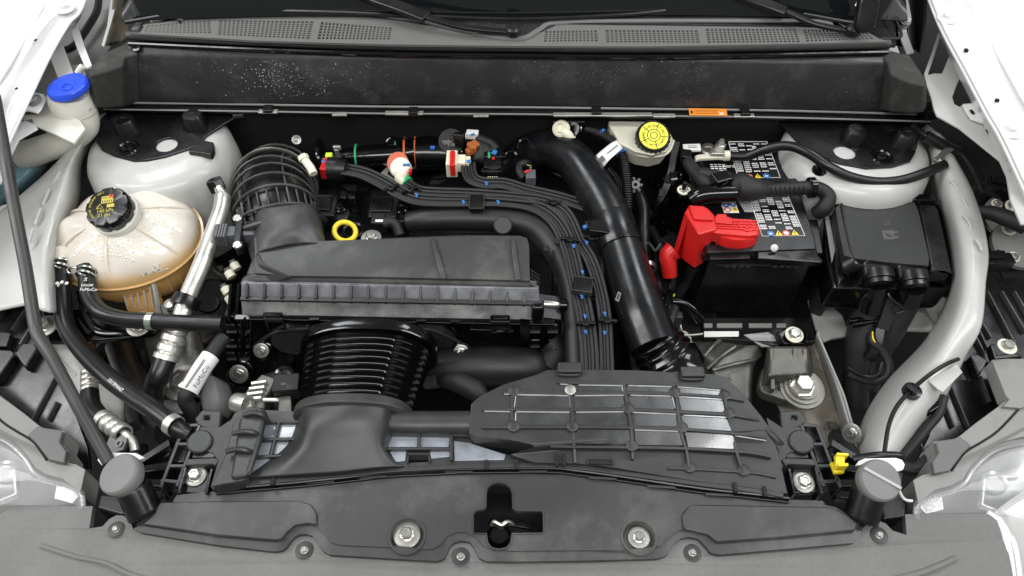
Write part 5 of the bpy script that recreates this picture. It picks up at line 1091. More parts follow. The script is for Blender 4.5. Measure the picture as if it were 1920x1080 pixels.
obj('end_bellows', lathe((1226, 640, -3.0), V3((1270, 700, -6.5)) - V3((1226, 640, -3.0)), [(3.8, -.3), (4.1, 0), (4.1, .5), (3.8, .7), (3.8, 1.0), (4.4, 1.3), (4.5, 1.6), (4.0, 1.9), (4.1, 2.2), (4.7, 2.6), (4.8, 2.9), (4.2, 3.2), (4.3, 3.5), (5.0, 4.0), (5.0, 6.5), (0, 6.5)], 40), M['gloss'], bp, ang=60)
obj('mould_mark', slab([(1159, 546, 3.1), (1165, 550, 3.0), (1160, 566, 2.7), (1153, 562, 2.8)], 0, .05), mat('etched_mark', (.16, .16, .16), .5), bp)
obj('mark_inner', slab([(1159.5, 550, 3.05), (1162.5, 552, 3.0), (1159, 562, 2.8), (1155.5, 560, 2.85)], .1, .05), M['ink'], bp)
mp = thing('moulded_air_pipe', 'rough matte black pipe passing behind the air box and turning to the front', 'pipe', (900, 420, 1))
obj('pipe_body', tube([(765, 416, -1.5), (800, 412, -.8), (860, 410, -.6), (930, 412, -.6), (985, 420, -.6), (1020, 440, -1), (1048, 478, -1.8), (1068, 530, -3), (1078, 600, -4.5), (1083, 700, -7)], 2.3, 24, 8, rs=[1.6, 2.0, 2.1, 2.1, 2.2, 2.3, 2.3, 2.0, 1.9, 1.9]), M['duct'], mp)
for (x, y, r) in ((943, 424, 1.6),): obj('pipe_boss', lathe((x, y, .4), Vector((0, -.6, .8)), [(r, -.5), (r, 1.1), (r * .85, 1.3), (0, 1.3)], 22), M['duct'], mp)
for (x, y) in ((1025, 466), (1045, 452)): obj('pipe_hole', lathe((x, y, 1.2), Vector((-.2, -.3, 1)), [(0, -.3), (.55, -.3), (.55, .12), (.4, .14), (0, -.1)], 16), M['void'], mp)
obj('lower_pipe', tube([(800, 690, -14), (850, 690, -13), (920, 688, -12), (990, 690, -12), (1010, 700, -13)], 3.6, 24, 5, rs=[3.2, 3.5, 3.6, 3.4, 3.0]), M['duct'], mp)
def loom(name, lab, pts, lanes, r, m='braid', marks=(), group='ribbed cable looms', n=8):
    t = thing(name, lab, 'cable loom', pts[len(pts) // 2], group)
    sp = r * 1.8
    for k in range(lanes):
        o_ = (k - (lanes - 1) / 2) * sp
        obj('strand', tube(pts, r, 10, n, off=(o_, .25 * math.cos(k * 1.7)), fixed_up=True), M[m], t)
    return t
l1 = loom('cable_loom', 'flat ribbed loom from the red connector across the engine and down past the air box', [(640, 318, 1.0), (680, 326, 1.2), (715, 342, 1.4), (750, 362, 1.6), (790, 376, 1.8), (860, 378, 1.9), (940, 378, 1.9), (1000, 388, 1.8), (1040, 414, 1.4), (1065, 460, .6), (1080, 520, -.6), (1094, 580, -1.6), (1103, 640, -2.6), (1106, 700, -3.6)], 5, .32)
l2 = loom('cable_loom', 'ribbed loom from the cream elbow joining the main loom', [(762, 345, .4), (785, 358, 1.4), (820, 362, 2.0), (880, 364, 2.2), (960, 370, 2.2), (1020, 378, 2.0), (1060, 400, 1.6), (1085, 450, .6), (1108, 490, -.2), (1124, 540, -1), (1134, 600, -2), (1138, 700, -3.6)], 4, .30)
l3 = loom('cable_loom', 'ribbed loom curling down from the cream and red connector', [(878, 308, 1.2), (880, 325, 1.0), (888, 338, 1.0), (910, 345, 1.2), (945, 346, 1.4), (985, 358, 1.4), (1020, 366, 1.2), (1060, 376, .8), (1110, 392, .2)], 5, .30)
l4 = loom('cable_loom', 'short ribbed loom tucked under the big intake pipe', [(1040, 370, .2), (1080, 384, 0), (1120, 402, -.6), (1150, 420, -2)], 4, .30)
def band(x, y, z, w, d, rot, lab):
    t = thing('loom_band', lab, 'band', (x, y, z), 'bands around the cable looms')
    obj('band_plate', box((x, y, z), w, d, 1.0, rot=rot), M['black'], t, bevel=.2)
    R = Matrix.Rotation(math.radians(rot), 3, 'Z')
    for s in (-1, 1): obj('band_edge', box(V3((x, y, z)) + R @ Vector((cm(w * .47) * s, 0, cm(.15))), .2, d * 1.03, 1.0, rot=rot), M['matte'], t, bevel=.06)
band(894, 381, 2.3, 2.6, 3.4, 0, 'black band round the main loom above the air box')
band(1093, 537, -.1, 3.0, 3.2, 80, 'black band round the loom halfway down beside the pipe'); 
for i, (x, y, z, r_, lab) in enumerate(((733, 353, 2.2, 60, 'tie near the start of the main loom'), (768, 356, 2.4, 55, 'tie where the elbow loom joins'), (1069, 449, 1.5, -10, 'upper left tie beside the cuff of the big pipe'), (1110, 446, 1.4, -15, 'upper right tie beside the cuff of the big pipe'), (1098, 606, -1, 0, 'lower left tie above the grid cover'), (1139, 601, -1, -5, 'lower right tie above the grid cover'), (1038, 380, 2.4, 0, 'tie under the bend of the big pipe'))):
    t = thing('cable_tie', 'black cable ' + lab, 'cable tie', (x, y, z), 'black cable ties on the looms')
    obj('tie_head', box((x, y, z + .2), 1.0, 1.0, .6, rot=r_), M['black'], t, bevel=.15)
    obj('tie_strap', box((x, y + 1, z - .3), 3.0 if r_ > -20 else 2, .5, .9, rot=(r_ if r_ < 40 else r_ - 90 + 60)), M['black'], t, bevel=.12)
for i, (x, y, z) in enumerate(((869, 379, 2.5), (934, 379, 2.5), (781, 366, 2.4), (1076, 461, 1.3), (1100, 455, 1.2), (1092, 510, .4), (1091, 556, -.3), (1097, 593, -1.1), (1098, 622, -1.6), (1134, 588, -1.3), (1134, 624, -1.9), (912, 344, 2.1))):
    mk = l1 if i not in (9, 10, 11) else l2
    obj('blue_mark', slab([(x - 4, y - 3, z), (x - 1, y - 4, z), (x + 4, y - 1, z), (x + 1, y, z), (x + 3, y + 3, z), (x - 2, y + 3, z), (x - 1, y, z)], 0, .05), M['bluepaint'], mk)
t = tag_conn('small blue clip between loom and cuff of the big pipe', 1098, 426, 2, [('blue_body', 1097, 426, 2.0, .7, .7, .6, 20, 'bluepaint'), ('black_base', 1104, 424, 1.8, 1.0, 1.6, 1.2, 20, 'black')])
# breather with bar code label
bh = thing('breather_hose', 'black corrugated breather hose with a bar-code label at the back right', 'hose', (1140, 280, 4))
obj('hose', corrugate([(1098, 243, 4.5), (1120, 250, 4.6), (1148, 266, 4.2), (1166, 292, 3.4), (1174, 330, 2), (1177, 370, .4), (1176, 395, -1)], .95, .22, 46, 14), M['rubber'], bh, ang=80)
obj('hose_branch', corrugate([(1140, 318, 0), (1152, 332, -.5), (1160, 350, -1), (1161, 370, -2)], .9, .2, 16, 14), M['rubber'], bh, ang=80)
obj('paper_label', surf([[(1112, 296, 3.8), (1128, 282, 5.0), (1146, 268, 5.6), (1158, 262, 5.2)], [(1131, 314, 3.8), (1142, 300, 5.0), (1158, 286, 5.4), (1168, 278, 5.0)]], 4), M['wh'], bh, solid=.05)
obj('label_code', slab([(1122, 298, 5.0), (1129, 291, 5.2), (1135, 298, 5.2), (1128, 305, 5.0)], 0, .05), M['grey'], bh)
obj('label_print', bar((1138, 288, 5.75), (1158, 272, 5.75), .2, .05), M['grey'], bh, smooth=False)
for x, y in ((1126, 251), (1165, 286)): obj('blue_ring', lathe((x, y, 4.4 if y < 270 else 3.6), Vector((.8, -.5, -.1)) if y < 270 else Vector((.3, -1, -.2)), [(.9, 0), (1.08, 0), (1.08, .5), (.9, .5)], 18), M['bluepaint'], bh)
t = thing('valve_fitting', 'cream round valve fitting with a steel quick coupling at the back', 'fitting', (1052, 241, 6))
obj('cream_cap', lathe((1052, 241, 5.6), Vector((-.2, -.5, .8)), [(0, -.8), (1.5, -.8), (1.6, 0), (1.3, .3), (0, .3)], 26), M['ivory'], t)
obj('cap_ring', lathe((1050, 239, 6.0), Vector((-.2, -.5, .8)), [(.7, 0), (.95, 0), (.95, .2), (.7, .2)], 20), M['brakeres'], t)
obj('cream_stem', tube([(1056, 245, 5.4), (1064, 252, 5), (1072, 262, 4)], .9, 12, 4), M['ivory'], t)
obj('steel_coupling', tube([(1078, 242, 5.6), (1088, 241, 5.4)], .6, 12, 2), M['steel'], t)
obj('coupling_ring', lathe((1078, 243, 5.4), Vector((-.6, -.5, .6)), [(.7, 0), (1.25, 0), (1.25, .5), (.7, .5)], 22), M['gloss'], t)
obj('black_holder', box((1066, 228, 5.6), 6, 1.6, 1.2), M['black'], t, bevel=.2)
obj('valve_hose', tube([(1072, 262, 4), (1080, 280, 2), (1086, 300, 0)], .8, 12, 4), M['rubber'], t)
# background clutter below: real hoses, brackets, plugs in the dark gaps
cl_ = thing('underhood_hoses', 'tangle of dark hoses and brackets deep in the bay behind the engine', 'hoses', (800, 300, -18))
rnd = random.Random(11)
for i in range(26):
    x = rnd.uniform(420, 1250); y = rnd.uniform(240, 330); z = rnd.uniform(-16, -10)
    p = [(x, y, z), (x + rnd.uniform(-60, 60), y + rnd.uniform(0, 40), z + rnd.uniform(-3, 3)), (x + rnd.uniform(-120, 120), y + rnd.uniform(10, 80), z - rnd.uniform(0, 6))]
    obj('dark_hose', tube(p, rnd.uniform(.4, 1.3), 10, 5), M[rnd.choice(['deep', 'rubber', 'tape'])], cl_)
cl2 = thing('gearbox_clutter', 'dark brackets, cables and hose clips beside the big intake pipe', 'hoses', (1220, 480, -12))
for i in range(34):
    x = rnd.uniform(1195, 1275); y = rnd.uniform(330, 640); z = rnd.uniform(-16, -8)
    if rnd.random() < .6:
        obj('dark_cable', tube([(x, y, z), (x + rnd.uniform(-20, 20), y + rnd.uniform(15, 50), z), (x + rnd.uniform(-30, 30), y + rnd.uniform(50, 120), z - 3)], rnd.uniform(.3, .9), 8, 4), M[rnd.choice(['rubber', 'tape', 'gloss'])], cl2)
    else:
        obj('dark_bracket', box((x, y, z), rnd.uniform(1, 4), rnd.uniform(1, 4), rnd.uniform(.5, 2), rot=rnd.uniform(0, 90)), M[rnd.choice(['black', 'gloss', 'deep'])], cl2, bevel=.15)
obj('hose_clip', tube([(1204, 462, -3), (1215, 456, -3), (1222, 462, -3), (1228, 470, -3.2), (1234, 464, -3), (1238, 458, -3)], .25, 8, 4), M['matte'], cl2)
obj('blue_line_hose', tube([(1190, 350, -3), (1205, 390, -4), (1206, 440, -5), (1210, 500, -8)], 1.2, 14, 5), M['rubber'], cl2)
obj('clamp_ring', lathe((1214, 505, -6), Vector((.1, 1, .1)), [(1.4, 0), (1.55, 0), (1.55, .8), (1.4, .8)], 20), M['steel'], cl2)
t = thing('gear_clip', 'small grey star-shaped clip right of the big pipe', 'clip', (1191, 348, -1))
obj('star_hub', lathe((1191, 347, -1), Vector((0, -.5, .8)), [(.35, 0), (.8, 0), (.8, .4), (.35, .4)], 14), M['lampgrey'], t)
for k in range(7):
    a = k * 2 * math.pi / 7; c = P(1191, 347, -1) + Vector((cm(1.05) * math.cos(a), cm(.9) * math.sin(a), cm(.7) * math.sin(a)))
    obj('star_tooth', box(c, .5, .4, .4, rot=math.degrees(a)), M['lampgrey'], t)
# aluminium compressor parts below the bellows
t = thing('alternator_bracket', 'cast aluminium bracket and pivot left of the bellows', 'bracket', (480, 750, -8))
obj('bracket_fins', slab([(452, 742, -8), (475, 715, -8), (490, 700, -8), (520, 710, -8), (512, 726, -8), (500, 745, -8), (495, 770, -8), (460, 772, -8)], 0, 3), M['alu'], t, bevel=.4)
for k in range(4): obj('bracket_fin', bars([(458 + 4 * k, 748 - 10 * k, -7.2), (490 + 3 * k, 744 - 10 * k, -7.2)], .5, .8), M['alu2'], t, bevel=.12)
obj('pivot', lathe((453, 757, -7), Vector((.9, -.3, .2)), [(0, -1.2), (1.5, -1.2), (1.6, 0), (1.5, 1.2), (.8, 1.2), (.7, .9), (0, .9)], 24), M['alu2'], t)
obj('pivot_rod', tube([(494, 750, -7.5), (524, 750, -7.5)], .35, 10, 2), M['alu2'], t)
obj('right_bracket', slab([(523, 742, -7), (546, 740, -7), (548, 775, -7), (520, 775, -7)], 0, 2), M['alu'], t, bevel=.3)
obj('round_housing', lathe((515, 735, -10), Vector((0, -.6, .8)), [(3.2, -3), (3.2, 0), (2.8, .4), (0, .4)], 26), M['black'], t)
t = thing('purge_valve', 'small black valve with raised print left of the bellows', 'valve', (535, 715, -7))
obj('valve_body', box((540, 725, -7), 4, 3, 3, rot=5), M['tape'], t, bevel=.2)
obj('valve_top', lathe((533, 705, -6), Vector((0, -.5, .85)), [(1.6, -1.5), (1.6, 0), (1.1, .2), (1.0, -.3), (0, -.3)], 22), M['gloss'], t)
obj('print_square', box((531, 720, -5.4), .7, .5, .05), M['matte'], t)
for k in range(4): obj('print_line', bar((536 + 3 * k, 719, -5.4), (538 + 3 * k, 728, -5.5), .12, .05), M['matte'], t)
t = thing('taped_cable', 'black taped cable lying below the air box right of the bellows', 'cable', (860, 730, -10))
obj('cable', tube([(815, 712, -12), (835, 714, -9), (860, 718, -8), (890, 732, -7.5), (905, 748, -8)], 1.5, 14, 6, rs=[.8, 1.2, 1.7, 1.7, 1.2]), M['tape'], t)
obj('foil_sleeve', tube([(800, 718, -12), (815, 716, -11), (832, 714, -9.5)], 1.1, 12, 4), M['alu'], t)
t = thing('throttle_shaft', 'small bright sensor tip poking out right of the air box', 'sensor', (1030, 570, -3))
obj('shaft', tube([(1020, 570, -3), (1036, 571, -3), (1050, 572, -3)], .7, 12, 2, rs=[.9, .8, .5]), M['steel'], t)
obj('shaft_cap', tube([(1050, 572, -3), (1062, 572, -3)], 1.1, 12, 2), M['gloss'], t)
for i, (x, y) in enumerate(((1030, 640), (1045, 560), (1020, 500), (1040, 520))): obj('dark_fold', tube([(x, y, -10), (x + 14, y + 20, -11), (x - 6, y + 50, -12)], 2.4, 12, 4), M['tape'], cl2)
# ---------------------------------------------------------------- brake fluid reservoir
br = thing('brake_reservoir', 'cream brake fluid reservoir with a black and yellow cap', 'reservoir', (1200, 270, 4))
obj('tank', (lambda bm: (loft(bm, [px_ring([(1140, 232), (1165, 232), (1250, 236), (1262, 262), (1248, 284), (1222, 290), (1190, 284), (1163, 268)], 5.6), px_ring([(1140, 240), (1165, 240), (1250, 242), (1264, 264), (1250, 290), (1222, 297), (1188, 291), (1160, 276)], 4.2)] + [[p + Vector((0, .0, -cm(3))) for p in px_ring([(1146, 244), (1170, 244), (1240, 246), (1252, 262), (1242, 284), (1220, 290), (1194, 286), (1170, 274)], 4.2)]]), bm)[1])(B()), M['brakeres'], br, bevel=.35, seg=3)
obj('tank_belt', tube([(1158, 268, 4.4), (1188, 288, 4.4), (1222, 294, 4.4), (1251, 287, 4.4), (1263, 264, 4.4)], .25, 8, 5), M['brakeres'], br)
obj('rear_tank', slab([(1140, 226), (1240, 228), (1240, 245), (1145, 245)], 5.2, 4), M['brakeres'], br, bevel=.4)
ax = Vector((.02, -.42, .9)); c = V3((1222, 262, 6.0))
capb = lathe(c, ax, [(2.9, -.3), (2.95, 0), (2.95, 1.5), (2.75, 1.75), (0, 1.75)], 40); cap = obj('black_cap', capb, M['black'], br)
x_, y_, a_ = basis(ax)
for k in range(22):
    a = k * 2 * math.pi / 22; obj('cap_grip', box(c + x_ * (cm(2.95) * math.cos(a)) + y_ * (cm(2.95) * math.sin(a)) + a_ * cm(.75), .28, .28, 1.3, rot=frame3(x_ * math.cos(a) + y_ * math.sin(a), a_)), M['black'], cap)
lb_ = obj('yellow_disc', lathe(c + a_ * cm(1.76), a_, [(0, 0), (2.55, 0), (2.5, .06), (0, .06)], 36), M['yellowpr'], br)
for r in (1.05, .55): obj('print_ring', lathe(c + a_ * cm(1.83), a_, [(r, 0), (r + .13, 0), (r + .13, .02), (r, .02)], 28), M['ink'], lb_)
for k in range(5):
    a = math.radians(30 + 72 * k); p0 = c + a_ * cm(1.85); d_ = x_ * math.cos(a) + y_ * math.sin(a); obj('print_spoke', bar(p0 + d_ * cm(1.1), p0 + d_ * cm(2.5), .12, .02, up=a_), M['ink'], lb_)
def ringtext(s, r, a0, a1, size, col, par, cc, ax_):
    x_, y_, a_ = basis(ax_)
    n = len(s)
    # start from screen-left going clockwise as seen from above
    ex = (Vector((1, 0, 0)) - a_ * a_.x).normalized(); ey = a_.cross(ex)
    for i, ch in enumerate(s):
        if ch == ' ': continue
        a = math.radians(a0 + (a1 - a0) * i / max(1, n - 1)); d_ = ex * math.cos(a) + ey * math.sin(a)
        text('letter', ch, size, cc + d_ * cm(r), (ex * math.sin(a) - ey * math.cos(a)), a_, col, par, ext=.006)
ringtext('BRAKE FLUID DOT 4 ONLY CLEAN FILLER CAP', 1.8, 200, -150, .62, M['ink'], lb_, c + a_ * cm(1.83), ax)
obj('small_code', box(P(1226, 281, 6.2) , .8, .15, .8), M['wh'], br, bevel=0)
obj('support_rail', bars([(1268, 264, 2), (1256, 330, -2), (1238, 372, -5), (1226, 382, -6)], 1.4, 2, n=3), M['black'], br, bevel=.2)
for (x, y) in ((1251, 335), (1240, 362)): obj('rail_slot', box((x, y, -1.8), .8, 1.8, .3, rot=-12), M['matte'], br)
obj('booster_barrel', tube([(1250, 342, -5), (1262, 338, -4), (1280, 334, -4)], 2.7, 24, 3), M['gloss'], br)
# ---------------------------------------------------------------- battery
bt = thing('battery', 'black car battery with white printed warning label on its lid', 'battery', (1410, 450, 1))
BZ = 1.0
lidp = [(1292, 262), (1475, 262), (1525, 395), (1530, 450), (1532, 470), (1530, 486), (1330, 486), (1312, 400)]
obj('lid', slab([(1283, 268), (1470, 264), (1479, 290), (1527, 440), (1532, 466), (1420, 470), (1325, 474), (1316, 440), (1300, 350)], BZ, 1.6), M['black'], bt, bevel=.3)
fyb = P(1430, 486, BZ - 1.4).y
f0 = [PV(1322, 474, fyb), PV(1545, 470, fyb), PV(1542, 488, fyb), PV(1326, 492, fyb)]
bm = B(); loft(bm, [px_ring([(1318, 478), (1545, 474), (1534, 410), (1300, 415)], BZ - 1.5), [p - UP * cm(1.6) for p in px_ring([(1320, 479), (1543, 475), (1532, 410), (1302, 415)], BZ - 1.5)]]); obj('lid_skirt', bm, M['black'], bt, bevel=.3)
cs = [(1330, 484), (1528, 484), (1490, 300), (1290, 300)]
top = px_ring(cs, BZ - 3.0); bot = [p - UP * cm(15.5) for p in top]
bm = B(); loft(bm, [top, bot]); obj('case', bm, M['black'], bt, bevel=.3)
obj('terminal_step', slab([(1330, 460), (1395, 462), (1404, 470), (1408, 484), (1332, 486), (1326, 475)], BZ - .6, 1.0), M['gloss'], bt, bevel=.2)
obj('lid_step', slab([(1420, 470), (1532, 466), (1533, 476), (1544, 488), (1538, 492), (1420, 484)], BZ - .3, 1.2), M['gloss'], bt, bevel=.2)
obj('white_button', lathe(PV(1452, 465, P(1452, 470, BZ - .5).y - .003), Vector((0, -1, .5)), [(0, -.2), (.6, -.2), (.6, .1), (.4, .2), (0, .2)], 20), M['wh'], bt)
for i in range(4):
    for x0 in (1362, 1452): obj('case_lug', box(P(x0 + 13 * i, 497, BZ - 3.2) + Vector((0, -.002, 0)), .9, .5, .5), M['matte'], bt, bevel=.1)
obj('lug_rail', bars([P(1345, 496, BZ - 3.1), P(1520, 495, BZ - 3.1)], .25, .3), M['matte'], bt)
# printed label: frame, columns of text rows
def label(q, cols, rows, z, seed, hdr=True, lo=.25):
    Q = [P(x, y, z) for x, y in q]; o = lambda u, v: Q[0].lerp(Q[1], u).lerp(Q[3].lerp(Q[2], u), v) + UP * cm(.04)
    rd = random.Random(seed)
    fr_ = tube([o(0, 0), o(1, 0), o(1, 1), o(0, 1), o(0, 0)], .09, 4, 1); obj('label_frame', fr_, M['wh'], bt, smooth=False)
    bm = B()
    for c_ in range(cols):
        u0 = (c_ + .12) / cols; u1 = (c_ + .9) / cols; v = .05
        while v < .84:
            h = .58 / rows
            if rd.random() < .84:
                a0 = u0; 
                while a0 < u1 - .01:
                    wl = rd.uniform(.02, .07); b0 = min(u1, a0 + wl)
                    p = [o(a0, v), o(b0, v), o(b0, v + h), o(a0, v + h)]
                    vs = [bm.verts.new(x) for x in p]; bm.faces.new(vs); a0 = b0 + .008
            v += 1.0 / rows * (1 if rd.random() < .85 else 2.2)
    obj('label_text', bm, M['wh'], bt, smooth=False)
    return o
o1 = label([(1366, 266), (1438, 266), (1463, 333), (1384, 334)], 5, 19, BZ, 4)
o2 = label([(1403, 364), (1476, 364), (1509, 442), (1429, 443)], 5, 26, BZ, 9)
text('label_heading', 'Ford', 1.7, o1(.78, .2), Q_ := (o1(1, .2) - o1(0, .2)), UP, M['wh'], bt, bold=True)
text('label_heading', 'Ford', 1.2, P(1366, 312, BZ) + UP * .0006, Vector((1, 0, 0)), UP, M['wh'], bt, bold=True)
bm = B()
for i in range(4):
    for j in range(5):
        c_ = P(1334 + i * 7.5 + j * 1.0, 309 + j * 3.6, BZ) + UP * .0005; vs = [bm.verts.new(c_ + Vector((dx, dy, 0))) for dx, dy in ((-.0028, -.0012), (.0028, -.0012), (.0028, .0012), (-.0028, .0012))]; bm.faces.new(vs)
obj('label_grid', bm, M['wh'], bt, smooth=False)
bm = B()
for j in range(7):
    a_0 = P(1385 + 3 * j * 0 + j * 3, 378, BZ) + UP * .0005; b_0 = P(1397 + j * 3, 398, BZ) + UP * .0005
    vs = [bm.verts.new(p) for p in (a_0, a_0 + Vector((.0012, 0, 0)), b_0 + Vector((.0012, 0, 0)), b_0)]; bm.faces.new(vs)
obj('label_lines', bm, M['wh'], bt, smooth=False)
obj('picture_label', slab([(1350, 376), (1378, 376), (1386, 399), (1358, 399)], BZ + .05, .04), M['wh'], bt)
M['picblue'] = mat('pictogram_blue', (.05, .17, .45), .5); M['picred'] = mat('pictogram_red', (.7, .15, .12), .5)
def picto(x, y, kind, r=.62):
    z = BZ + .1
    if kind == 'y':
        c_ = P(x, y, z); bm = B(); poly(bm, [c_ + Vector((-cm(r), -cm(r * .8), 0)), c_ + Vector((cm(r), -cm(r * .8), 0)), c_ + Vector((0, cm(r), 0))], .03); p_ = obj('pictogram', bm, M['yellow'], bt)
        obj('pictogram_mark', box(c_ + UP * .0003, .14, .6, .02), M['ink'], p_)
    else:
        p_ = obj('pictogram', lathe((x, y, z), UP, [(0, 0), (r, 0), (r, .03), (0, .03)], 18), M['picblue' if kind == 'b' else 'picred'], bt)
        obj('pictogram_mark', lathe((x, y, z + .03), UP, [(0, 0), (r * .6, 0), (r * .6, .02), (0, .02)], 12), M['wh' if kind == 'r' else 'wh'], p_) if kind == 'r' else obj('pictogram_mark', box((x, y, z + .03), r * .8, .3, .03), M['wh'], p_)
for (x, y, k) in ((1361, 384, 'b'), (1374, 383, 'b'), (1364, 393, 'r'), (1378, 392, 'y'), (1445, 438, 'b'), (1460, 437, 'y'), (1474, 437, 'r'), (1490, 436, 'y'), (1405, 331, 'r'), (1421, 330, 'y'), (1437, 330, 'b')): picto(x, y, k)
for x, y in ((1465, 300), (1470, 315)): obj('lid_recess', box((x, y, BZ), 1.2, 1.6, .2, rot=-10), M['matte'], bt, bevel=.05)
# hold-down rail across the battery
hd = thing('battery_clamp_bar', 'black hold-down bar across the battery with taped loom on it', 'clamp bar', (1400, 355, 3))
obj('bar', bars([(1276, 352, 1.9), (1400, 346, 2.0), (1520, 340, 2.2)], 2.2, 1.2, n=2), M['black'], hd, bevel=.25)
obj('end_foot', slab([(1268, 352, 2.4), (1290, 342, 2.4), (1310, 352, 2.4), (1300, 368, 2.4), (1275, 366, 2.4)], 0, 1), M['black'], hd, bevel=.2)
bolts('clamp_nut', 'nut', 'bright nuts around the battery', [
    ((1282, 357, 2.6), UP, .95, 'bright flanged nut at the left end of the battery clamp bar'),
    ((1489, 628, -12), Vector((0, -.1, 1)), 1.3, 'bright bolt on the black foot under the front right battery corner'),
    ((1277, 637, -16), Vector((0, -.2, 1)), 1.5, 'dull bolt left of the battery tray')], wr=1.2, wcol='ivory')
obj('clamp_stud', lathe((1282, 354, 3.4), UP, [(.35, 0), (.35, 1.4), (0, 1.4)], 12), M['black'], hd)
tlm = thing('battery_loom', 'black taped cable loom wrapped across the battery', 'cable loom', (1390, 350, 4))
obj('gloss_conduit', tube([(1300, 376, 2.4), (1312, 368, 3.2), (1330, 364, 3.6), (1378, 362, 3.8)], 1.7, 18, 5), M['gloss'], tlm)
obj('tape_wrap', tube([(1372, 356, 4), (1386, 350, 4.4), (1402, 354, 4.4), (1420, 356, 4.2), (1436, 358, 4)], 2.2, 16, 6, rs=[1.5, 2.4, 2.2, 1.9, 1.1]), M['tape'], tlm)
obj('thin_loom', tube([(1430, 358, 4), (1470, 355, 4), (1515, 352, 4), (1540, 356, 3.6), (1553, 370, 2.8), (1545, 390, 1.5), (1530, 400, 0)], 1.35, 14, 6, rs=[1.1, 1.15, 1.2, 1.2, 1.3, 1.4, 1.2]), M['tape'], tlm)
for k in range(8): obj('tape_edge', tube([(1445 + 9 * k, 350, 5.0), (1447 + 9 * k, 356, 5.2), (1449 + 9 * k, 362, 4.6)], .12, 6, 2), M['tape'], tlm)
obj('upper_loom', tube([(1284, 296, 2.2), (1292, 308, 2.8), (1304, 324, 3.0), (1322, 340, 3.4), (1335, 350, 3.2)], 1.5, 16, 6, rs=[.8, 1.1, 1.2, 1.4, 1.2]), M['tape'], tlm)
obj('loom_arm', tube([(1316, 325, 4), (1340, 330, 4.6), (1366, 334, 4.4)], 1.1, 12, 5), M['tape'], tlm)
obj('square_plug', box((1352, 336, 5.6), 3.0, 2.4, 1.6, rot=20), M['gloss'], tlm, bevel=.25)
obj('end_plug', box((1286, 293, 3), 1.8, 2.2, 1.6, rot=-10), M['black'], tlm, bevel=.2)
obj('collar', lathe((1517, 352, 4), Vector((1, .1, 0)), [(1.6, 0), (1.8, 0), (1.8, .8), (1.6, .8)], 20), M['gloss'], tlm)
# negative terminal and cable
nt_ = thing('negative_terminal', 'bright negative terminal clamp with stud on the back of the battery', 'terminal', (1330, 283, 3))
obj('clamp_ring', lathe((1328, 281, 2.2), UP, [(0, -1), (1.5, -1), (1.55, .2), (1.35, .45), (.8, .45), (.75, .2), (0, .2)], 26), M['steel'], nt_)
obj('clamp_arm', bars([(1303, 296, 2.4), (1312, 293, 2.8), (1345, 291, 2.8), (1366, 292, 2.8)], 1.2, .7), M['brakeres'], nt_, bevel=.2)
obj('clamp_body', box((1344, 286, 3.0), 2.6, 1.8, 1.0), M['steel'], nt_, bevel=.2)
obj('stud', lathe((1350, 277, 3.2), UP, [(0, 0), (.95, 0), (.95, .9), (.5, 1), (.5, 1.8), (0, 1.8)], 6), M['steel'], nt_, smooth=False)
obj('cable_ferrule', tube([(1357, 292, 2.8), (1367, 292, 2.8)], .95, 12, 2), M['brakeres'], nt_)
obj('white_cover', slab([(1280, 270, 3.2), (1313, 269, 3.2), (1315, 281, 3.2), (1282, 282, 3.2)], 0, .5), M['wh'], nt_, bevel=.1)
for k in range(2): obj('cover_print', bar((1290, 273.5 + 3 * k, 3.25), (1307, 273.5 + 3 * k, 3.25), .14, .02), M['grey'], nt_)
nc = thing('negative_cable', 'black battery cable sweeping right to the strut tower', 'cable', (1550, 320, 5))
obj('cable', tube([(1366, 292, 2.8), (1400, 293, 3.4), (1430, 282, 5), (1462, 274, 6.4), (1490, 276, 7.2), (1520, 290, 7.4), (1550, 310, 7), (1590, 330, 6), (1640, 341, 5.2), (1690, 338, 5.2), (1740, 322, 5.8), (1772, 308, 6.4)], .85, 16, 8), M['rubber'], nc)
obj('end_lug', bars([(1757, 301, 6.8), (1772, 285, 7.2), (1784, 276, 7.4)], 1.1, .3), M['steel'], nc, bevel=.1)
obj('end_stud', lathe((1762, 303, 6.2), Vector((0, -.2, 1)), [(0, -.8), (1.1, -.8), (1.1, 0), (.5, .1), (.5, .9), (0, .9)], 6), M['steel'], nc, smooth=False)
ct = thing('white_cable_clip', 'white plastic clip with black stud on the edge of the right strut tower', 'clip', (1535, 328, 3))
obj('clip_body', slab([(1524, 315, 4.8), (1545, 318, 4.8), (1549, 330, 4.4), (1540, 345, 3), (1514, 340, 3), (1512, 334, 3.6)], 0, 2.5), M['ivory'], ct, bevel=.5, seg=3)
obj('clip_stud', lathe((1537, 319, 5.0), UP, [(0, -.2), (1.3, -.2), (1.3, .2), (.8, .3), (.7, 1.1), (0, 1.1)], 20), M['gloss'], ct)
obj('clip_strap', bars([(1529, 312, 6.4), (1538, 306, 6.8), (1547, 302, 6.4)], .5, .4), M['black'], ct, bevel=.1)
obj('clip_leg', slab([(1500, 318, 1.8), (1514, 322, 1.8), (1512, 334, 1.8), (1498, 330, 1.8)], 0, .3), M['primer'], ct, bevel=.1)
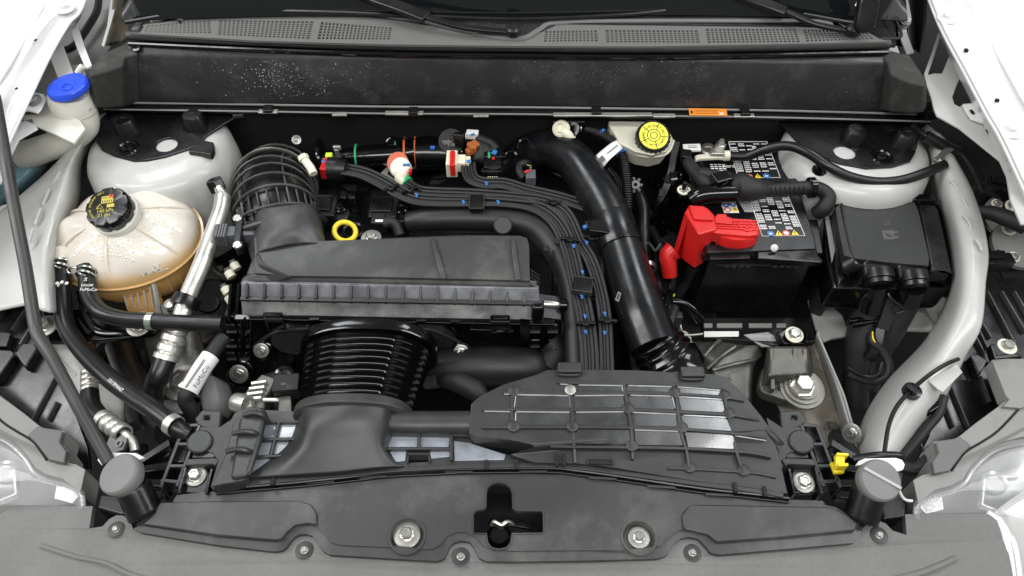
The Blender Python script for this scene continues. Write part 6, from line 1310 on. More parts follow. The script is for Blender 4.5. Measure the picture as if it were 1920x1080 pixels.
# red positive cover
rc = thing('positive_terminal_cover', 'bright red plastic cover over the positive battery terminal', 'terminal cover', (1340, 430, 3))
rz = 3.6
obj('tall_box', (lambda bm: (loft(bm, [px_ring([(1292, 384), (1326, 388), (1340, 402), (1345, 430), (1310, 440), (1284, 398)], rz + .4), [PV(1262, 478, .050) * 0 + p for p in px_ring([(1268, 478, -4), (1300, 470, -4), (1318, 470, -4), (1318, 494, -4), (1302, 504, -4), (1282, 490, -4)])]]), bm)[1])(B()), M['red'], rc, bevel=.3)
obj('wide_head', slab([(1284, 397), (1292, 384), (1322, 386), (1338, 404), (1356, 408), (1412, 411), (1425, 426), (1422, 440), (1405, 442), (1345, 437), (1325, 433), (1311, 441)], rz, 2.4), M['red'], rc, bevel=.35, seg=3)
obj('round_boss', lathe((1384, 432, rz - .6), UP, [(3.7, -3.2), (3.6, -.3), (3.3, 0), (0, 0)], 32, sq=.62), M['red'], rc)
obj('front_panel', slab([(1362, 442, rz - 1), (1406, 440, rz - 1), (1412, 456, rz - 2.4), (1400, 466, rz - 3), (1382, 469, rz - 3), (1362, 464, rz - 3)], 0, 1.2), M['red'], rc, bevel=.3)
obj('front_tongue', slab([(1345, 437, rz - .2), (1360, 437, rz - .2), (1358, 460, rz - 2.8), (1343, 459, rz - 2.8)], 0, .5), M['red'], rc, bevel=.15)
obj('hinge_flap', slab([(1345, 401, rz + .5), (1362, 401, rz + .5), (1364, 406, rz + .5), (1374, 409, rz + .5), (1374, 420, rz + .5), (1340, 417, rz + .5), (1340, 407, rz + .5)], 0, .5), M['red'], rc, bevel=.15)
obj('head_plate', slab([(1292, 384, rz + .9), (1322, 387, rz + .9), (1334, 400, rz + .9), (1338, 412, rz + .9), (1302, 410, rz + .9), (1297, 400, rz + .9)], 0, .7), M['red'], rc, bevel=.2)
for k in range(4): obj('head_rib', bars([(1306 + k * 3, 411 + 5 * k, rz + .25), (1345 + k * 2, 414 + 4 * k, rz + .25), (1420, 414 + 5.5 * k, rz + .2)], .22, .3), M['red'], rc, bevel=.05)
obj('plus_ring', lathe((1400, 424, rz + .02), UP, [(1.0, 0), (1.2, 0), (1.2, .15), (1.0, .15)], 22), M['red'], rc)
for sx, sy in ((1.4, .25), (.25, 1.4)): obj('plus_bar', box((1400, 424, rz + .1), sx, sy, .15), M['red'], rc)
obj('side_leg', slab([(1284, 398, rz + .2), (1290, 410, rz + .2), (1262, 506, -6), (1250, 506, -6), (1262, 474, -4)], 0, 1.6), M['red'], rc, bevel=.25)
obj('side_nozzle', tube([(1262, 470, -3), (1252, 480, -3.6), (1254, 495, -4.6), (1256, 518, -6.4)], 1.5, 14, 5, rs=[1.8, 1.5, 1.4, 1.3]), M['red'], rc)
obj('nozzle_top', slab([(1240, 470, -2.6), (1252, 465, -2.6), (1265, 466, -2.6), (1262, 482, -3), (1248, 492, -3.6), (1240, 482, -3)], 0, 1.6), M['red'], rc, bevel=.4, seg=3)
pc = thing('positive_cable', 'black cables running down from the red cover beside the battery', 'cable', (1290, 530, -8))
obj('cable', tube([(1300, 500, -5), (1290, 520, -8), (1276, 545, -11), (1262, 562, -13)], 1.0, 12, 5), M['rubber'], pc)
obj('lower_cable', tube([(1236, 572, -10), (1255, 566, -9), (1280, 568, -9), (1300, 582, -10), (1312, 600, -12)], .9, 12, 5), M['gloss'], pc)
for k in range(10): 
    x = 1230 + rnd.uniform(0, 35); y = 525 + rnd.uniform(0, 55)
    obj('wire_twist', tube([(x, y, -9), (x + rnd.uniform(-6, 6), y + 6, -8.5), (x + rnd.uniform(-8, 8), y + 14, -9)], .14, 6, 2), M[rnd.choice(['ivory', 'lime', 'tape'])] if k % 2 else M['tape'], pc)
# battery tray
ty = thing('battery_tray', 'black battery tray with pale slots and metal edge below the battery', 'tray', (1410, 620, -14))
fz = -14.2
tp = px_ring([(1315, 596), (1520, 596), (1530, 640), (1450, 648), (1415, 640), (1320, 632)], fz)
bm = B(); poly(bm, tp, 1.5); obj('tray_floor', bm, M['black'], ty, bevel=.2)
for (a, b_) in ((1320, 1336), (1344, 1392), (1404, 1448), (1456, 1474)): obj('pale_slot', slab([(a, 606), (b_, 606), (b_, 614), (a, 614)], fz + .3, .3), M['lampgrey'], ty, bevel=.08)
obj('metal_edge', slab([(1320, 621, fz + .5), (1386, 621, fz + .5), (1386, 631, fz), (1320, 632, fz)], 0, .3), mat('brushed_edge', (.35, .35, .33), .3, metal=.6), ty, bevel=.08)
obj('metal_apron', slab([(1394, 627, fz + .4), (1440, 622, fz + .4), (1470, 640, fz), (1510, 650, fz - .4), (1455, 650, fz - .4), (1428, 650, fz - .4)], 0, .3), M['primer2'], ty, bevel=.1)
obj('tray_foot', slab([(1455, 622, -12.6), (1478, 612, -12.6), (1500, 612, -12.6), (1515, 625, -12.6), (1512, 645, -12.6), (1470, 645, -12.6)], 0, 2), M['gloss'], ty, bevel=.4, seg=3)
obj('side_wire', tube([(1273, 593, -12), (1276, 615, -13), (1285, 628, -14), (1318, 626, -13.8)], .25, 8, 4), M['steel'], ty)
# ---------------------------------------------------------------- fuse box
fb_ = thing('fuse_box', 'large black fuse box with battery plug emblem on its lid', 'fuse box', (1670, 460, 2))
LZ = 2.2
lid_ = [(1585, 374), (1700, 377), (1718, 380), (1722, 390), (1742, 490), (1740, 505), (1565, 505), (1590, 500), (1572, 440), (1564, 390), (1570, 378)]
obj('lid_main', slab([(1578, 374), (1716, 379), (1724, 400), (1743, 482), (1742, 498), (1668, 492), (1600, 484), (1582, 478), (1572, 430), (1566, 390)], LZ, 3.2), M['duct'] if False else mat('fusebox_lid_plastic', (.018, .018, .018), .5, bump=.4, bscale=1200, var=.15, dust=.15, dcol=(.08, .08, .08)), fb_, bevel=.7, seg=4)
obj('lid_left_flank', surf([[(1566, 380, 1.6), (1580, 376, 2.25)], [(1569, 430, 1.0), (1588, 430, 2.2)], [(1576, 500, 0), (1604, 486, 2.1)], [(1588, 516, -1.4), (1625, 498, 1.2)]], 4), M['black'], fb_, solid=.3)
obj('lid_right', slab([(1722, 380), (1752, 382), (1759, 392), (1783, 500), (1787, 510), (1745, 508), (1742, 490)], LZ - .6, 3), M['black'], fb_, bevel=.4, seg=3)
for (x, y) in ((1646, 505), (1711, 510)):
    obj('outlet_hood', slab([(x - 30, y - 14, 1.8), (x - 18, y - 19, 2.3), (x + 18, y - 17, 2.3), (x + 30, y - 8, 1.4), (x + 24, y + 12, .4), (x - 24, y + 12, .4)], 0, 3), M['black'], fb_, bevel=.6, seg=3)
    obj('outlet_ring', lathe((x, y + 14, -.5), Vector((0, -1, -.35)), [(2.5, -1), (2.6, .2), (2.6, .6), (2.2, .7), (2.2, 1.4), (1.9, 1.5), (0, 1.5)], 26), M['black'], fb_)
obj('base_tray', slab([(1545, 390), (1560, 372), (1720, 376), (1765, 384), (1795, 520), (1780, 540), (1560, 540), (1545, 470)], -1.6, 5.5), M['gloss'], fb_, bevel=.5)
obj('side_wall', slab([(1548, 388, -.6), (1562, 384, -.6), (1585, 520, -1), (1572, 536, -1)], 0, 5), M['black'], fb_, bevel=.3)
obj('dark_gap_fill', slab([(1532, 470, -7), (1556, 430, -7), (1572, 540, -7), (1560, 556, -7), (1538, 548, -7)], 0, 6), M['tape'], fb_, bevel=.3)  # black slab added to fill the dark gap beside the battery
obj('pale_side', slab([(1546, 398, -.2), (1553, 398, -.2), (1566, 468, -.4), (1560, 492, -.6)], 0, .3), M['lampgrey'], fb_)
for (x, y) in ((1580, 370), (1656, 366), (1730, 374)): obj('lid_clip', box((x, y, 1.9), 4.0, 1.6, 1.4), M['gloss'], fb_, bevel=.3)
obj('clip_tower', box((1657, 364, 3.0), 2.6, 1.2, 1.2), M['gloss'], fb_, bevel=.25)
obj('right_feet', box((1755, 540, -6), 7, 3, 4, rot=-20), M['gloss'], fb_, bevel=.4)
# emblem: plug with lightning
em = mat('emblem_grey', (.075, .075, .073), .55)
e0 = obj('plug_emblem', slab([(1653, 432), (1676, 431), (1676, 434), (1684, 433), (1684, 437), (1676, 438), (1677, 442), (1685, 442), (1685, 447), (1677, 447), (1677, 449), (1657, 449)], LZ + .06, .1), em, fb_)
obj('lightning', slab([(1660, 437), (1668, 441), (1667, 439), (1674, 444), (1666, 442), (1667, 445)], LZ + .1, .05), M['ink'], e0)
text('embossed_letters', 'IL', 1.6, (1663, 418, LZ + .02), Vector((0, 1, 0)), UP, em, fb_)
lo_ = thing('fuse_box_loom', 'two black wrapped looms dropping from the fuse box outlets', 'cable loom', (1640, 620, -8))
obj('left_trunk', tube([(1644, 522, -2), (1636, 550, -5), (1622, 590, -9), (1612, 640, -13), (1606, 690, -17), (1604, 760, -22)], 2.1, 18, 6, rs=[1.9, 2.0, 2.2, 2.4, 2.2, 2.2]), M['braid'], lo_)
obj('left_foil', tube([(1644, 526, -1.4), (1638, 548, -4), (1628, 578, -7)], 2.25, 14, 4), M['gloss'], lo_)
obj('right_trunk', tube([(1709, 530, -2), (1692, 570, -6), (1665, 620, -11), (1640, 670, -16), (1625, 730, -20)], 2.2, 18, 6, rs=[2.0, 2.5, 2.6, 2.2, 2.0]), M['braid'], lo_)
obj('right_foil', tube([(1709, 534, -1.4), (1702, 552, -3.6), (1694, 566, -5)], 2.4, 14, 4), M['gloss'], lo_)
obj('inline_plug', tube([(1674, 545, -4.5), (1664, 575, -6.8), (1650, 615, -9.5)], 1.9, 6, 3), M['black'], lo_)
obj('inline_plug_tail', tube([(1652, 612, -9), (1644, 650, -11), (1630, 670, -13)], 1.1, 10, 3), M['rubber'], lo_)
for (x, y, z) in ((1612, 600, -8.5), (1620, 606, -8.5)): obj('tie_strap', box((x, y, z), 4.2, .7, 1.2, rot=10), M['gloss'], lo_, bevel=.15)
obj('thin_wire', tube([(1674, 546, -3), (1664, 540, -2.4), (1668, 556, -3), (1690, 575, -4), (1696, 582, -4.5), (1680, 587, -5)], .25, 8, 5), M['rubber'], lo_)
obj('wire_loop', tube([(1634, 620, -10), (1636, 640, -10), (1655, 660, -11), (1667, 685, -12), (1660, 708, -13), (1630, 714, -14), (1590, 700, -14)], .7, 10, 6), M['tape'], lo_)
obj('wire_loop', tube([(1590, 690, -13), (1620, 705, -12.6), (1645, 702, -12.6), (1655, 680, -12)], .35, 8, 6), M['rubber'], lo_)
obj('yellow_wire', tube([(1636, 622, -9), (1637, 635, -9.2), (1645, 648, -10)], .12, 6, 4), M['yellow'], lo_)
# white bodywork below the fuse box
sb = thing('right_chassis_leg', 'pale painted chassis ledge below the fuse box', 'body panel', (1700, 590, -12))
obj('cross_ledge', slab([(1600, 560), (1730, 556), (1745, 590), (1700, 612), (1640, 618), (1600, 600)], -15, .8), M['primer'], sb, bevel=.3)
obj('left_ledge', slab([(1515, 560), (1545, 560), (1580, 590), (1596, 628), (1560, 634), (1545, 640), (1530, 615)], -13, .8), M['primer2'], sb, bevel=.3)
obj('right_ledge', slab([(1690, 590), (1725, 583), (1758, 592), (1764, 600), (1758, 618), (1690, 616)], -12, 1.2), M['primer'], sb, bevel=.4)
obj('inner_wall', surf([[(1722, 545, -6), (1775, 540, -6)], [(1735, 575, -8), (1790, 575, -7)], [(1750, 605, -12), (1780, 605, -11)]], 3), M['primer'], sb, solid=.3)
# diagonal longitudinal beam on the right with dirt
lg = thing('right_longitudinal', 'dirty bare-metal longitudinal beam with rust marks below the battery', 'body beam', (1540, 720, -16))
obj('beam_top', surf([[(1440, 640, -17), (1490, 640, -16.6), (1540, 640, -16.4)], [(1440, 720, -17), (1500, 715, -16.8), (1565, 715, -16.6)], [(1470, 790, -17), (1530, 785, -16.8), (1585, 780, -16.6)], [(1500, 880, -17), (1560, 880, -16.8), (1610, 880, -16.6)]], 4), M['rust'], lg, solid=.4)
obj('flange_wall', surf([[(1534, 625, -9.4), (1530, 645, -15)], [(1540, 640, -9.4), (1536, 660, -15.6)], [(1570, 715, -9.8), (1560, 735, -16)], [(1596, 800, -10.2), (1585, 815, -16.4)], [(1618, 870, -10.4), (1606, 880, -16.4)]], 4), M['primer2'], lg, solid=.3)
obj('flange_edge', bars([(1534, 622, -9.2), (1540, 640, -9.2), (1572, 715, -9.6), (1584, 745, -9.8), (1600, 800, -10), (1616, 840, -10.2), (1620, 872, -10.3)], .35, .5, n=3), M['primer2'], lg, bevel=.1)
# engine mount
em_ = thing('engine_mount', 'cast aluminium engine mount with a large bolt right of the grid cover', 'engine mount', (1490, 710, -11))
obj('mount_arm', (lambda bm: (loft(bm, [px_ring([(1444, 650), (1512, 650), (1516, 700), (1440, 705)], -9.5), px_ring([(1438, 650, -13), (1520, 650, -13), (1530, 720, -13), (1424, 728, -13)])]), bm)[1])(B()), M['alu'], em_, bevel=.5, seg=3)
obj('mount_base', slab([(1422, 722), (1430, 690), (1446, 680), (1510, 690), (1532, 715), (1538, 738), (1526, 752), (1505, 757), (1478, 752), (1428, 735)], -12.4, 2.2), M['alu'], em_, bevel=.45, seg=3)
for x in (1447, 1491, 1510): obj('mount_rib', bars([(x, 652, -8.9), (x + (3 if x < 1480 else 0), 690 if x != 1447 else 730, -10 if x != 1447 else -11)], .7, 1.2), M['alu'], em_, bevel=.2)
obj('washer_stack', lathe((1504, 728, -12.2), Vector((0, -.1, 1)), [(3.6, -.6), (3.6, .1), (3.0, .15), (3.0, .55), (2.4, .6), (2.4, 1.0), (0, 1.0)], 36), mat('dull_washer', (.22, .215, .19), .4, metal=.7, bump=.3, bscale=250, var=.2), em_)
obj('mount_bolt', lathe((1504, 725, -11.2), Vector((0, -.1, 1)), [(2.0, 0), (2.0, .25), (1.5, .3), (1.5, 1.5), (1.3, 1.7), (0, 1.7)], 6), M['steel'], em_, smooth=False)
obj('mount_hole', lathe((1463, 728, -12.3), UP, [(0, 0), (.45, 0), (.45, .06), (0, .06)], 14), M['void'], em_)
gbx = thing('gearbox_casting', 'large cast aluminium gearbox housing below the battery', 'gearbox', (1350, 670, -16))
obj('housing', surf([[(1262, 640, -20), (1300, 640, -17), (1360, 640, -16), (1430, 650, -17)], [(1270, 665, -19), (1320, 665, -15), (1370, 672, -14.4), (1425, 668, -17)], [(1290, 690, -18), (1330, 690, -15.4), (1372, 700, -14), (1410, 690, -16.6)], [(1310, 720, -18), (1350, 720, -16), (1385, 730, -15), (1405, 760, -18)]], 4), M['alu'], gbx, solid=.4)
for a, b_ in (((1320, 668, -14.6), (1352, 636, -15)), ((1326, 692, -14.8), (1378, 650, -13.8)), ((1340, 698, -14.8), (1405, 682, -15.2))): obj('cast_rib', tube([a, ((a[0] + b_[0]) / 2, (a[1] + b_[1]) / 2 - 3, (a[2] + b_[2]) / 2 + .5), b_], .4, 8, 4), M['alu'], gbx)
obj('casting_block', slab([(1332, 690, -13), (1352, 668, -12.6), (1392, 646, -13.4), (1426, 644, -13.6), (1420, 668, -13.4), (1412, 690, -13.4), (1410, 745, -14.5), (1398, 772, -15), (1345, 722, -14.5)], 0, 7), M['alu'], gbx, bevel=.8, seg=3)
obj('cast_rib', tube([(1336, 694, -12.6), (1372, 684, -12.1), (1408, 676, -12.8), (1416, 672, -13)], .4, 8, 4), M['alu'], gbx)
obj('bracket_post', box((1262, 605, -12), 2.6, 1.4, 5), M['matte'], gbx, bevel=.3)
# ground strap
gs = thing('ground_cable', 'black ground cable lug bolted to the dirty beam', 'cable', (1560, 812, -14))
obj('lug', slab([(1549, 800), (1560, 793), (1570, 798), (1574, 808), (1578, 815), (1562, 820), (1551, 812)], -15.4, .4), M['washer'], gs, bevel=.1)
obj('lug_bolt', lathe((1561, 803, -15.2), UP, [(1.3, 0), (1.3, .2), (.8, .25), (.8, 1.0), (0, 1.0)], 6), M['alu'], gs, smooth=False)
obj('strap', tube([(1568, 820, -14.6), (1576, 836, -13), (1588, 852, -10), (1605, 868, -6), (1616, 880, -3)], 1.6, 14, 5, rs=[1.3, 1.7, 1.8, 1.0, .8]), M['tape'], gs)
bolts('flange_bolt', 'bolt', 'body flange bolts on the right', [
    (V3((1597, 812, -8)), Vector((-.75, -.35, .5)), 1.0, 'bright bolt through the flange where it meets the thick white rail')], wr=1.5)
# yellow clip
yc = thing('yellow_clip', 'bright yellow plastic clip on the carrier at the lower right', 'clip', (1577, 868, 1))
obj('clip_stem', slab([(1568, 849, 3.2), (1584, 850, 3.2), (1585, 875, 2.4), (1567, 875, 2.4)], 0, .9), M['yellow'], yc, bevel=.15)
obj('upper_jaw', slab([(1569, 848, 3.4), (1592, 850, 3.4), (1592, 854, 3.4), (1569, 853, 3.4)], 0, 1.4), M['yellow'], yc, bevel=.12)
obj('lower_jaw', slab([(1572, 868, 3.2), (1592, 868, 3.2), (1591, 874, 3.0), (1572, 874, 3.0)], 0, 1.4), M['yellow'], yc, bevel=.12)
obj('clip_base', slab([(1557, 866, 1.8), (1568, 867, 2.6), (1586, 874, 2.4), (1584, 886, 1.2), (1565, 887, 1.0)], 0, .6), M['yellow'], yc, bevel=.12)
tb_ = thing('white_tag', 'white rounded plate behind the grey buffer at the lower right', 'plate', (1650, 868, 2))
obj('plate', slab([(1604, 873), (1610, 864), (1622, 859), (1680, 858), (1692, 862), (1697, 871), (1694, 880), (1682, 884), (1640, 876), (1615, 872)], 2.6, .4), M['wh'], tb_, bevel=.1)
obj('cable_stub', tube([(1600, 862, 1), (1640, 855, 2), (1680, 854, 2), (1692, 858, 1.4)], .55, 12, 4), M['rubber'], tb_)
wr = thing('white_wire', 'thin white wire curling from the grey buffer to the right headlamp', 'wire', (1695, 930, 2))
obj('wire', tube([(1686, 920, 4), (1692, 932, 3), (1700, 938, 2.4), (1710, 939, 2)], .18, 8, 5), M['wh'], wr)
# ---------------------------------------------------------------- coolant reservoir
cr_ = thing('coolant_reservoir', 'milky domed coolant reservoir with amber coolant and black cap', 'reservoir', (240, 450, 2))
M['milk'] = mat('milky_reservoir_shell', (.83, .745, .62), .22, coat=.3, sss=.2, rvar=.06, vscale=12, dents=.15)
nt = M['milk'].node_tree; b_ = nt.nodes['Principled BSDF']; b_.inputs['Alpha'].default_value = .93
M['milk2'] = mat('thin_reservoir_shell', (.90, .52, .18), .25, coat=.3, alpha=.9, sss=.2)
_N = nt.nodes; _tc = _N.new('ShaderNodeTexCoord'); _sp = _N.new('ShaderNodeSeparateXYZ'); nt.links.new(_tc.outputs['Object'], _sp.inputs[0])
_mr = _N.new('ShaderNodeMapRange'); _mr.interpolation_type = 'SMOOTHSTEP'; nt.links.new(_sp.outputs[2], _mr.inputs[0]); _mr.inputs['From Min'].default_value = -.036; _mr.inputs['From Max'].default_value = -.010
_mx = _N.new('ShaderNodeMix'); _mx.data_type = 'RGBA'; nt.links.new(_mr.outputs[0], _mx.inputs[0]); _mx.inputs[6].default_value = (.86, .56, .24, 1); _mx.inputs[7].default_value = (.86, .80, .70, 1); nt.links.new(_mx.outputs[2], b_.inputs['Base Color'])
M['coolant'] = mat('amber_coolant', (.85, .40, .06), .3, sss=.3)
RC = V3((238, 448, -1.0)); RA = Vector((.02, -.12, 1)).normalized()
def lobed(prof, seg=72, sx=1.0, sy=1.0, lob=.0, bm=None, c=RC):
    bm = bm or B(); rings = []; X = Vector((1, .14, .0)).normalized(); Y = RA.cross(X).normalized(); X = Y.cross(RA)
    for (r, h, lb) in prof:
        ring = []
        for j in range(seg):
            t = 2 * math.pi * j / seg
            k = 1 + lb * (math.cos(6 * t + .5) - .2 * math.cos(12 * t + 1))
            ring.append(c + RA * cm(h + lb * 10 * math.cos(6 * t + .5)) + X * (cm(max(r, .01)) * k * sx * math.cos(t)) + Y * (cm(max(r, .01)) * k * sy * math.sin(t)))
        rings.append(ring)
    loft(bm, rings); return bm
prof = [(11.4, -2.3, 0), (12.1, -1.0, .0), (12.25, -.55, 0), (12.2, .4, .0), (11.6, 1.7, .010), (10.4, 3.1, .034), (8.6, 4.4, .046), (6.6, 5.3, .036), (4.7, 5.75, .010), (4.2, 5.9, 0), (4.0, 6.0, 0), (0, 6.0, 0)]
obj('upper_shell', lobed(prof, sy=.80), M['milk'], cr_, ang=80)
obj('seam_flange', lobed([(12.1, -.55, 0), (12.6, -.5, 0), (12.6, -.2, 0), (12.2, -.15, 0)], sy=.80), M['milk'], cr_)
obj('lower_shell', lobed([(12.0, -.6, 0), (11.9, -2.2, 0), (11.6, -4.6, 0), (10.6, -7, 0), (9.0, -9, 0), (0, -9, 0)], sy=.80), M['milk2'], cr_, ang=80)
obj('coolant_fill', lobed([(0, -7.6, 0), (8.2, -7.6, 0), (10.2, -4.6, 0), (11.3, -2.2, 0), (11.4, -.2, 0), (0, -.2, 0)], sy=.79), M['coolant'], cr_)
for k in range(12):
    a = math.radians(205 + k * 12); obj('lower_rib', bars([RC + Vector((.118 * math.cos(a), .094 * math.sin(a), -.008)), RC + Vector((.105 * math.cos(a), .084 * math.sin(a), -.06))], .25, .6), M['milk'], cr_)
# bottom outlet box with ribs
obj('outlet_box', slab([(222, 530, -3), (282, 520, -3), (290, 575, -8), (236, 580, -8)], 0, 6), M['milk2'], cr_, bevel=.3)
for k in range(5): obj('outlet_rib', bars([(226 + 13 * k, 532 - 2 * k, -2.6), (238 + 12 * k, 575, -7.6)], .25, .6), M['cream'], cr_)
obj('mount_fin', slab([(282, 520, -2), (286, 520, -2), (298, 590, -9), (294, 600, -9)], 0, 2), M['cream'], cr_, bevel=.1)
# radial creases
X = Vector((1, .14, 0)).normalized(); Y = RA.cross(X).normalized()
for k in range(6):
    t = (math.pi * (2 * k + 1) - .5) / 6
    pts = []
    for (r, h) in ((4.4, 5.75), (6.6, 5.12), (8.5, 4.15), (10.2, 2.95), (11.5, 1.55)): pts.append(RC + RA * cm(h + .02) + X * (cm(r * (1 - .012)) * math.cos(t)) + Y * (cm(r * (1 - .012)) * .8 * math.sin(t)))
    obj('dome_crease', tube(pts, .22, 8, 4), M['milk'], cr_)
obj('max_mark', bar(RC + X * cm(2.5) - Y * cm(9.35) + RA * cm(.95), RC + X * cm(8.0) - Y * cm(7.6) + RA * cm(.95), .12, .1), M['cream'], cr_)
text('raised_letters', 'MAX', 1.5, RC + X * cm(5.6) - Y * cm(8.2) + RA * cm(1.75), X * .93 + Y * .36, Vector((.35, -.8, .55)), M['cream'], cr_, ext=.06, bold=True)
# filler neck ring and cap
CA = Vector((-.06, -.30, 1)).normalized(); cc = V3((217, 401, 6.0))
obj('neck_ring', lathe(cc, CA, [(3.9, -.6), (3.8, .3), (3.5, .5), (0, .5)], 40), M['cream'], cr_)
x_, y_, a_ = basis(CA); rings = []
for (r, h, d) in ((3.35, .4, .02), (3.45, .6, .03), (3.42, 2.4, .035), (3.25, 2.65, .03), (3.0, 2.72, .0), (0, 2.75, 0)):
    rings.append([cc + a_ * cm(h) + (x_ * math.cos(t) + y_ * math.sin(t)) * cm(max(.01, r * (1 + d * (1 if math.cos(9 * t) > -.55 else -1.2)))) for t in [2 * math.pi * j / 100 for j in range(100)]])
bm = B(); loft(bm, rings); cap = obj('cap', bm, M['black'], cr_, ang=40)
ex = (Vector((1, .12, 0)) - a_ * Vector((1, .12, 0)).dot(a_)).normalized(); ey = a_.cross(ex); tpz = cc + a_ * cm(2.76)
yl = mat('cap_print_yellow', (.55, .46, .05), .5)
sym = obj('print_panel', (lambda bm: (poly(bm, rrect(tpz + ey * cm(1.15) + ex * cm(.1), ex, ey, 1.9, 1.3, .1), .04, d=-a_), bm)[1])(B()), yl, cap)
for k in range(5): obj('print_bar', bar(tpz + ex * cm(-.6 + .35 * k) + ey * cm(.62) + a_ * cm(.03), tpz + ex * cm(-.6 + .35 * k) + ey * cm(1.05) + a_ * cm(.03), .12, .03, up=a_), M['ink'], cap)
for k in range(3): obj('steam_mark', bar(tpz + ex * cm(-.6 + .3 * k) + ey * cm(1.3) + a_ * cm(.03), tpz + ex * cm(-.6 + .3 * k) + ey * cm(1.7) + a_ * cm(.03), .08, .03, up=a_), M['ink'], cap)
obj('red_cross', bar(tpz + ex * cm(.35) + ey * cm(1.4) + a_ * cm(.05), tpz + ex * cm(1.05) + ey * cm(2.0) + a_ * cm(.05), .2, .03, up=a_), M['red'], cap)
obj('red_cross', bar(tpz + ex * cm(.35) + ey * cm(2.0) + a_ * cm(.08), tpz + ex * cm(1.05) + ey * cm(1.4) + a_ * cm(.08), .2, .03, up=a_), M['red'], cap)
obj('warning_triangle', tube([tpz + ex * cm(-1.5) + ey * cm(-.3), tpz + ex * cm(-.5) + ey * cm(-.3), tpz + ex * cm(-1.0) + ey * cm(.45), tpz + ex * cm(-1.5) + ey * cm(-.3)], .09, 5, 1), yl, cap)
obj('book_mark', (lambda bm: (poly(bm, rrect(tpz + ex * cm(.7) + ey * cm(.0), ex, ey, 1.2, .6, .1), .04, d=-a_), bm)[1])(B()), yl, cap)
text('cap_lettering', '140 kPa', .85, tpz - ey * cm(.85) + ex * cm(-.1), ex, a_, yl, cap)
text('cap_lettering', '21 psi', .85, tpz - ey * cm(1.6) + ex * cm(-.2), ex, a_, yl, cap)
ringtext('ENGINE COOLANT ONLY', 2.6, 230, 110, .5, yl, cap, tpz, CA)
# condensation drops on the dome
rd = random.Random(5); bm = B(); Xl = Vector((1, .14, .0)).normalized(); Yl = RA.cross(Xl).normalized(); Xl = Yl.cross(RA)
for i in range(620):
    t = rd.uniform(math.radians(200), math.radians(400)); r = rd.triangular(4.6, 9.8, 6.2)
    if rd.random() < .55: t = rd.gauss(math.radians(270 + (8 if rd.random() < .7 else 80)), .22)
    q_ = next(k for k in range(4, 9) if prof[k + 1][0] <= r <= prof[k][0] or k == 8); f_ = min(1, max(0, (prof[q_][0] - r) / (prof[q_][0] - prof[q_ + 1][0])))
    h = prof[q_][1] + (prof[q_ + 1][1] - prof[q_][1]) * f_; lb = prof[q_][2] + (prof[q_ + 1][2] - prof[q_][2]) * f_
    k_ = 1 + lb * (math.cos(6 * t + .5) - .2 * math.cos(12 * t + 1))
    p = RC + RA * cm(h + lb * 10 * math.cos(6 * t + .5) - .01) + Xl * (cm(r) * k_ * math.cos(t)) + Yl * (cm(r) * k_ * .8 * math.sin(t))
    s = cm(rd.uniform(.08, .22)); n_ = (p - (RC - RA * .05)).normalized(); u_ = n_.cross(Vector((1, 0, 0))).normalized(); w_ = n_.cross(u_)
    ring = [bm.verts.new(p + (u_ * math.cos(a) + w_ * math.sin(a)) * s) for a in [math.pi * j / 3 for j in range(6)]]; tp_ = bm.verts.new(p + n_ * s * .9)
    for j in range(6): bm.faces.new((ring[j], ring[(j + 1) % 6], tp_))
M['drop'] = mat('water_drop', (.92, .89, .82), .05, coat=1.0)
d_ = obj('condensation_drops', bm, M['drop'], cr_, kind='stuff')
for (x, y) in ((118, 490), (160, 502)): obj('hose_nipple', tube([(x, y - 22, 1.4), (x, y, 0.9)], 1.3, 14, 3), M['milk'], cr_)
# ---------------------------------------------------------------- hoses left
def hose(name, lab, pts, r, m='rubber', cat='hose', **k):
    t = thing(name, lab, cat, pts[len(pts) // 2]); obj('hose_body', tube(pts, r, 20, 8, **k), M[m], t); return t
def spring_clamp(x, y, z, r, ax, lab):
    t = thing('spring_clamp', lab, 'clamp', (x, y, z), 'spring clamps on the coolant hoses')
    for dz in (-.45, .45): obj('clamp_wire', lathe(V3((x, y, z)) + ax.normalized() * cm(dz), ax, [(r, 0), (r + .18, 0), (r + .18, .3), (r, .3)], 26), M['steel'], t)
    c = V3((x, y, z)) + Vector((cm(-r * .9), -.004, cm(r * .5)))
    obj('clamp_ear', tube([c, c + Vector((-.006, -.004, .006)), c + Vector((-.013, .004, .006)), c + Vector((-.009, .010, .002)), c + Vector((0, .01, 0))], .13, 6, 3), M['steel'], t)
    obj('clamp_bridge', tube([c + Vector((0.004, 0, .004)), c + Vector((.012, -.007, .008)), c + Vector((.02, -.008, .004))], .14, 6, 3), M['steel'], t)
h1_ = hose('coolant_hose', 'black coolant hose from the left reservoir nipple down to the front carrier', [(117, 488, 1.2), (117, 512, .4), (117, 560, -1), (124, 610, -1.8), (152, 655, -1.6), (200, 705, -.8), (252, 745, -.2), (300, 778, .4), (328, 800, .4), (350, 815, -.6)], 1.35)
h2_ = hose('coolant_hose', 'black coolant hose from the right reservoir nipple running right to the air box', [(160, 500, 1.2), (163, 525, .6), (168, 556, 0), (190, 585, 0), (230, 598, 0), (285, 602, 0), (350, 606, -.2), (418, 608, -.4)], 1.3)
spring_clamp(117, 500, 1.0, 1.4, Vector((0, 1, .1)), 'spring clamp at the top of the left coolant hose')
spring_clamp(162, 514, 1.0, 1.35, Vector((0, 1, .1)), 'spring clamp at the top of the right coolant hose')
wp = M['wh']
text('hose_print', '48', .7, V3((112, 537, 1.6)) + Vector((0, 0, .0035)), Vector((0, 1, 0)), Vector((-.1, -.25, 1)), wp, h1_)
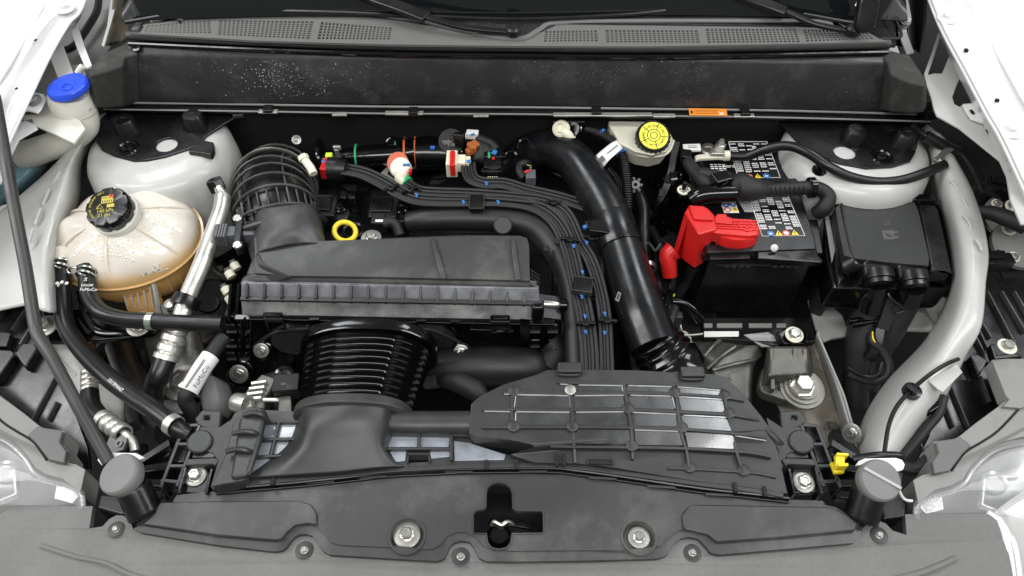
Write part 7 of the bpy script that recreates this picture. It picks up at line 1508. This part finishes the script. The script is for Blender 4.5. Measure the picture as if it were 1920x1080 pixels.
for k in range(3): obj('hose_print_mark', lathe(V3((107 + 9 * k, 531 - (k % 2) * 2, 1.75)), Vector((0, -.2, 1)), [(0, 0), (.28, 0), (.28, .03), (0, .03)], 10), wp, h1_)
text('hose_print', 'FoMoCo', .75, V3((166, 543, 1.55)), Vector((1, 0, 0)), Vector((0, -.3, 1)), wp, h2_)
text('hose_print', 'EA6G8K', .55, V3((164, 535, 1.65)), Vector((1, 0, 0)), Vector((0, -.3, 1)), wp, h2_)
text('hose_print', '38', .7, V3((161, 524, 1.9)), Vector((0, 1, 0)), Vector((-.1, -.25, 1)), wp, h2_)
text('hose_print', '1019M447', .8, V3((216, 722, 1.1)), Vector((1, -.72, 0)), Vector((-.1, -.1, 1)), wp, h1_)
c0 = V3((284, 602, 0)); obj('metal_band', lathe(c0 + Vector((-.005, 0, 0)), Vector((1, -.06, 0)), [(1.3, 0), (1.42, 0), (1.42, 1.0), (1.3, 1.0)], 26), mat('greenish_zinc', (.45, .50, .42), .3, metal=.8), h2_)
c0 = V3((325, 797, .75)); obj('metal_band', lathe(c0, Vector((1, -.6, .1)), [(1.35, -.6), (1.5, -.6), (1.5, .6), (1.35, .6)], 26), M['alu2'], h1_)
# A/C pipe
ac = thing('ac_pipe', 'silver air-conditioning pipe running diagonally from a black valve cap to a crimped hose', 'pipe', (380, 480, 3))
obj('aluminium_pipe', tube([(418, 368, 4.6), (414, 395, 4.0), (398, 440, 3.0), (376, 500, 1.6), (352, 556, 0), (338, 600, -1.4), (326, 632, -2.6)], 1.35, 20, 8), M['alu2'], ac)
obj('valve_stem', tube([(424, 372, 4.8), (414, 360, 5.4), (408, 350, 6)], .8, 14, 3), M['alu2'], ac)
vcap = obj('valve_cap', lathe((404, 345, 6.0), Vector((-.25, .35, .8)), [(1.5, -1.2), (1.5, .6), (1.35, .9), (.9, .9), (.8, .7), (0, .7)], 6), M['black'], ac, bevel=.12)
ax_ = (V3((326, 632, -2.6)) - V3((338, 600, -1.4))).normalized()
q0 = V3((334, 612, -1.9))
pf = [(1.35, 0), (1.75, .1), (1.75, .9), (1.5, 1.2), (1.85, 1.6), (1.85, 2.4), (1.5, 2.8), (1.85, 3.2), (1.85, 4.0), (1.5, 4.4), (1.95, 4.7), (1.95, 5.4), (1.6, 5.4)]
obj('crimp_sleeve', lathe(q0, ax_, pf, 24), M['alu2'], ac)
obj('rubber_hose', tube([q0 + ax_ * cm(5.2), q0 + ax_ * cm(8), (292, 720, -6.5), (286, 745, -8), (284, 775, -10)], 1.65, 18, 6), M['rubber'], ac)
obj('p_clip', lathe((348, 567, -.3), Vector((-.3, -1, -.25)), [(1.4, -.9), (2.1, -.9), (2.2, 0), (2.1, .9), (1.4, .9)], 26), M['black'], ac)
obj('p_clip_foot', box((322, 580, -2.6), 3, 2.4, 1.4, rot=30), M['black'], ac, bevel=.2)
t = thing('p_clip_nut', 'small bright nut left of the pipe clip', 'nut', (320, 573, -1)); obj('nut_head', lathe((321, 574, -1.6), UP, [(0, 0), (.9, 0), (.9, .8), (.5, .9), (0, .9)], 12), M['steel'], t)
# second crimped pipe lower left
a2 = thing('ac_hose', 'short black hose between two silver crimp fittings at the lower left', 'hose', (190, 760, -3))
def crimp(p0, p1, r, par):
    a = V3(p0); b = V3(p1); d = (b - a).normalized(); L_ = (b - a).length * 100
    pf = [(r * .8, 0)]
    for k in range(4):
        s = L_ * k / 4; pf += [(r, s + L_ * .03), (r * 1.05, s + L_ * .1), (r, s + L_ * .19), (r * .86, s + L_ * .22)]
    pf += [(r * 1.02, L_), (r * .8, L_)]; return obj('crimp_sleeve', lathe(a, d, pf, 22), M['alu2'], par)
crimp((168, 695, -4.2), (168, 738, -4.4), 1.25, a2)
obj('hose_body', tube([(168, 735, -4.4), (172, 760, -4.2), (186, 780, -3.8), (200, 792, -3.4)], 1.3, 16, 6), M['rubber'], a2)
crimp((190, 783, -3.6), (232, 814, -2.6), 1.35, a2)
obj('bent_end', tube([(230, 812, -2.6), (242, 820, -2.6), (250, 832, -3), (253, 845, -3.4)], .65, 14, 5), M['alu2'], a2)
obj('upper_pipe', tube([(172, 640, -8), (168, 668, -6), (168, 697, -4.2)], .7, 12, 3), mat('copper_tint', (.45, .27, .16), .35, metal=.7), a2)
ht = thing('hex_cap', 'black hexagonal cap below the crimped fitting', 'cap', (224, 832, -2)); obj('hex_body', lathe((224, 832, -3), Vector((-.1, -.2, 1)), [(1.9, -1.4), (1.9, .5), (1.7, .7), (0, .7)], 6, a0=.3), M['black'], ht, bevel=.15); obj('hex_socket', lathe((224, 832, -2.3), Vector((-.1, -.2, 1)), [(.3, .02), (.5, .02), (.5, .2), (.3, .2)], 14), M['lampgrey'], ht)
hose('lower_hose', 'dark coolant hose passing under the long hose toward the carrier', [(225, 650, -12), (240, 690, -11), (262, 740, -9), (285, 780, -7), (318, 806, -5)], 2.3)
hose('deep_hose', 'thin ribbed cable deep at the lower left of the bay', [(268, 660, -14), (272, 690, -14), (285, 720, -14)], .8, 'tape')
hose('deep_hose', 'black cable rising beside the white panel at the lower left', [(246, 750, -5), (246, 775, -4.6), (250, 800, -4)], 1.0, 'tape')
hose('deep_hose', 'black hose at the far lower left behind the prop rod', [(150, 720, -12), (160, 760, -10), (180, 800, -9), (200, 840, -8)], 1.6)
# left chassis items
sup = thing('reservoir_bracket', 'black pressed bracket under the coolant reservoir', 'bracket', (200, 620, -4))
obj('bracket_plate', slab([(78, 582), (110, 578), (205, 578), (245, 583), (268, 590), (268, 600), (300, 612), (290, 624), (215, 636), (150, 642), (90, 640), (84, 610)], -4.5, 1.0), M['gloss'], sup, bevel=.35, seg=3)
obj('pressed_rib', tube([(140, 590, -4.2), (150, 612, -4.2), (168, 628, -4.2)], .7, 10, 4, flat=.5), M['gloss'], sup)
obj('pressed_rib', tube([(152, 588, -4.2), (172, 612, -4.1), (200, 622, -4.2), (250, 620, -4.2)], .8, 10, 5, flat=.5), M['gloss'], sup)
obj('bracket_arm', slab([(140, 545), (170, 540), (185, 560), (208, 580), (150, 585)], -4.0, .8), M['black'], sup, bevel=.2)
bolts('bracket_bolt', 'bolt', 'bolts of the coolant reservoir bracket', [
    ((85, 612, -2.8), UP, 1.5, 'bright bolt at the left end of the black bracket beside the prop rod'),
    ((262, 608, -3.4), Vector((-.1, -.2, 1)), 1.6, 'bright bolt under the right coolant hose'),
    ((343, 718, -9), Vector((0, -.1, 1)), 2.3, 'large bright bolt with wide round washer at the left engine mount')], wr=1.35)
wpn = thing('left_chassis_leg', 'white painted chassis leg between the hoses at the lower left', 'body beam', (190, 720, -8))
obj('leg_top', surf([[(90, 645, -7), (130, 642, -7), (165, 640, -8)], [(110, 690, -7.5), (150, 685, -7.5), (190, 690, -9)], [(150, 760, -8), (195, 745, -8), (240, 740, -10)], [(190, 840, -9), (235, 825, -9), (262, 800, -11)]], 4), M['primer'], wpn, solid=.4)
obj('leg_crease', tube([(100, 650, -6.6), (108, 668, -6.7), (128, 690, -6.9), (142, 700, -7.2), (142, 706, -7.2)], .22, 8, 4), M['primer'], wpn)
mt = thing('left_engine_mount', 'grey cast engine mount with arched top below the air-conditioning pipe', 'engine mount', (330, 670, -10))
obj('mount_casting', surf([[(255, 610, -9), (290, 606, -7), (340, 610, -7), (372, 612, -8)], [(270, 640, -10), (300, 630, -8), (350, 635, -8), (380, 640, -10)], [(280, 680, -12), (310, 680, -10), (355, 680, -10), (395, 690, -12)], [(295, 735, -13), (330, 740, -11), (375, 745, -11), (420, 750, -13)]], 5), M['alu'], mt, solid=.6)
obj('mount_plate', slab([(302, 752, -10), (320, 748, -10), (345, 760, -10), (345, 775, -10), (320, 774, -10), (308, 762, -10)], 0, .6), M['primer2'], mt, bevel=.1)
obj('grey_sleeve', surf([[(370, 700, -11), (400, 705, -9), (430, 720, -11)], [(375, 740, -10), (410, 745, -8), (440, 760, -11)], [(380, 770, -10), (405, 775, -9), (430, 785, -11)]], 4), mat('warm_grey_plastic', (.14, .14, .135), .5), mt, solid=.4)
obj('rear_arm', slab([(360, 500, -10), (420, 495, -10), (410, 530, -10), (380, 545, -10), (360, 540, -10)], 0, 1.5), M['alu'], mt, bevel=.4)
disk = thing('brown_pulley', 'dark pulley with brownish rim behind the air-conditioning pipe', 'pulley', (380, 580, -12))
obj('pulley_rim', lathe((350, 590, -13), Vector((.1, -.2, 1)), [(6.5, -1), (7.0, 0), (6.8, .5), (6.0, .6), (5.6, 0), (2.2, -.2), (2.0, .6), (0, .6)], 48), mat('rusty_dark', (.07, .045, .03), .55, var=.4, dust=.4, dcol=(.15, .1, .06)), disk)
obj('pulley_hub', lathe((392, 570, -9), Vector((.2, -.2, 1)), [(4.6, -1), (4.8, 0), (4.4, .3), (2, .3), (1.8, .8), (0, .8)], 36), M['gloss'], disk)
lc = thing('labelled_cable', 'black cable with white printed sleeve beside the air box foot', 'cable', (385, 690, -2))
obj('cable', tube([(420, 632, -2), (405, 652, -2), (392, 672, -2.2), (372, 700, -2.4), (352, 735, -3), (348, 752, -4), (360, 775, -6), (350, 800, -8)], 1.15, 14, 6), M['tape'], lc)
obj('white_sleeve', tube([(395, 668, -2.1), (376, 695, -2.3), (354, 734, -3)], 1.4, 20, 5), M['wh'], lc)
p0 = V3((388, 672, -.4)); p1 = V3((346, 728, -1.4))
for k in (-.35, 0): obj('sleeve_line', bar(V3((385 + 8 * k, 674 + 2 * k, -.3)), V3((349 + 8 * k, 727, -1.25)), .08, .1), M['ink'], lc)
text('sleeve_print', 'FoMoCo', 1.0, V3((378, 706, -.85)), (V3((390, 686, -1)) - V3((364, 726, -1))), Vector((.3, -.3, .9)), M['ink'], lc)
for i, (x, y, z) in enumerate(((432, 515, 0), (425, 545, -1), (432, 562, -2), (442, 500, 0))):
    t = thing('pipe_stub', ('pale stub beside the left end of the air box, ' + ['uppermost', 'second', 'third', 'topmost under the sensor cable'][i]) , 'fitting', (x, y, z), 'pale stubs left of the air box')
    obj('stub_body', tube([(x - 4, y - 6, z + .5), (x + 3, y + 5, z)], .75, 12, 2), M['brakeres'], t); obj('stub_tip', lathe((x - 4, y - 6, z + .5), Vector((-.3, .4, .8)), [(0, 0), (.55, 0), (.5, .6), (0, .6)], 12), M['steel'], t)
# filler: alternator side mass so the gaps show parts, not emptiness
dk = thing('accessory_clutter', 'dark cables, plugs and brackets low down on the left of the engine', 'hoses', (300, 700, -20))
rnd = random.Random(21)
for i in range(40):
    x = rnd.uniform(150, 440); y = rnd.uniform(560, 840); z = rnd.uniform(-24, -14)
    if i % 3: obj('dark_cable', tube([(x, y, z), (x + rnd.uniform(-30, 30), y + rnd.uniform(10, 50), z), (x + rnd.uniform(-50, 50), y + rnd.uniform(30, 100), z - 3)], rnd.uniform(.5, 1.6), 8, 4), M[rnd.choice(['rubber', 'tape', 'gloss', 'deep'])], dk)
    else: obj('dark_bracket', box((x, y, z), rnd.uniform(2, 5), rnd.uniform(2, 5), rnd.uniform(.5, 2), rot=rnd.uniform(0, 90)), M[rnd.choice(['black', 'gloss', 'deep', 'matte'])], dk, bevel=.2)
# ---------------------------------------------------------------- front carrier frames at both ends
def carrier(side, lab):
    X_ = (lambda x: x) if side < 0 else (lambda x: 1877 - x)
    Rr = lambda L, z: [(X_(p[0]), p[1], (p[2] if len(p) > 2 else z)) for p in L]
    t = thing('front_carrier', lab, 'carrier', (X_(370), 860, 0), 'front carrier ends')
    obj('mount_web', slab(Rr([(364, 785), (378, 768), (415, 770), (412, 800), (400, 805), (372, 800)], -.4), 0, 1.2, [Rr([(383, 779), (392, 779), (392, 786), (383, 786)], -.4)]), M['matte'], t, bevel=.25)
    obj('upper_plate', slab(Rr([(372, 800), (412, 800), (440, 782), (436, 800), (425, 845), (410, 880), (404, 858), (400, 850), (388, 846), (352, 846), (358, 820)], .2), 0, 1.2), M['matte'], t, bevel=.25)
    obj('round_plug', lathe(Rr([(375, 829, .3)], 0)[0], UP, [(1.7, -.2), (1.7, .25), (1.5, .4), (0, .42)], 26), M['matte'], t)
    # open box ribs
    for a, b_ in (((345, 798), (300, 915)), ((374, 796), (331, 912)), ((345, 798), (372, 796)), ((332, 832), (360, 832)), ((316, 873), (344, 873)), ((300, 900), (336, 903)), ((345, 873), (335, 925))):
        obj('frame_rib', bars(Rr([(a[0], a[1]), (b_[0], b_[1])], .3), .55, 3.2), M['black'], t, bevel=.12)
    obj('pocket_floor', slab(Rr([(345, 798), (374, 796), (345, 905), (302, 905)], -2.4), 0, .5), M['black'], t)
    for q in ([(347, 802), (368, 801), (362, 826), (338, 829)], [(332, 842), (352, 840), (345, 866), (322, 869)]): obj('pocket_insert', slab(Rr(q, -1.2), 0, .5), M['film_sheen'] if False else M['wetgrey'], t, bevel=.4, seg=3)
    obj('slot_bar', bars(Rr([(348, 866), (400, 864), (408, 868)], .5), 1.0, 1.4), M['matte'], t, bevel=.2)
    obj('slot_block', box(Rr([(385, 855)], -.6)[0], 3.2, 1.2, 1.2), M['black'], t, bevel=.2)
    obj('bolt_pan', slab(Rr([(350, 872), (388, 872), (396, 895), (386, 925), (340, 923), (338, 905)], -.6), 0, 1), M['black'], t, bevel=.25)
    obj('pan_side', bars(Rr([(397, 878), (386, 925)], .6), .4, 1.8), M['gloss'], t, bevel=.1)
    obj('pan_side', bars(Rr([(348, 876), (335, 922)], .4), .4, 1.6), M['gloss'], t, bevel=.1)
    # arms toward the bumper stop
    for a, b_ in (((318, 828, -1), (255, 868, -3)), ((316, 872, -1), (250, 882, -3)), ((312, 905, -1.5), (262, 905, -3)), ((310, 925, -1.5), (268, 930, -3))):
        obj('side_arm', bars(Rr([a, b_], 0), 1.2, 1.6), M['black'], t, bevel=.2)
    obj('side_deck', slab(Rr([(322, 835), (316, 932), (255, 945), (235, 900), (255, 870)], -4), 0, 1), M['deep'], t, bevel=.3)
    return t
carrier(-1, 'black plastic front carrier frame with open pockets at the left end')
carrier(1, 'black plastic front carrier frame with open pockets at the right end')
bolts('carrier_bolt', 'bolt', 'bright bolts of the front carrier ends', [
    ((367, 893, -.5), UP, 1.15, 'bright bolt with wide washer in the left carrier end'),
    ((1507, 905, -.5), UP, 1.15, 'bright bolt with wide washer in the right carrier end')], wr=1.25)
wt = thing('white_tag', 'white rounded plate behind the grey buffer at the lower left', 'plate', (220, 858, 1))
obj('plate', slab([(182, 862), (190, 852), (206, 848), (255, 849), (272, 858), (262, 862), (230, 868), (190, 872)], 1.6, .4), M['wh'], wt, bevel=.1)
pp_ = thing('lower_post', 'black slotted post below the left grey buffer', 'post', (205, 940, -2))
obj('post_body', slab([(185, 925), (235, 930), (245, 960), (225, 968), (180, 955)], -2.4, 4), M['black'], pp_, bevel=.5)
pp_ = thing('lower_post', 'black slotted post below the right grey buffer', 'post', (1680, 940, -2))
obj('post_body', slab([(1645, 945), (1690, 925), (1705, 945), (1700, 970), (1655, 975)], -2.4, 4), M['black'], pp_, bevel=.5)
# random grime: dark cables low right
dk2 = thing('lamp_side_cables', 'dark cables and clips between the right rail and the headlamp', 'cable', (1740, 800, -6))
obj('cable', tube([(1770, 742, -2), (1760, 775, -3), (1740, 800, -4), (1712, 835, -5), (1690, 860, -5)], .7, 10, 6), M['tape'], dk2)
obj('cable', tube([(1690, 875, -4), (1715, 880, -4), (1735, 868, -3.6), (1750, 850, -3)], .9, 10, 6), M['tape'], dk2)
obj('clip_body', box((1742, 762, -3), 2.6, 2.0, 1.6, rot=30), M['gloss'], dk2, bevel=.3)
